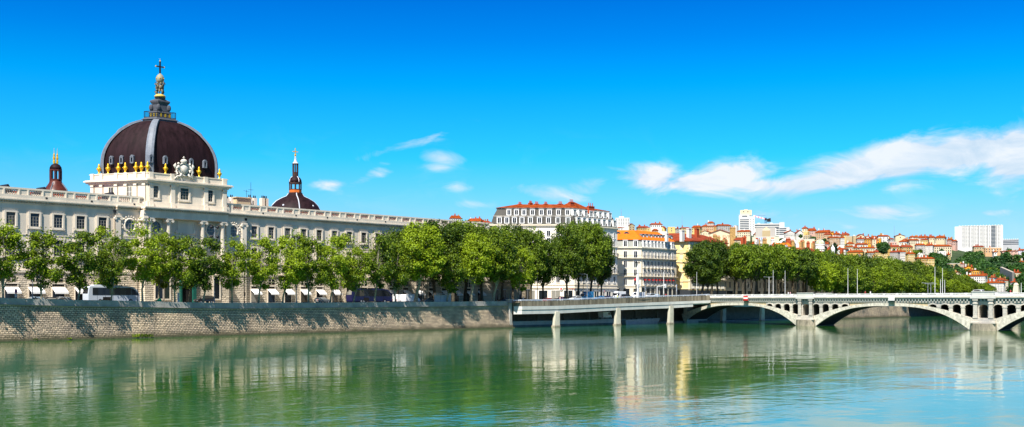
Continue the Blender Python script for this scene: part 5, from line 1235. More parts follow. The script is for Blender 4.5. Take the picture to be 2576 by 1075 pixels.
k.build('skylight', mat('blue_glazing', (.12,.25,.40), .2, .2, 1), T, world=False)
T = house('b', 895, 1085, 462, 548, 590, 't', 'f', 'sand coloured pyramid roofed house before the metal clad building', K=1150, rot=0, ch=0, name='pyramid_house')
h_ = zv(523.2+548*.10417, 1150)-T.location.z; w = 190*.10417*1150/FPX/2
k = MB(); k.prism([(-w,0),(w,0),(w,2*w*.6),(-w,2*w*.6)], h_+.36, h_+(548-462)*.10417*1150/FPX, [(-.1,w*.5),(.1,w*.5),(.1,w*.6),(-.1,w*.6)]); k.build('pyramid_roof', mat('sand_tile', (.55,.42,.24), .9, .1, 1), T, world=False)
house('b', 735, 1200, 475, 482, 565, 'g', 'f', 'grey ribbed metal clad building in front of the low white slab', K=1250, rot=0, ch=0, name='metal_clad_building', cat='building')
# green glass dome
K = 640; p = at(2063, K); T = thing('glass_dome', 'pale green ribbed glass dome on a white drum rising from the trees', 'dome', (p[0], p[1], 20)); cx, cy = p
s_ = K/FPX; k = MB(); zd = zv(614, K); k.cyl(cx, cy, 20, zd, 11.5*s_, 11.5*s_, 18); k.cyl(cx, cy, zd-.8, zd, 12.5*s_, 12.5*s_, 18); k.cyl(cx, cy, zd-3, zd-2.6, 13*s_, 13*s_, 18); k.build('drum', WHITE_R, T)
k = MB(); k.sm = True; k.lathe(cx, cy, [(11.2*s_,zd),(11*s_,zd+2.2*s_),(9.4*s_,zd+5.5*s_),(6.5*s_,zd+8.6*s_),(3*s_,zd+10.6*s_),(.5,zd+11.4*s_)], 20); D = k.build('dome', mat('green_glass', (.45,.50,.28), .4, .2, 1), T)
k = MB()
for i in range(10): a = i*PI/5; k.tube([(cx+r*s_*math.cos(a),cy+r*s_*math.sin(a),zd+z*s_) for r, z in ((11.4,0),(11.2,2.3),(9.5,5.7),(6.6,8.8),(3,10.8))], .14, 4)
k.build('rib', GREYMET, D)
K = 700; p = at(2095, K); T = thing('white_cupola', 'small white bulbous cupola with spike above the avenue', 'cupola', (p[0], p[1], 20)); z = zv(628, K); k = MB(); k.sm = True; k.lathe(p[0], p[1], [(1.3,20),(1.3,z),(1.35,z+.3),(1.1,z+1.2),(.45,z+1.9),(.25,z+2.3),(.3,z+2.6),(.06,z+3),(.03,z+4.6)], 12); k.build('cupola', WHITE, T)
# ---- tower blocks
def block(zc, x0, x1, y0, y1, K, dep, mtl, lab, nm, bands, rot=0.0, name='tower_block'):
    u0, v0 = ZC[zc](x0, y0); u1, v1 = ZC[zc](x1, y1); p = at((u0+u1)/2, K); w = (u1-u0)*K/FPX/math.cos(rot); zt, zb = zv(v0, K), zv(v1, K)-14
    a = -math.atan2(FW[0], FW[1])-math.atan(((u0+u1)/2-1288)/FPX)+rot; T = thing(name, lab, 'tower block', (p[0], p[1], zb), a)
    k = MB(); k.box(-w/2, w/2, 0, dep, 0, zt-zb); k.box(-w/2-.2, w/2+.2, -.2, dep+.2, zt-zb, zt-zb+.6); k.build('wall', mtl, T, world=False)
    T['w_'] = w; return T, w, zt-zb
WTW = mat('tower_white', (.62,.60,.56), .8, .05, .2); DG = mat('tower_glass', (.05,.065,.085), .2, .3, .3)
def bands(T, x0, x1, z0, dz, n, hh, m_=None, nm='window_band', out=.12):
    for j in range(n): k = MB(); k.box(x0, x1, -out, .1, z0+dz*j, z0+dz*j+hh); k.build(nm, m_ or DG, T, world=False)
K = 1500; T, w, H = block('b', 330, 580, 178, 570, K, 14, WTW, 'white residential tower with dark window bands on the skyline, tallest of the hill', 'x', 0)
bands(T, -w*.40, w*.46, H-40*K/FPX+.5, 4.4*K/FPX*1.0, 7, 2.3*K/FPX, nm='window_band'); bands(T, -w*.2, w*.3, H-4*K/FPX, 1, 1, 1.3)
k = MB(); ux = K/FPX; k.box(-w*.38, w*.72, 3, 12, H, H+13.5*ux); k.box(0, w*.34, 3, 12, H+13.5*ux, H+15*ux); PH = k.build('penthouse', MATS['house_cream'], T, world=False)
k = MB(); k.box(-w*.1, w*.0, 2.8, 3, H+8*ux, H+10.5*ux); k.box(w*.3, w*.4, 2.8, 3, H+8*ux, H+10.5*ux); k.build('penthouse_window', DG, PH, world=False)
k = MB(); k.box(w/2, w/2+13*ux, .5, 12, 0, H-3.5*ux); SW = k.build('side_wing', WTW, T, world=False)
for j in range(7):
    for xx in (w/2+2*ux, w/2+9*ux): k = MB(); k.box(xx, xx+1.6*ux, .3, .6, H-38*ux+j*4.4*ux, H-36.4*ux+j*4.4*ux); k.build('window', DG, SW, world=False)
T, w, H = block('b', 700, 1310, 392, 600, 1520, 12, WTW, 'low white slab with dark ribbon windows right of the tallest tower', 'x', 0); ux = 1520/FPX
bands(T, -w/2+.5, w/2-.3, H-4.6*ux, 1, 1, 2.8*ux); bands(T, -w/2+.5, w/2-.3, H-9.8*ux, 1, 1, 2.8*ux); bands(T, w*.36, w*.47, H-27*ux, 4.6*ux, 4, 2.6*ux)
for xx in (-w*.36, w*.12): k = MB(); k.box(xx, xx+6*ux, 3, 8, H+.6, H+3.5*ux); k.build('roof_box', WTW, T, world=False)
T, w, H = block('b', 1310, 1425, 358, 600, 1500, 12, WTW, 'blank white stair tower at the right end of the low slab', 'x', 0)
T, w, H = block('b', 1298, 1545, 480, 680, 1450, 12, WTW, 'white stepped slab with ribbon windows, lowest right of the tower group', 'x', 0); ux = 1450/FPX
bands(T, -w/2+.4, w*.22, H-17.6*ux, 4.55*ux, 4, 2.7*ux); 
# mast building at the left of the hill
T, w, H = block('a', 145, 415, 200, 345, 1500, 12, WTW, 'white stepped apartment block with a lattice mast on the left skyline', 'x', 0); ux = 1500/FPX
for j in range(5):
    for i in range(6): k = MB(); k.box(-w/2+w*(i+.3)/6, -w/2+w*(i+.75)/6, -.15, .1, H-3.4*ux-j*3.6*ux, H-2*ux-j*3.6*ux); k.build('window', DG, T, world=False)
k = MB(); k.box(-w*.25, w*.1, 3, 9, H+.6, H+5*ux); k.build('roof_box', WTW, T, world=False)
k = MB(); k.tube([(-w*.09, 5, H+5*ux), (-w*.09, 5, H+24*ux)], [.5, .2], 5); k.build('mast', GREYMET, T, world=False)
# the large white slab
K = 1600; T, w, H = block('d', 572, 1125, 98, 395, K, 16, WTW, 'large white gridded apartment slab on the right skyline', 'x', 0, name='apartment_slab'); ux = K/FPX
GW = mat('soft_grey_panel', (.085,.095,.115), .6, .2, .3)
nf = 16; fh = 54*ux/nf
for i in range(14):
    if i in (10, 11): continue
    for j in range(7 if i != 12 else 7):
        pass
for j in range(nf):
    k = MB()
    for i in range(26):
        x = -w/2+w*.075+(w*.88)*i/26
        if 19 <= i <= 20: continue
        if i % 3 == 2: k.box(x+.1, x+w*.016, -.14, .1, H-fh*(j+.95), H-fh*(j+.15))
        else: k.box(x+.2, x+w*.022, -.12, .1, H-fh*(j+.8), H-fh*(j+.35))
    k.build('window_row', GW, T, world=False)
for j in range(nf): k = MB(); k.box(w*.235, w*.335, -.16, .1, H-fh*(j+.9), H-fh*(j+.2)); k.build('balcony_opening', DG, T, world=False)
k = MB(); k.box(-w/2-8.5*ux, -w/2, 3, 16, 0, H-.3*ux); SW = k.build('side_wing', mat('tower_offwhite', (.66,.66,.66), .8, .06, .2), T, world=False)
for i in range(15): k = MB(); x = -w/2+w*(i+.4)/15; k.box(x, x+1.2*ux, 4, 7, H+.6, H+2.6*ux); k.build('roof_box', WTW, T, world=False)
T, w, H = block('d', 1128, 1350, 285, 400, 1650, 14, mat('grey_concrete_block', (.40,.40,.41), .8, .1, .3), 'grey apartment block with dark balcony strips right of the large white slab', 'x', 0, name='apartment_block'); ux = 1650/FPX
bands(T, -w/2, w/2, H-4.2*ux, 1, 1, 2.0*ux); bands(T, -w/2, w/2, H-8.2*ux, 1, 1, 2.0*ux); bands(T, -w/2, w/2, H-12.2*ux, 1, 1, 2.0*ux)
for i in range(9): k = MB(); x = -w/2+w*(i+.4)/9; k.box(x, x+1.6*ux, 4, 7, H+.6, H+3*ux); k.build('roof_box', WTW, T, world=False)
# crane
K = 1540; p = at(1926, K); ux = K/FPX; z0 = zv(575, K); a = -math.atan2(FW[0], FW[1])
T = thing('tower_crane', 'tower crane with red and white banded jib above the low slab', 'crane', (p[0], p[1], z0-8), a)
k = MB(); H = zv(553, K)-z0+8
for s in ((-.9,-.9),(.9,-.9),(.9,.9),(-.9,.9)): k.tube([(s[0],s[1],0),(s[0],s[1],H+3)], .18, 4)
for i in range(8): k.tube([(-.9,-.9,i*H/8),(.9,-.9,(i+1)*H/8)], .12, 4)
k.tube([(0,0,H+6),(-14,0,H+5.5)], .12, 4); k.box(2, 7, -1, 1, H-3, H+1); k.box(-1.2, 1.2, -1.2, 1.2, H-1, H+2); k.tube([(0,0,H),(7,0,H+2)], .6, 5); k.build('mast', BLACK, T, world=False)
J = MB(); K2 = MB()
for i in range(8):
    q = (J if i % 2 else K2); x0, x1 = -1-i*3.7*ux*.98, -1-(i+1)*3.7*ux*.98; z_ = H+1+i*.55; z2 = H+1+(i+1)*.55; q.hexa([(x1,-.8,z2-.9),(x0,-.8,z_-.9),(x0,.8,z_-.9),(x1,.8,z2-.9)], [(x1,-.8,z2+.9),(x0,-.8,z_+.9),(x0,.8,z_+.9),(x1,.8,z2+.9)])
J.build('jib_white_section', WHITE, T, world=False); K2.build('jib_red_section', mat('pink_red_paint', (.70,.25,.32), .6, .1, 1), T, world=False)
# thin masts
for u, v0, v1, lab in ((1716, 543, 575, 'thin dark mast on the skyline above the two white chimneys'), (2249.6, 568, 600, 'thin mast on the right skyline between cream houses')):
    K = 1480; p = at(u, K); k = MB(); k.tube([(0,0,0),(0,0,zv(v0,K)-zv(v1,K)+6)], [.35,.12], 5); o = k.build('mast', GREYMET); o.location = (p[0], p[1], zv(v1, K)-6); tag(o, lab, 'mast')
# stone ramp wall
k = MB(); P0, P1 = at(2521, 1080), at(2552, 1010); za, zb_ = zv(671.5, 1080), zv(685, 1010)
k.hexa([(P0[0],P0[1],za-18),(P1[0],P1[1],zb_-18),(P1[0]+3,P1[1]+3,zb_-18),(P0[0]+3,P0[1]+3,za-18)], [(P0[0],P0[1],za),(P1[0],P1[1],zb_),(P1[0]+3,P1[1]+3,zb_),(P0[0]+3,P0[1]+3,za)])
tag(k.build('ramp_wall', mat('grey_tan_stone', (.40,.35,.29), .9, .15, .3)), 'sloping grey stone ramp wall in the wood at right', 'wall')
# obelisk
K = 640; p = at(2556.5, K); z0 = 8.5; zt = zv(712, K); k = MB(); k.prism([(-1.9,-1.9),(1.9,-1.9),(1.9,1.9),(-1.9,1.9)], 0, zt-z0-1.2, [(-1.05,-1.05),(1.05,-1.05),(1.05,1.05),(-1.05,1.05)]); k.prism([(-1.2,-1.2),(1.2,-1.2),(1.2,1.2),(-1.2,1.2)], zt-z0-1.2, zt-z0, [(-.5,-.5),(.5,-.5),(.5,.5),(-.5,.5)])
o = k.build('obelisk', mat('obelisk_stone', (.58,.52,.38), .9, .12, .5)); o.location = (p[0], p[1], z0); tag(o, 'tapering beige stone obelisk beyond the bridge at right', 'monument')
# ---- trees of the hill
HT = [(2447,2,640,1.3,'round dark tree crown below the left corner of the large white slab'),(2418,1,625,.8,'small dark tree at the foot of the last pink house')]
def hill_tree(u, v, s, me, lab, grp, nm='broadleaf_tree', dv=0, K=None):
    K = K or K_of(u, min(v+dv, 732)); h = (13 if me in HILL or me in HILLL or me in CYP else 20)*s; p = at(u, K); zt = zv(v, K)
    tree(nm, me, p[0], p[1], zt-h, s, s, (u*3.3) % 6.28, lab, grp)
HR2 = random.Random(9)
def wood(n, u0, u1, v0, v1, lab, grp, meshes=HILL, s0=.9, s1=1.6, K=None):
    for i in range(n):
        u = HR2.uniform(u0, u1); a0, a1 = v0(u) if callable(v0) else v0, v1(u) if callable(v1) else v1
        hill_tree(u, HR2.uniform(a0, a1), HR2.uniform(s0, s1), HR2.choice(meshes), lab, grp, K=K)
wood(16, 2415, 2530, 638, 660, 'dark tree of the upper wood on the slope under the large white slab', 'dark trees of the upper wood', s0=1.1, s1=1.7)
wood(24, 2405, 2576, 655, 690, 'dark tree of the middle wood on the slope at right', 'dark trees of the middle wood', s0=1.1, s1=1.8)
wood(7, 2525, 2590, 622, 640, 'dark tree beside the grey apartment block', 'trees beside the grey apartment block')
wood(8, 2555, 2600, 655, 705, 'dark tree at the right margin above the obelisk', 'trees at the right margin of the slope')
wood(9, 2345, 2372, 632, 660, 'dark tree beside the long yellow house', 'trees beside the long yellow house')
wood(9, 2365, 2400, 655, 700, 'dark tree left of the blank tan party wall', 'trees left of the blank tan party wall')
wood(8, 2478, 2520, 668, 700, 'light green tree under the wood at right', 'light green trees under the wood', meshes=HILLL)
wood(6, 2520, 2545, 680, 705, 'dark tree next to the stone ramp wall', 'trees next to the stone ramp wall')
wood(4, 2545, 2600, 705, 722, 'tree around the obelisk', 'trees around the obelisk')
wood(3, 2390, 2402, 672, 690, 'shrubby tree before the tan party wall', 'shrubby trees before the tan party wall', s0=.6, s1=.9)
for u, v in ((2218,609),(2224,608),(2229,609),(2222,618)): hill_tree(u, v, .85, HILL[0], 'black green tree right of the vivid orange house', 'dark trees right of the vivid orange house', dv=20)
hill_tree(2100, 609, .95, CYP[0], 'black green cypress left of the wide peach tenement', None, 'cypress', K=800); hill_tree(2094, 617, .7, CYP[0], 'smaller cypress left of the tall one', None, 'cypress', K=800)
hill_tree(2077, 618, .8, CYP[0], 'dark cypress beside the green glass dome', None, 'cypress', K=800); hill_tree(1819, 586, .6, CYP[0], 'thin dark cypress left of the white tower', None, 'cypress', K=1450); hill_tree(2087, 620, .5, CYP[0], 'tiny cypress just left of the white cupola', None, 'cypress', K=800)
wood(3, 2262, 2280, 616, 622, 'small green tree on the terrace under the long brown red roof', 'terrace trees', s0=.4, s1=.6)
wood(5, 2295, 2315, 612, 630, 'olive tree beside the dark gable of the ochre terrace', 'olive trees by the ochre terrace', meshes=HILLL, s0=.5, s1=.8)
wood(10, 2385, 2445, 655, 672, 'dark tree below the big cream tenement on the slope', 'dark trees below the big cream tenement')
wood(8, 2425, 2468, 626, 648, 'round green tree at the left foot of the large white slab', 'trees at the left foot of the large white slab', s0=.9, s1=1.4)
HRV = lambda a: (lambda u: sky_v(u)+a)
wood(22, 1940, 2380, HRV(16), HRV(48), 'small dark tree squeezed between the hill houses', 'small trees between the hill houses', s0=.35, s1=.7)
# ---------------------------------------------------------------- stone arch bridge
PB = (80.9, -51.4); BE = (-.297, -.955); BD = (.988, .154); BW = 18.0
BR = thing('arch_bridge', 'white stone bridge with wide flat arches, small spandrel arches and balustrade', 'bridge', (PB[0], PB[1], 0))
def bp(t_, d, z): return (PB[0]+BE[0]*t_+BD[0]*d, PB[1]+BE[1]*t_+BD[1]*d, z)
def bbox(mb, t0, t1, d0, d1, z0, z1, tt=None):
    mb.hexa([bp(t0,d0,z0), bp(t0,d1,z0), bp(t1,d1,z0), bp(t1,d0,z0)], [bp(t0,d0,z1), bp(t0,d1,z1), bp(t1,d1,z1), bp(t1,d0,z1)])
SP_ = 64.0; CEN = [-32.0, 32.0, 96.0, 160.0]
def intr(q): r = min(1, abs(q)/27.8); return 6.35*(1-r**2.9)
def extr(q): r = min(1, abs(q)/29.2); return 2.9+4.45*(1-r**2.05)
for c in CEN[:4]:
    k = MB(); n = 60; vs = []
    for i in range(n+1):
        q = -27.8+55.6*i/n; zi = intr(q); ze = max(extr(q*1.04), zi+.5)
        vs += [bp(c+q,-.18,zi), bp(c+q*1.045,-.18,ze), bp(c+q*1.045,BW+.18,ze), bp(c+q,BW+.18,zi)]
    fs = []
    for i in range(n):
        for j in range(4): fs.append((i*4+j, (i+1)*4+j, (i+1)*4+(j+1) % 4, i*4+(j+1) % 4))
    fs += [(0,1,2,3), (4*n+3,4*n+2,4*n+1,4*n)]
    k.add(vs, fs); ring_o = k.build('arch_ring', CONC_ARCH, BR)
    k = MB(); vs = []
    for i in range(n+1):
        q = -27.6+55.2*i/n; zi = intr(q)-.03; vs += [bp(c+q,.7,zi), bp(c+q,BW-.7,zi)]
    k.add(vs, [(i*2, i*2+1, i*2+3, i*2+2) for i in range(n)]); k.build('painted_shade_soffit', SHADE_CONC, ring_o)  # dark sheet paints the shade under the arch
# spandrels with small arches
OPEN = [4.4, 8.3, 12.2, 16.1]; OW = 1.32
def spandrel(c0, side):
    """from the pier at c0, going out in direction side"""
    vs = []; xs = sorted(set([3.0+i*.25 for i in range(60)]+[o-OW for o in OPEN]+[o+OW for o in OPEN]+[o+OW*f for o in OPEN for f in (-.99, -.93, -.8, -.5, .5, .8, .93, .99)]))
    k = MB(); k2 = MB(); ring = MB()
    for a, b_ in zip(xs, xs[1:]):
        m_ = (a+b_)/2; op = next((o for o in OPEN if abs(m_-o) < OW), None)
        def lowz(x):
            e = extr((32-x)*1.0)-.15
            if op is None: return e
            r = min(1, abs(x-op)/OW); return max(e, 6.2+.72*math.sqrt(max(0, 1-r*r)))
        z0a, z0b = lowz(a), lowz(b_)
        if min(z0a, z0b) > 7.39: continue
        sa, sb = c0+side*a, c0+side*b_
        for q, da, db in ((k, 0, .6), (k2, .6, BW-.6), (k, BW-.6, BW)):
            q.hexa([bp(sa,da,z0a), bp(sa,db,z0a), bp(sb,db,z0b), bp(sb,da,z0b)], [bp(sa,da,7.4), bp(sa,db,7.4), bp(sb,db,7.4), bp(sb,da,7.4)])
    sw_ = k.build('spandrel_wall', CONC_BR, BR); k2.build('painted_shade_inner_wall', SHADE_CONC, sw_)  # inner faces coloured dark for the shade in the small openings
    for o in OPEN:
        n = 10; vs = []; fs = []
        for i in range(n+1):
            a = PI*i/n
            for rr, zz in ((OW, .72), (OW+.34, 1.08)):
                for d in (-.2, 0.0): vs.append(bp(c0+side*(o+rr*math.cos(a)), d, 6.2+zz*math.sin(a)))
        for i in range(n):
            b4 = i*4
            fs += [(b4,b4+2,b4+6,b4+4), (b4+2,b4+3,b4+7,b4+6), (b4+1,b4,b4+4,b4+5)]
        ring.add(vs, fs)
    for o in [4.4+1.95, 8.3+1.95, 12.2+1.95]:
        e = extr(32-o); 
        if e < 6: bbox(ring, c0+side*(o-.75), c0+side*(o+.75), -.16, 0, 6.0, 6.22); bbox(ring, c0+side*(o-.55), c0+side*(o+.55), -.07, 0, e-.1, 6.0)
    ring.build('small_arch_trim', CONC_BR, BR)
for c0 in (0, SP_, 2*SP_):
    spandrel(c0, 1); spandrel(c0, -1)
for c in CEN[:3]:
    k = MB()
    for i in range(44):
        a, b_ = -22+i, -21+i
        za, zb_ = extr(a)-.1, extr(b_)-.1
        if abs(a) <= 14.4: k.hexa([bp(c+a,.05,za), bp(c+a,BW-.05,za), bp(c+b_,BW-.05,zb_), bp(c+b_,.05,zb_)], [bp(c+a,.05,7.38), bp(c+a,BW-.05,7.38), bp(c+b_,BW-.05,7.38), bp(c+b_,.05,7.38)])
    k.build('crown_wall', SPANDREL, BR)
T0, T1 = -47.5, 150
k = MB(); bbox(k, T0, T1, -.22, BW+.22, 7.4, 7.72); bbox(k, T0, T1, .0, BW, 7.72, 8.75); bbox(k, T0, T1, -.45, BW+.45, 8.42, 8.72); bbox(k, T0, T1, -.85, BW+.85, 8.72, 9.12); k.build('deck', CONC_BR, BR)
k = MB(); bbox(k, T0, T1, .6, BW-.6, 9.12, 9.14); k.build('carriageway', ASPH, BR)
MET = mat('green_grey_corbel', (.16,.20,.17), .8, .2, 1)
k = MB(); t_ = T0+.4
while t_ < T1: bbox(k, t_, t_+.42, -.55, -.02, 7.80, 8.42); t_ += 1.06
k.build('corbels', mat('grey_corbel', (.36,.38,.34), .85, .15, 1), BR)
k = MB(); bbox(k, T0, T1, -.04, 0, 7.74, 8.42); k.build('corbel_backing', MET, BR)
for dd, nm in ((-.45, 'near'), (BW+.25, 'far')):
    k = MB(); bbox(k, T0, T1, dd-.12, dd+.34, 9.12, 9.3); bbox(k, T0, T1, dd-.12, dd+.34, 9.82, 9.98)
    t_ = T0; 
    while t_ < T1: bbox(k, t_, t_+.8, dd-.16, dd+.38, 9.12, 10.02); t_ += 4.6
    t_ = T0+.95
    while t_ < T1:
        if (t_-T0) % 4.6 > .9 and (t_-T0) % 4.6 < 4.5:
            p = bp(t_, dd+.1, 0); k.cyl(p[0], p[1], 9.3, 9.55, .13, .09, 6); k.cyl(p[0], p[1], 9.55, 9.82, .09, .12, 6)
        t_ += .40
    k.build('balustrade', WHITE_R if nm == 'far' else mat('white_balustrade', (.78,.77,.73), .8, .1, 1), BR)
DIRT = mat('waterline_stone', (.30,.26,.19), .9, .5, 1.2, bump=.4, streak=.6)
for c0 in (0, SP_, 2*SP_):
    k = MB(); pts_ = []
    for a in range(9):
        th = PI*a/8; pts_.append(bp(c0+4.1*math.cos(th), -2.1*math.sin(th), 0)[:2])
    pts_ += [bp(c0-4.1, BW+.5, 0)[:2], bp(c0+4.1, BW+.5, 0)[:2]]
    k.prism(pts_[::-1] if False else pts_, -1, 1.9); k.build('pier_base', DIRT, BR)
    k = MB(); bbox(k, c0-3.6, c0+3.6, -1.0, 2, 2.25, 3.0); bbox(k, c0-3.9, c0+3.9, -1.5, 2, 1.9, 2.25); bbox(k, c0-3.3, c0+3.3, -.8, 2, 3.0, 3.3); k.build('pier_ledge', CONC_BR, BR)
    for s in (-2.35, 2.35):
        k = MB(); bbox(k, c0+s-.62, c0+s+.62, -.85, .4, 3.6, 8.0); bbox(k, c0+s-.8, c0+s+.8, -1.0, .4, 3.3, 3.7); bbox(k, c0+s-.78, c0+s+.78, -1.0, .4, 7.0, 7.35); bbox(k, c0+s-.85, c0+s+.85, -1.1, .4, 7.95, 8.42); k.build('pier_pilaster', CONC_BR, BR)
    # pier body with a tall narrow opening between the pilasters
    k = MB()
    for sa, sb in ((-3.0, -1.32), (1.32, 3.0)): bbox(k, c0+sa, c0+sb, .02, BW-.02, 1.9, 7.4)
    xs = [-1.32+2.64*i/12 for i in range(13)]
    for a, b_ in zip(xs, xs[1:]):
        za = 6.2+.72*math.sqrt(max(0, 1-(a/1.32)**2)); zb_ = 6.2+.72*math.sqrt(max(0, 1-(b_/1.32)**2))
        k.hexa([bp(c0+a,.02,za), bp(c0+a,BW-.02,za), bp(c0+b_,BW-.02,zb_), bp(c0+b_,.02,zb_)], [bp(c0+a,.02,7.4), bp(c0+a,BW-.02,7.4), bp(c0+b_,BW-.02,7.4), bp(c0+b_,.02,7.4)])
    k.build('pier_wall', CONC_BR, BR)
    for dd in (-1.0, BW-.4):
        k = MB(); bbox(k, c0-3.9, c0+3.9, dd-.25, dd+1.4, 8.5, 9.12); bbox(k, c0-3.3, c0+3.3, dd, dd+1.1, 9.12, 10.3); bbox(k, c0-3.5, c0+3.5, dd-.15, dd+1.2, 10.25, 10.42); k.build('pedestal_parapet', CONC, BR)
# abutment under the quay end
k = MB(); bbox(k, -60, -58, 0, BW, -1, 9); k.build('abutment', CONC, BR)
# navigation boards hung on the bridge
def board(tc_, lab, cols, gate):
    p = bp(tc_, -.95, 0); T = thing('navigation_sign', lab, 'sign', (p[0], p[1], 8.6))
    k = MB(); bbox(k, tc_-1.1, tc_+1.1, -1.3, -1.2, 7.95, 9.5); o = k.build('board', cols[0], T)
    if cols[1]: k = MB(); bbox(k, tc_-1.1, tc_+1.1, -1.33, -1.3, 8.5, 9.0); k.build('white_bar', cols[1], T)
    k = MB(); bbox(k, tc_-.9, tc_+.9, -1.1, -.4, 7.1, 7.98); bbox(k, tc_-.08, tc_+.08, -1.19, -.9, 7.9, 9.2); k.build('bracket_box', gate, T)
def t_at(u):
    lo_, hi_ = -60, 140
    for _ in range(40):
        m_ = (lo_+hi_)/2
        if uv(*bp(m_, -.8, 9))[0] < u: lo_ = m_
        else: hi_ = m_
    return lo_
board(t_at(1877), 'red and white no entry navigation board hung on the bridge', (REDP, WHITE), mat('green_black_box', (.03,.055,.04), .6, .2, 1))
board(t_at(2243.7), 'plain white navigation board hung on the bridge', (WHITE, None), MATS['green_black_box'])
# ---------------------------------------------------------------- concrete viaduct of the quay road
VP = [(1293,-.3),(1312,-2.3),(1403,-3),(1480,-3),(1556,-3),(1620,-3.2),(1686,-4.2),(1743,-6.2),(1786,-8.6)]
VT = lambda u: float(np.interp(u, [1293,1403,1556,1686,1743,1786], [758.5,757.2,750.6,746.8,745.4,743.4]))
VM = lambda u: float(np.interp(u, [1293,1403,1556,1686,1743,1786], [770.5,769,763.5,758.8,757,755.3]))
VL = lambda u: float(np.interp(u, [1293,1403,1556,1686,1743,1786], [791,789,780.5,775.6,772,770]))
VD = thing('road_viaduct', 'long pale concrete road viaduct on slanted piers joining the quay wall to the bridge', 'viaduct', (40, 0, 0))
def vpt(i, out, z):
    u, Y = VP[i]; X = pX(u, Y); return (X+0.0, Y-out, z)
def band(f0, f1, out, inner, name, m_, i1=None):
    k = MB(); n = i1 or len(VP)
    for i in range(n-1):
        a, b_ = VP[i], VP[i+1]; ka, kb = kat(*a), kat(*b_)
        za0, zb0, za1, zb1 = zv(f0(a[0]), ka), zv(f0(b_[0]), kb), zv(f1(a[0]), ka), zv(f1(b_[0]), kb)
        k.hexa([vpt(i,out,za0), vpt(i+1,out,zb0), vpt(i+1,-inner,zb0), vpt(i,-inner,za0)], [vpt(i,out,za1), vpt(i+1,out,zb1), vpt(i+1,-inner,zb1), vpt(i,-inner,za1)])
    return k.build(name, m_, VD)
band(VM, VT, 0, .45, 'parapet', CONC_D)
mid = lambda f: (lambda u: VM(u)+(VL(u)-VM(u))*f)
band(mid(.47), mid(.04), .22, 1.2, 'upper_beam', CONC); band(mid(1.0), mid(.53), .1, 1.2, 'lower_beam', CONC, 8)
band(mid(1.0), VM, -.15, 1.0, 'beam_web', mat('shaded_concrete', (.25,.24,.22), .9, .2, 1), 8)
k = MB(); ia = list(range(len(VP)))
for i in range(len(VP)-1):
    za, zb_ = zv(VM(VP[i][0])+6, kat(*VP[i])), zv(VM(VP[i+1][0])+6, kat(*VP[i+1])); A__, B__ = vpt(i, -.5, 0), vpt(i+1, -.5, 0)
    k.hexa([(A__[0],A__[1],za-.5),(B__[0],B__[1],zb_-.5),(B__[0],16,zb_-.5),(A__[0],16,za-.5)], [(A__[0],A__[1],za+.2),(B__[0],B__[1],zb_+.2),(B__[0],16,zb_+.2),(A__[0],16,za+.2)])
k.build('deck_slab', CONC, VD)
k = MB(); RAILM = mat('blue_white_rail', (.55,.60,.68), .5, .15, 1, metal=.2)
for i in range(len(VP)-1):
    za, zb_ = zv(VT(VP[i][0]), kat(*VP[i])), zv(VT(VP[i+1][0]), kat(*VP[i+1])); a, b_ = vpt(i, -.2, za), vpt(i+1, -.2, zb_)
    for dz in (.22, .42): k.tube([(a[0],a[1],a[2]+dz), (b_[0],b_[1],b_[2]+dz)], .07, 5)
    L_ = math.dist(a, b_); n = int(L_/2)
    for j in range(n): c = lerp(a, b_, j/n); k.tube([c, (c[0],c[1],c[2]+.5)], .06, 5)
k.build('guard_rail', RAILM, VD)
for u in (1403, 1556, 1689, 1821, 1918):
    Y = {1403:-3.3,1556:-3.3,1689:-4.6}.get(u, -.2); X = pX(u+4, Y)-1.2; zt = 4.6 if u < 1450 else (5.6 if u < 1600 else 6.2)
    k = MB(); k.hexa([(X-1.3,Y-.1,-1),(X+1.0,Y-.4,-1),(X+1.0,Y+.8,-1),(X-1.3,Y+.8,-1)], [(X-.5,Y-.1,zt),(X+1.0,Y-.4,zt),(X+1.0,Y+.8,zt),(X-.5,Y+.8,zt)]); k.build('pier', mat('pier_concrete', (.46,.43,.34), .85, .25, .8, streak=.5), VD); k = MB(); k.box(X-1.45, X+1.1, Y-.5, Y+.9, -.5, .45); k.build('pier_foot', DIRT, VD)
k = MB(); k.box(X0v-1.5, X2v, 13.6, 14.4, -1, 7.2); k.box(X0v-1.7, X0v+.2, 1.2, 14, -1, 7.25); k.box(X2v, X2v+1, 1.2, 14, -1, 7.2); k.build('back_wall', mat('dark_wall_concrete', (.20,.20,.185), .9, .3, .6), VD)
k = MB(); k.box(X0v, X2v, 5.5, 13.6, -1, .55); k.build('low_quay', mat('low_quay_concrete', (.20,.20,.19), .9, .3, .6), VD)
k = MB(); k.box(X0v+2, X0v+62, 5.2, 5.6, .55, 1.7); k.build('low_wall', CONC, VD)
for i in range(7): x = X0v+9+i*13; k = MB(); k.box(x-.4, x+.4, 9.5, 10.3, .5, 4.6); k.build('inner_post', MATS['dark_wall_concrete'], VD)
k = MB(); k.box(X1v-4, X2v+.5, .3, 1.7, 5.6, 8.3); k.box(X1v-4, X2v+.5, .1, .3, 6.6, 8.0); k.build('far_beam', CONC, VD)
FV = thing('far_viaduct', 'distant pale concrete viaduct with dark void, glimpsed through the right arches', 'viaduct', (350, 0, 0))
k = MB(); k.box(285.2, 424.8, .2, 1.7, 5.9, 8.3); k.build('beam', CONC, FV); k = MB(); k.box(285.2, 424.8, 13.6, 14.4, -1, 7.2); k.build('back_wall', MATS['dark_wall_concrete'], FV)
for u in (2395, 2418, 2441): X = pX(u, 0); k = MB(); k.box(X-.9, X+.9, .1, 1.3, -1, 5.9); k.build('pier', MATS['pier_concrete'], FV)
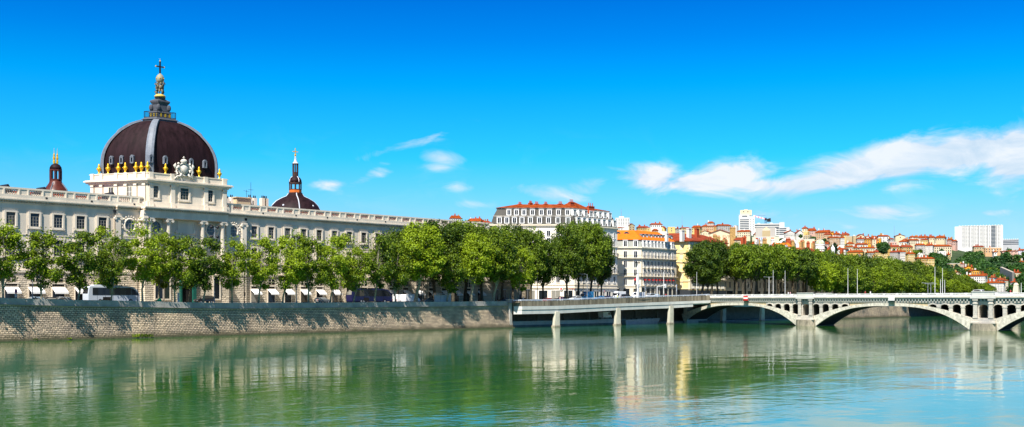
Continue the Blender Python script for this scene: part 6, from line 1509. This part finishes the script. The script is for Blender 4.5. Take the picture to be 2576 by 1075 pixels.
# dark end pillar of the quay wall
k = MB(); k.box(X0v-1.3, X0v-.3, .3, 1.6, -1, 8.0); k.box(X0v-1.5, X0v-.1, .15, 1.8, 8.0, 8.35); tag(k.build('wall_pillar', STONE_D), 'dark stone end pillar between quay wall and concrete viaduct', 'pillar')
# ---------------------------------------------------------------- vehicles
def pm(name, col, rough=.3): return mat(name, col, rough, .04, 1, metal=.0, spec=.6)
def wheels(T, xs, hw, r):
    for x in xs:
        for s in (-1, 1):
            k = MB(); k.tube([(x, s*hw, r), (x, s*(hw-.24), r)], r, 14); o = k.build('wheel', RUBBER, T, world=False)
            k = MB(); k.tube([(x, s*(hw+.01), r), (x, s*(hw-.1), r)], r*.6, 10); k.build('rim', GREYMET, o, world=False)
CARS = {'hatch': (4.1, 1.75, [(-2.05,.35),(-2.02,.85),(-1.85,1.0),(-1.55,1.42),(-.2,1.48),(.45,1.40),(1.05,.98),(1.85,.80),(2.05,.60),(2.05,.35)], [(-1.65,1.0),(-1.42,1.36),(-.2,1.42),(.38,1.34),(.88,.98)]),
        'sedan': (4.6, 1.8, [(-2.3,.35),(-2.28,.85),(-1.6,.98),(-1.05,1.38),(.1,1.42),(.6,1.32),(1.2,.95),(2.1,.78),(2.3,.58),(2.3,.35)], [(-1.35,1.0),(-.95,1.33),(.1,1.37),(.52,1.27),(.98,.95)]),
        'van': (5.4, 2.0, [(-2.7,.4),(-2.7,2.2),(-2.6,2.35),(1.1,2.35),(1.5,2.2),(2.15,1.3),(2.6,1.1),(2.7,.8),(2.7,.4)], [(.5,1.35),(.5,2.05),(1.4,2.05),(1.95,1.35)]),
        'suv': (4.6, 1.9, [(-2.3,.4),(-2.3,1.0),(-2.15,1.15),(-2.0,1.68),(-.2,1.76),(.45,1.66),(1.0,1.12),(2.05,1.0),(2.3,.75),(2.3,.4)], [(-1.9,1.15),(-1.8,1.6),(-.2,1.68),(.38,1.58),(.8,1.12)])}
def car(name, lab, X, Y, z, style, m_, rz=0, group=None, cat='car'):
    L_, Wd, pf, wf = CARS[style]; T = thing(name, lab, cat, (X, Y, z), rz, group)
    k = MB(); n = len(pf); hw = Wd/2
    ins = [(.16 if p[1] > 1.05 and style != 'van' else 0) for p in pf]
    vs = [(p[0], -hw+i_, p[1]) for p, i_ in zip(pf, ins)]+[(p[0], hw-i_, p[1]) for p, i_ in zip(pf, ins)]
    fs = [tuple(range(n)), tuple(range(2*n-1, n-1, -1))]+[(i, n+i, n+(i+1) % n, (i+1) % n) for i in range(n)]
    fs = [tuple(reversed(f)) for f in fs]
    k.add(vs, fs); k.build('body', m_, T, world=False, bevel=.06)
    for s in (-1, 1):
        k = MB(); y = s*(hw-.07); vs = []
        for p in wf: vs.append((p[0], s*(hw+.012-(.16 if p[1] > 1.05 and style != 'van' else 0)), p[1]))
        for p in wf: vs.append((p[0], s*(hw-.05-(.16 if p[1] > 1.05 and style != 'van' else 0)), p[1]))
        q = len(wf); k.add(vs, [tuple(range(q)) if s > 0 else tuple(range(q-1, -1, -1)), tuple(range(2*q-1, q-1, -1)) if s > 0 else tuple(range(q, 2*q))]+[(i, (i+1) % q, q+(i+1) % q, q+i) for i in range(q)]); k.build('side_window', GLASS, T, world=False)
    # windscreen and rear window
    def pane(nm, a, b_, o_):
        k = MB(); w_ = hw-.26; dx, dz = b_[0]-a[0], b_[1]-a[1]; l = math.hypot(dx, dz); nx, nz = -dz/l*o_, dx/l*o_
        p0 = (a[0]+dx*.12, a[1]+dz*.12); p1 = (a[0]+dx*.9, a[1]+dz*.9)
        k.hexa([(p0[0],-w_,p0[1]),(p0[0],w_,p0[1]),(p0[0]+nx,w_,p0[1]+nz),(p0[0]+nx,-w_,p0[1]+nz)], [(p1[0],-w_,p1[1]),(p1[0],w_,p1[1]),(p1[0]+nx,w_,p1[1]+nz),(p1[0]+nx,-w_,p1[1]+nz)]); k.build(nm, GLASS, T, world=False)
    if style == 'van': pane('windscreen', pf[4], pf[5], .03)
    else:
        pane('windscreen', pf[5] if style != 'sedan' else pf[5], pf[6], .03); pane('rear_window', pf[2], pf[3], -.03 if False else .03)
    for s in (-1, 1):
        k = MB(); k.box(L_/2-.12, L_/2+.02, s*hw*.72-.18, s*hw*.72+.18, .58, .72); k.build('headlight', GREYMET, T, world=False)
        k = MB(); k.box(-L_/2-.02, -L_/2+.1, s*hw*.76-.14, s*hw*.76+.14, .72, .92); k.build('taillight', REDP, T, world=False)
    wheels(T, (-L_*.3, L_*.31), hw, .33); return T
PT = {n: pm('paint_'+n, c) for n, c in dict(black=(.012,.012,.014), grey=(.20,.21,.21), silver=(.48,.50,.52), blue=(.03,.16,.36), lightblue=(.25,.33,.40), white=(.78,.78,.78), navy=(.006,.005,.05), coach_shade_white=(.50,.54,.60), cyanvan=(.02,.22,.42), darkred=(.16,.01,.01)).items()}  # the white coach's own paint has bluish tree shade mixed into its colour
for (u, Y, z, st, cl, nm, lab) in (
  (84, 9, GZ, 'hatch', 'lightblue', 'parked_car', 'pale blue car behind the parapet in front of the second white awning'),
  (122, 9, GZ, 'sedan', 'black', 'parked_car', 'low black car between the pale blue car and the dark grey hatchback'),
  (152, 9, GZ, 'hatch', 'grey', 'parked_car', 'dark grey hatchback in front of the third white awning'),
  (514, 9.5, GZ, 'suv', 'black', 'parked_car', 'black hatchback before the pavilion right of the green door'),
  (811, 9.5, GZ, 'hatch', 'grey', 'parked_car', 'grey hatchback with red rear lamps near the give way sign'),
  (1076, 9.5, GZ, 'sedan', 'grey', 'parked_car', 'dark car behind the parapet right of the twin black lamp posts'),
  (1268, 9.5, GZ, 'sedan', 'black', 'parked_car', 'black car at the right end of the quay wall'),
  (1349, 5, 6.95, 'hatch', 'silver', 'moving_car', 'silver car at the left start of the viaduct'),
  (1381, 7, 7.3, 'hatch', 'darkred', 'moving_car', 'dark red car right behind the silver car'),
  (1404, 5, 7.5, 'suv', 'black', 'moving_car', 'black car on the viaduct before the shop door'),
  (1448, 5, 7.7, 'suv', 'silver', 'moving_car', 'silver hatchback with red lamps left of the blue van'),
  (1508, 5, 8.0, 'hatch', 'blue', 'moving_car', 'bright blue car on the viaduct'),
  (1529, 7, 8.1, 'sedan', 'navy', 'moving_car', 'dark navy car right of the bright blue car'),
  (1577, 5, 8.4, 'suv', 'black', 'moving_car', 'black car right of the white camper'),
  (1634, 5, 8.75, 'suv', 'silver', 'moving_car', 'silver car right of the white van on the viaduct'),
  (1651, 7, 8.8, 'hatch', 'lightblue', 'moving_car', 'pale blue car right of the silver car on the viaduct'),
  (1661, 10, 8.6, 'sedan', 'black', 'moving_car', 'dark car near the white traffic gantry')):
    car(nm, lab, pX(u, Y), Y, z, st, PT[cl], 0 if u % 2 else PI, 'cars on the quay road')
car('delivery_van', 'white van with dark windows beside the white banner mast on the viaduct', pX(1606, 5), 5, 8.5, 'van', PT['white'], PI, cat='van')
car('delivery_van', 'white van just right of the dark blue coach', pX(1012, 11), 11, GZ, 'van', PT['white'], 0, cat='van')
car('delivery_van', 'white light truck half hidden behind the thick trunk right of the dark blue coach', pX(1033, 9), 9, GZ, 'van', PT['white'], 0, cat='truck')
T = car('delivery_van', 'bright blue box van behind the tree with the dark forked trunk', pX(1474, 8), 8, 7.9, 'van', PT['cyanvan'], PI, cat='van')
k = MB(); k.box(-2.75, .2, -1.12, 1.12, 1.0, 3.0); k.build('cargo_box', PT['cyanvan'], T, world=False)
T = car('camper', 'white camper with overcab box in front of the cream shopfront', pX(1556, 8), 8, 8.3, 'van', PT['white'], PI, cat='camper')
k = MB(); k.box(-2.8, .8, -1.1, 1.1, .9, 2.7); k.box(.8, 2.0, -1.1, 1.1, 2.05, 2.8); k.build('camper_body', PT['white'], T, world=False, bevel=.1)
for nm, lab, u, Y, K_, L_, m_, stripe in (('coach', 'white tour coach with dark window band and open luggage hatch behind the parapet', 0, 11.5, 0, 18.5, PT['coach_shade_white'], 0), ('coach', 'dark navy blue tour coach behind the quay trees', 1, 11.5, 0, 15.5, PT['navy'], 1)):
    xa, xb = (pX(222, 11.5-1.3), pX(353, 11.5-1.3)) if not stripe else (pX(886, 11.5-1.3), pX(987, 11.5-1.3))
    L_ = xb-xa; T = thing(nm, lab, 'coach', ((xa+xb)/2, Y, GZ)); h = L_/2; H = 3.85
    pf = [(-h,.35),(-h-.02,2.0),(-h+.25,H-.2),(-h+.5,H),(h-3.2,H),(h-1.6,H-.18),(h-.8,H-.7),(h-.15,2.2),(h,1.2),(h,.35)]
    k = MB(); n = len(pf); vs = [(p[0],-1.27,p[1]) for p in pf]+[(p[0],1.27,p[1]) for p in pf]
    k.add(vs, [tuple(range(n-1,-1,-1)), tuple(range(n, 2*n))]+[((i+1) % n, n+(i+1) % n, n+i, i) for i in range(n)]); k.build('body', m_, T, world=False, bevel=.12)
    nw = 7; x0, x1 = -h+1.0, h-2.2
    for s in (-1, 1):
        for i in range(nw):
            a, b_ = x0+(x1-x0)*i/nw+.01, x0+(x1-x0)*(i+1)/nw-.01; k = MB(); k.hexa([(a,s*1.26,1.85),(b_,s*1.26,1.85),(b_,s*1.30,1.85),(a,s*1.30,1.85)], [(a,s*1.26,3.45),(b_,s*1.26,3.45),(b_,s*1.30,3.45),(a,s*1.30,3.45)]); k.build('side_window', GLASS, T, world=False)
        k = MB(); k.hexa([(x1+.05,s*1.26,1.85),(h-.35,s*1.26,1.85),(h-.35,s*1.30,1.85),(x1+.05,s*1.30,1.85)], [(x1+.05,s*1.26,3.42),(h-1.2,s*1.26,2.95),(h-1.2,s*1.30,2.95),(x1+.05,s*1.30,3.42)]); k.build('driver_window', GLASS, T, world=False)
    k = MB(); k.hexa([(-h-.06,-1.05,2.2),(-h-.02,-1.05,2.2),(-h-.02,1.05,2.2),(-h-.06,1.05,2.2)], [(-h+.12,-1.0,3.4),(-h+.2,-1.0,3.4),(-h+.2,1.0,3.4),(-h+.12,1.0,3.4)]); k.build('rear_window', GLASS, T, world=False)
    k = MB(); k.hexa([(h-.02,-1.15,1.3),(h+.05,-1.15,1.3),(h+.05,1.15,1.3),(h-.02,1.15,1.3)], [(h-.85,-1.15,3.2),(h-.75,-1.15,3.2),(h-.75,1.15,3.2),(h-.85,1.15,3.2)]); k.build('windscreen', GLASS, T, world=False)
    for s in (-1, 1): k = MB(); k.tube([(h-.7,s*1.25,3.1),(h+.3,s*1.45,3.0),(h+.45,s*1.5,2.5)], .06, 5); k.box(h+.3, h+.5, s*1.5-.12, s*1.5+.12, 1.9, 2.6); k.build('mirror', BLACK, T, world=False)
    k = MB(); k.box(-.6-h*.35, 1.2-h*.35, -1.30, -1.26, .6, 1.45); k.build('luggage_hatch', DARK, T, world=False)
    k = MB()
    for i in range(5): x = -h+2+i*(L_-3)/5; k.box(x, x+.05, -1.30, -1.26, .4, 1.8)
    k.build('panel_seams', GREYMET if not stripe else BLACK, T, world=False)
    k = MB(); k.box(-h+1.5, -h+4, -.8, .8, H, H+.25); k.box(0, 2.2, -.7, .7, H, H+.2); k.build('roof_unit', m_, T, world=False, bevel=.05)
    wheels(T, (-h*.55, -h*.42, h*.62), 1.27, .5)
# ---------------------------------------------------------------- street furniture
def post(name, lab, cat, u, Y, vtop, base=GZ, r=.09, m_=None, extra=None, group=None):
    X = pX(u, Y); z = zq(u, vtop, Y); T = thing(name, lab, cat, (X, Y, base), 0, group); k = MB(); k.tube([(0,0,0),(0,0,(z-base)*.5),(0,0,z-base)], [r*1.3, r*1.1, r*.8], 7); k.tube([(0,0,0),(0,0,.5)], r*1.9, 8); k.build('post', m_ or GREYMET, T, world=False)
    if extra: extra(T, z-base)
    return T
def globes(T, h):
    for z in (0, -2.2):
        for s in (-1, 1):
            k = MB(); k.tube([(0,0,h+z-.35),(s*.75,0,h+z-.3)], .06, 5); k.build('arm', GREYMET, T, world=False)
            k = MB(); k.sm = True; k.ball((s*.8,0,h+z), .38, 10, 8); k.build('lamp_globe', BLACK, T, world=False)
post('street_lamp', 'grey lamp post with four black spotlights rising before the right oval window', 'street lamp', 539.5, 6, 572, extra=globes)
post('street_lamp', 'grey lamp post with four black spotlights under the thin lantern dome', 'street lamp', 745, 6, 598, extra=globes)
def lamp_arm(T, h, L_=2.2, s=1, m_=None):
    k = MB(); k.tube([(0,0,h-.3),(s*L_*.5,0,h+.05),(s*L_,0,h)], .06, 5); k.build('arm', m_ or GREYMET, T, world=False); k = MB(); k.box(min(s*L_,s*(L_+.8)), max(s*L_,s*(L_+.8)), -.15, .15, h-.08, h+.08); k.build('lamp_head', BLACK, T, world=False)
for u, Y, v, lab, m_, s in ((82,6,688,'thin grey lamp post between the first and second awnings',GREYMET,1),(347,4,670,'thin dark lamp post before the front half of the white coach',BLACK,1),(614.5,4.5,650,'dark lamp post with round sign back between the first two right hand awnings',BLACK,1),
      (857.5,4.5,650,'dark lamp post with round sign back next to the give way sign',BLACK,1),(1061,4.5,655,'left one of two black lamp posts right of the thick trunk',BLACK,-1),(1066,4.5,640,'right one of two black lamp posts right of the thick trunk',BLACK,1),
      (1351.6,6,640,'black lamp post between the two shop windows',BLACK,1),(1467,6,690,'black lamp post in front of the blue van',BLACK,-1),(1477,3,690,'grey lamp post with long arm right of the blue van',GREYMET,-1),
      (1614.5,3,688,'dark lamp post with arm reaching left in front of the red awnings',BLACK,-1),(1669.5,4,684,'white lamp post with arm reaching right in front of the red awnings',WHITE,1),(1697,4,690,'dark lamp post beside the blue direction sign',BLACK,-1)):
    post('street_lamp', lab, 'street lamp', u, Y, v, base=GZ if u < 1340 else 7.6, extra=lambda T, h, s=s: lamp_arm(T, h, 2.0, s), m_=m_)
def disc_sign(name, lab, u, Y, v, r, cols, base=GZ, pole=True):
    X = pX(u, Y); z = zq(u, v, Y); T = thing(name, lab, 'sign', (X, Y, base), .65); h = z-base
    if pole: k = MB(); k.tube([(0,0,0),(0,0,h+r)], .05, 5); k.build('post', GREYMET, T, world=False)
    k = MB(); k.tube([(0,-.08,h),(0,-.12,h)], r, 16); o = k.build('disc', cols[0], T, world=False)
    if cols[1]: k = MB(); k.tube([(0,-.12,h),(0,-.14,h)], r*.72, 16); k.build('inner_disc', cols[1], o, world=False)
    if len(cols) > 2: k = MB(); k.hexa([(-r*.6,-.17,h+r*.45),(-r*.45,-.17,h+r*.6),(-r*.45,-.14,h+r*.6),(-r*.6,-.14,h+r*.45)], [(r*.45,-.17,h-r*.6),(r*.6,-.17,h-r*.45),(r*.6,-.14,h-r*.45),(r*.45,-.14,h-r*.6)]); k.build('diagonal_bar', cols[2], o, world=False)
    return T
BLUEP = mat('blue_paint', (.02,.06,.45), .5, .05, 1)
T = disc_sign('no_parking_sign', 'round blue no parking sign with red rim before the leftmost awning', 39, 5, 733, .5, (REDP, BLUEP, REDP)); k = MB(); k.box(-.4, .4, -.1, -.07, 1.3, 1.9); k.build('white_plate', WHITE, T, world=False)
disc_sign('round_sign', 'grey back of a round sign on the dark post between right hand awnings', 614.5, 4.2, 741, .5, (BLACK, None), pole=False); disc_sign('round_sign', 'grey back of a round sign on the dark post right of the give way sign', 857.5, 4.2, 741, .5, (BLACK, None), pole=False)
disc_sign('no_entry_sign', 'red no entry sign in front of the white building shopfront', 1520, 4, 734.5, .55, (REDP, None), base=8.0)
X = pX(1520, 4); z = zq(1520, 734.5, 4); 
T = [o for o in bpy.data.objects if o.name.startswith('no_entry_sign')][0]; k = MB(); k.box(-.4, .4, -.15, -.12, z-8.0-.1, z-8.0+.1); k.build('white_bar', WHITE, T, world=False)
X = pX(838.8, 5); z = zq(838.8, 733, 5); T = thing('give_way_sign', 'red rimmed white give way triangle on a grey pole in front of an awning', 'sign', (X, 5, GZ), .65); h = z-GZ; k = MB(); k.tube([(0,0,0),(0,0,h+.3)], .06, 5); k.build('post', GREYMET, T, world=False)
for s, m_, y in ((.62, REDP, -.1), (.38, WHITE, -.13)): k = MB(); k.hexa([(-.02,y,h-s),(.02,y,h-s),(.02,y+.03,h-s),(-.02,y+.03,h-s)], [(-s,y,h+s*.6),(s,y,h+s*.6),(s,y+.03,h+s*.6),(-s,y+.03,h+s*.6)]); k.build('red_triangle' if m_ == REDP else 'white_triangle', m_, T, world=False)
X = pX(449, 5); T = thing('information_panel', 'white narrow information panel standing by the parapet before the green door', 'sign', (X, 5, GZ), .6); k = MB(); k.box(-.45, .45, -.06, .06, 0, zq(449, 736.5, 5)-GZ); k.build('panel', WHITE, T, world=False)
k = MB(); 
for i in range(6): k.box(-.3, .1+.05*(i % 3), -.08, -.06, 1.2+i*.18, 1.26+i*.18)
k.build('printed_lines', GREYMET, T, world=False)
X = pX(396, 3); T = thing('green_tarpaulin', 'small bright green tarpaulin peak behind the parapet under the tall pavilion window', 'tarpaulin', (X, 3, GZ)); k = MB(); k.hexa([(-1,-.5,0),(1,-.5,0),(1,.5,0),(-1,.5,0)], [(.5,-.1,1.25),(.75,-.1,1.15),(.75,.1,1.15),(.5,.1,1.25)]); k.build('cover', mat('green_canvas', (.01,.35,.14), .6, .1, 1), T, world=False)
# bus shelter
X = pX(1113, 6.5); T = thing('bus_shelter', 'glass bus shelter with grey frame behind the quay wall', 'bus shelter', (X, 6.5, GZ)); k = MB(); k.box(-2.6, 2.6, -.8, .9, 2.5, 2.65); 
for x in (-2.5, 0, 2.5): k.box(x-.06, x+.06, .7, .8, 0, 2.5)
k.build('frame', GREYMET, T, world=False); k = MB(); k.box(-2.4, 2.4, .72, .75, .3, 2.3); k.build('glass_panel', mat('pale_glass', (.45,.52,.52), .15, .1, 1), T, world=False); k = MB(); k.box(2.45, 2.6, -.7, .7, .3, 2.4); k.build('poster_panel', WHITE, T, world=False)
# signals and signs by the viaduct
def traffic_light(u, Y, v, base, lab):
    def ex(T, h):
        k = MB(); k.box(-.18, .18, -.35, -.05, h-1.0, h); o = k.build('signal_box', BLACK, T, world=False)
        for i, m_ in enumerate((mat('red_lamp', (.5,.02,.02), .4), mat('amber_lamp', (.3,.12,.0), .4), mat('green_lamp', (.0,.30,.15), .4))): k = MB(); k.tube([(0,-.36,h-.18-.32*i),(0,-.39,h-.18-.32*i)], .11, 8); k.build('lens', m_, o, world=False)
    post('traffic_light', lab, 'traffic light', u, Y, v, base=base, r=.07, m_=BLACK, extra=ex)
traffic_light(1503.5, 3, 716, 7.9, 'green traffic light left of the red no entry sign'); traffic_light(1599, 3, 716, 8.2, 'traffic light at the foot of the white banner mast'); traffic_light(1742, 5, 727, 8.6, 'traffic light in front of the dark shopfront of the yellow building')
def banner(T, h):
    k = MB(); k.box(-.35, .35, -.35, .35, 0, h*.62); k.hexa([(-.35,-.3,h*.62),(.35,-.3,h*.62),(.35,.3,h*.62),(-.35,.3,h*.62)], [(-.12,-.1,h*.97),(.1,-.1,h*.97),(.1,.1,h*.97),(-.12,.1,h*.97)]); k.build('mast_casing', WHITE, T, world=False)
    k = MB(); k.box(-1.1, 1.1, -.2, .2, h-.1, h+.25); k.build('black_crossbar', BLACK, T, world=False)
    k = MB(); k.tube([(0,-.36,h*.40),(0,-.5,h*.40)], .62, 16); o = k.build('clock_face', WHITE, T, world=False)
    k = MB(); k.box(-.03, .03, -.53, -.5, h*.40, h*.40+.45); k.box(-.25, .03, -.53, -.5, h*.40-.03, h*.40+.03); k.build('clock_hand', BLACK, o, world=False)
post('clock_mast', 'tall white mast with a clock face and black crossbar before the cream building', 'clock mast', 1604.3, 3, 662, base=8.2, extra=banner)
def gantry(T, h):
    k = MB(); k.tube([(0,0,h-.1),(5.2,0,h+.45)], .12, 6); k.build('gantry_arm', WHITE, T, world=False); k = MB(); k.box(4.6, 5.3, -.2, .2, h-.4, h+.9); k.build('white_sign_box', WHITE, T, world=False)
post('sign_gantry', 'white bent traffic gantry reaching right with a white sign box', 'gantry', 1653, 3, 721, base=8.4, r=.13, m_=WHITE, extra=gantry)
X = pX(1703, 3); T = thing('direction_sign', 'large blue and white direction sign beside the yellow building', 'sign', (X, 3, 8.5), .5); z0, z1 = zq(1703, 733, 3)-8.5, zq(1703, 716, 3)-8.5
k = MB(); k.box(-1.2, 1.2, 0, .08, z0, z1); k.build('board', mat('pale_blue_sign', (.55,.62,.72), .5, .05, 1), T, world=False); k = MB(); k.box(-1.2, 1.2, -.03, 0, z1-.75, z1); k.build('blue_header', mat('sign_blue', (.03,.20,.62), .5, .05, 1), T, world=False); k = MB(); k.tube([(-.9,.1,-.3),(-.9,.1,z1)], .06, 5); k.tube([(.9,.1,-.3),(.9,.1,z1)], .06, 5); k.build('post', GREYMET, T, world=False)
k = MB(); 
for i in range(4): k.box(-.9, .3+.15*(i % 2), -.02, 0, z0+.25+i*.3, z0+.33+i*.3)
k.build('printed_lines', GREYMET, T, world=False)
X = pX(1623, 3); T = thing('direction_sign', 'stack of white arrow signs just right of the clock mast', 'sign', (X, 3, 8.3), .5); k = MB(); k.tube([(0,0,0),(0,0,zq(1623,715,3)-8.3)], .06, 5); k.build('post', GREYMET, T, world=False)
for i in range(4): z = zq(1623, 717+i*4.4, 3)-8.3; k = MB(); k.prism([(-1.1,-.08),(1.3,-.08),(1.3,-.02),(-1.1,-.02)], z-.22, z+.22); k.build('arrow_board', WHITE, T, world=False)
# poles on and behind the bridge
def bridge_post(u, v, lab, nm, cat, d=1.0, r=.062, double=False, m_=WHITE):
    t_ = t_at(u); p = bp(t_, d, 0)
    for _ in range(20):
        uu = uv(p[0], p[1], 9)[0]; t_ += (u-uu)*.14; p = bp(t_, d, 0)
    k_ = uv(p[0], p[1], 9)[2]; T = thing(nm, lab, cat, (p[0], p[1], 9.12)); h = zv(v, k_)-9.12
    k = MB(); k.tube([(0,0,0),(0,0,h)], [r*1.2, r*.6], 6); k.build('pole', m_, T, world=False)
    if double:
        for s in (-1, 1): k = MB(); k.tube([(0,0,h-.1),(s*1.1,-s*1.0,h)], .05, 5); k.box(s*1.1-.3, s*1.1+.3, -s*1.0-.2, -s*1.0+.2, h-.05, h+.08); k.build('lamp_head', GREYMET, T, world=False)
for u, v, lab in ((1945, 679.4, 'left one of two tall white flagpoles over the first small arches'), (1975, 681, 'right one of two tall white flagpoles over the first small arches'), (2133, 675, 'left one of two tall white flagpoles over the middle of the bridge'), (2156.8, 677, 'right one of two tall white flagpoles over the middle of the bridge'),
    (2352, 671.6, 'tallest white flagpole at the right part of the bridge'), (2371, 675, 'tall white flagpole between two shorter ones'), (2366, 703, 'short white flagpole left of the tall middle one'), (2376.5, 704, 'short white flagpole right of the tall middle one'), (2569, 712, 'thin pale pole at the right margin near the obelisk'), (1752.7, 684, 'tall thin white pole at the left end of the bridge balustrade')):
    bridge_post(u, v, lab, 'flagpole', 'flagpole', d=2 if u > 1760 else 0)
for u, v, lab in ((1934.6, 697, 'double armed white lamp post left of the first flagpoles'), (2334.2, 712, 'double armed grey lamp post, left of a close pair on the bridge'), (2341.5, 714, 'double armed grey lamp post, right of a close pair on the bridge')): bridge_post(u, v, lab, 'street_lamp', 'street lamp', d=3, double=True, r=.09, m_=GREYMET if u > 2000 else WHITE)
# a white van on the far part of the bridge
p = bp(t_at(2468)-1.5, 6, 0); car('moving_car', 'white car crossing the right part of the bridge', p[0], p[1], 9.14, 'suv', PT['white'], math.atan2(BE[1], BE[0]))
# white van and pale box parked in the dark under the viaduct
X = pX(1525, 7); car('parked_van', 'pale van parked in the dark under the viaduct', X, 7.5, 1.9, 'van', PT['white'], .1, cat='van')
k = MB(); k.box(X-4, X+4, 6.2, 9.5, .55, 1.9); tag(k.build('loading_platform', CONC), 'concrete loading platform in the dark under the viaduct', 'platform')
# moored barge under the viaduct
X = pX(1610, 3); T = thing('moored_barge', 'low grey barge moored in the shade under the viaduct', 'barge', (X, 3.2, 0)); k = MB(); k.hexa([(-9,-1.0,-.3),(9,-1.0,-.3),(8,1.2,-.3),(-8,1.2,-.3)], [(-9.6,-1.2,1.5),(10.5,-1.2,1.9),(9,1.4,1.9),(-9.2,1.4,1.5)]); k.build('hull', mat('barge_grey', (.38,.40,.42), .6, .2, 1), T, world=False); k = MB()
for i in range(5): k.box(-6+i*3, -5.6+i*3, -.9, -.7, 1.6, 2.1)
k.build('bollard', BLACK, T, world=False)
# ---------------------------------------------------------------- people
SKIN = mat('skin', (.45,.25,.16), .6, .05, 2); HAIR = mat('dark_hair', (.03,.02,.015), .7, .2, 5)
def person(X, Y, z, top, bot, lab, face=0, stride=.25, h=1.72):
    s = h/1.72; st = stride
    J = {'p':(0,0,.95),'c':(0,0,1.2),'n':(0,0,1.45),'hd':(.02,0,1.58),'ht':(.02,0,1.68),'sl':(0,.18,1.4),'sr':(0,-.18,1.4),'el':(-.05,.25,1.12),'er':(.08,-.25,1.12),'wl':(.05,.26,.88),'wr':(.2,-.26,.9),'hl':(0,.1,.9),'hr':(0,-.1,.9),'kl':(st*.6,.11,.5),'kr':(-st*.3,-.11,.5),'al':(st*.9,.11,.08),'ar':(-st,-.11,.1),'tl':(st*.9+.16,.12,.03),'tr':(-st+.16,-.12,.04)}
    Rd = {'p':.15,'c':.14,'n':.06,'hd':.10,'ht':.08,'sl':.07,'sr':.07,'el':.045,'er':.045,'wl':.033,'wr':.033,'hl':.1,'hr':.1,'kl':.065,'kr':.065,'al':.045,'ar':.045,'tl':.035,'tr':.035}
    E = [('p','c'),('c','n'),('n','hd'),('hd','ht'),('c','sl'),('sl','el'),('el','wl'),('c','sr'),('sr','er'),('er','wr'),('p','hl'),('hl','kl'),('kl','al'),('al','tl'),('p','hr'),('hr','kr'),('kr','ar'),('ar','tr')]
    ks = list(J); me = bpy.data.meshes.new('skel'); me.from_pydata([tuple(c*s for c in J[q]) for q in ks], [(ks.index(a), ks.index(b_)) for a, b_ in E], [])
    o = bpy.data.objects.new('person', me); COL.objects.link(o); md = o.modifiers.new('Skin', 'SKIN'); o.modifiers.new('Sub', 'SUBSURF').levels = 1
    for i, q in enumerate(ks): me.skin_vertices[0].data[i].radius = (Rd[q]*s, Rd[q]*s)
    me.skin_vertices[0].data[0].use_root = True
    bpy.context.view_layer.update(); ev = o.evaluated_get(bpy.context.evaluated_depsgraph_get()); m2 = bpy.data.meshes.new_from_object(ev); bpy.data.objects.remove(o)
    m2.materials.clear()
    for m_ in (SKIN, top, bot): m2.materials.append(m_)
    for pl in m2.polygons:
        c = pl.center; z_ = c.z/s; pl.material_index = 0 if z_ > 1.47 or (abs(c.y)/s > .2 and z_ < 1.0) else (1 if z_ > .93 else 2); pl.use_smooth = True
    o = bpy.data.objects.new('person', m2); COL.objects.link(o); o.location = (X, Y, z); o.rotation_euler = (0, 0, face); tag(o, lab, 'person', 'people near the quay and bridge')
    o.matrix_basis = Matrix.Translation((X, Y, z)) @ Matrix.Rotation(face, 4, 'Z')
    k = MB(); k.sm = True; k.ball((0,0,1.66*s), (.115*s,.105*s,.10*s), 8, 6); k.build('hair', HAIR, o, world=False)
def cl(n, c): return mat('cloth_'+n, c, .9, .1, 4)
for u, Y, z, a, b_, lab, f in ((1316,3,7.35,'white','navy','walker in a white shirt at the end of the quay wall, left of a pair',PI),(1320.5,3,7.35,'black','navy','walker in a dark top at the end of the quay wall, right of a pair',PI),
    (1409,3.5,7.5,'pink','white','pedestrian in pale pink near the shop door on the viaduct',.4),(1415,3.5,7.5,'purple','white','pedestrian in purple near the shop door on the viaduct',-.4),(1553,1.5,8.0,'yellow','navy','worker in a fluorescent yellow vest beside the white camper',0),(1675,2,8.7,'red','black','pedestrian in red near the white lamp post',1)):
    cl(a, dict(white=(.7,.7,.7),black=(.02,.02,.02),pink=(.6,.35,.35),purple=(.12,.05,.12),yellow=(.65,.80,.02),red=(.4,.05,.05),navy=(.02,.03,.08)).get(a)); cl(b_, dict(white=(.7,.7,.7),navy=(.02,.03,.08),black=(.02,.02,.02)).get(b_))
    person(pX(u, Y), Y, z, MATS['cloth_'+a], MATS['cloth_'+b_], lab, f)
for u, a, b_, lab in ((1978,'white','navy','pedestrian in white on the bridge left of the pier pedestal'),(1983,'pink','white','pedestrian in pink on the bridge left of the pier pedestal'),(2172,'red','navy','pedestrian in red on the middle of the bridge'),(2185,'white','navy','pedestrian in pale blue on the middle of the bridge'),(2638-2638+2539,'red','white','pedestrian in red on the bridge left of the obelisk')):
    p = bp(t_at(u), 1.2, 0); person(p[0], p[1], 9.14, MATS['cloth_'+a], MATS['cloth_'+b_], lab, 1.2)
# weeds on the footing of the quay wall
for i, (u0, u1) in enumerate(((335, 350), (352, 368), (368, 384), (85, 93), (172, 178))):
    k = MB(); rr = random.Random(i)
    for _ in range(60):
        u = rr.uniform(u0, u1); x = pX(u, -.4); z = rr.uniform(.25, 1.0 if i < 3 else .5); y = rr.uniform(-.7, 0); a = rr.uniform(0, 6.28); d = .18
        k.add([(x,y,.2),(x+d*math.cos(a),y+d*math.sin(a),z),(x+d*1.6*math.cos(a),y+d*1.6*math.sin(a),z*.9),(x+.1,y,.25)], [(0,1,2,3)])
    tag(k.build('weed_clump', LEAF_S), ['left weed tuft of three at the foot of the quay wall', 'middle weed tuft of three at the foot of the quay wall', 'right weed tuft of three at the foot of the quay wall', 'tiny weed tuft at the wall foot far left', 'tiny weed tuft at the wall foot below the white coach'][i], 'plant')
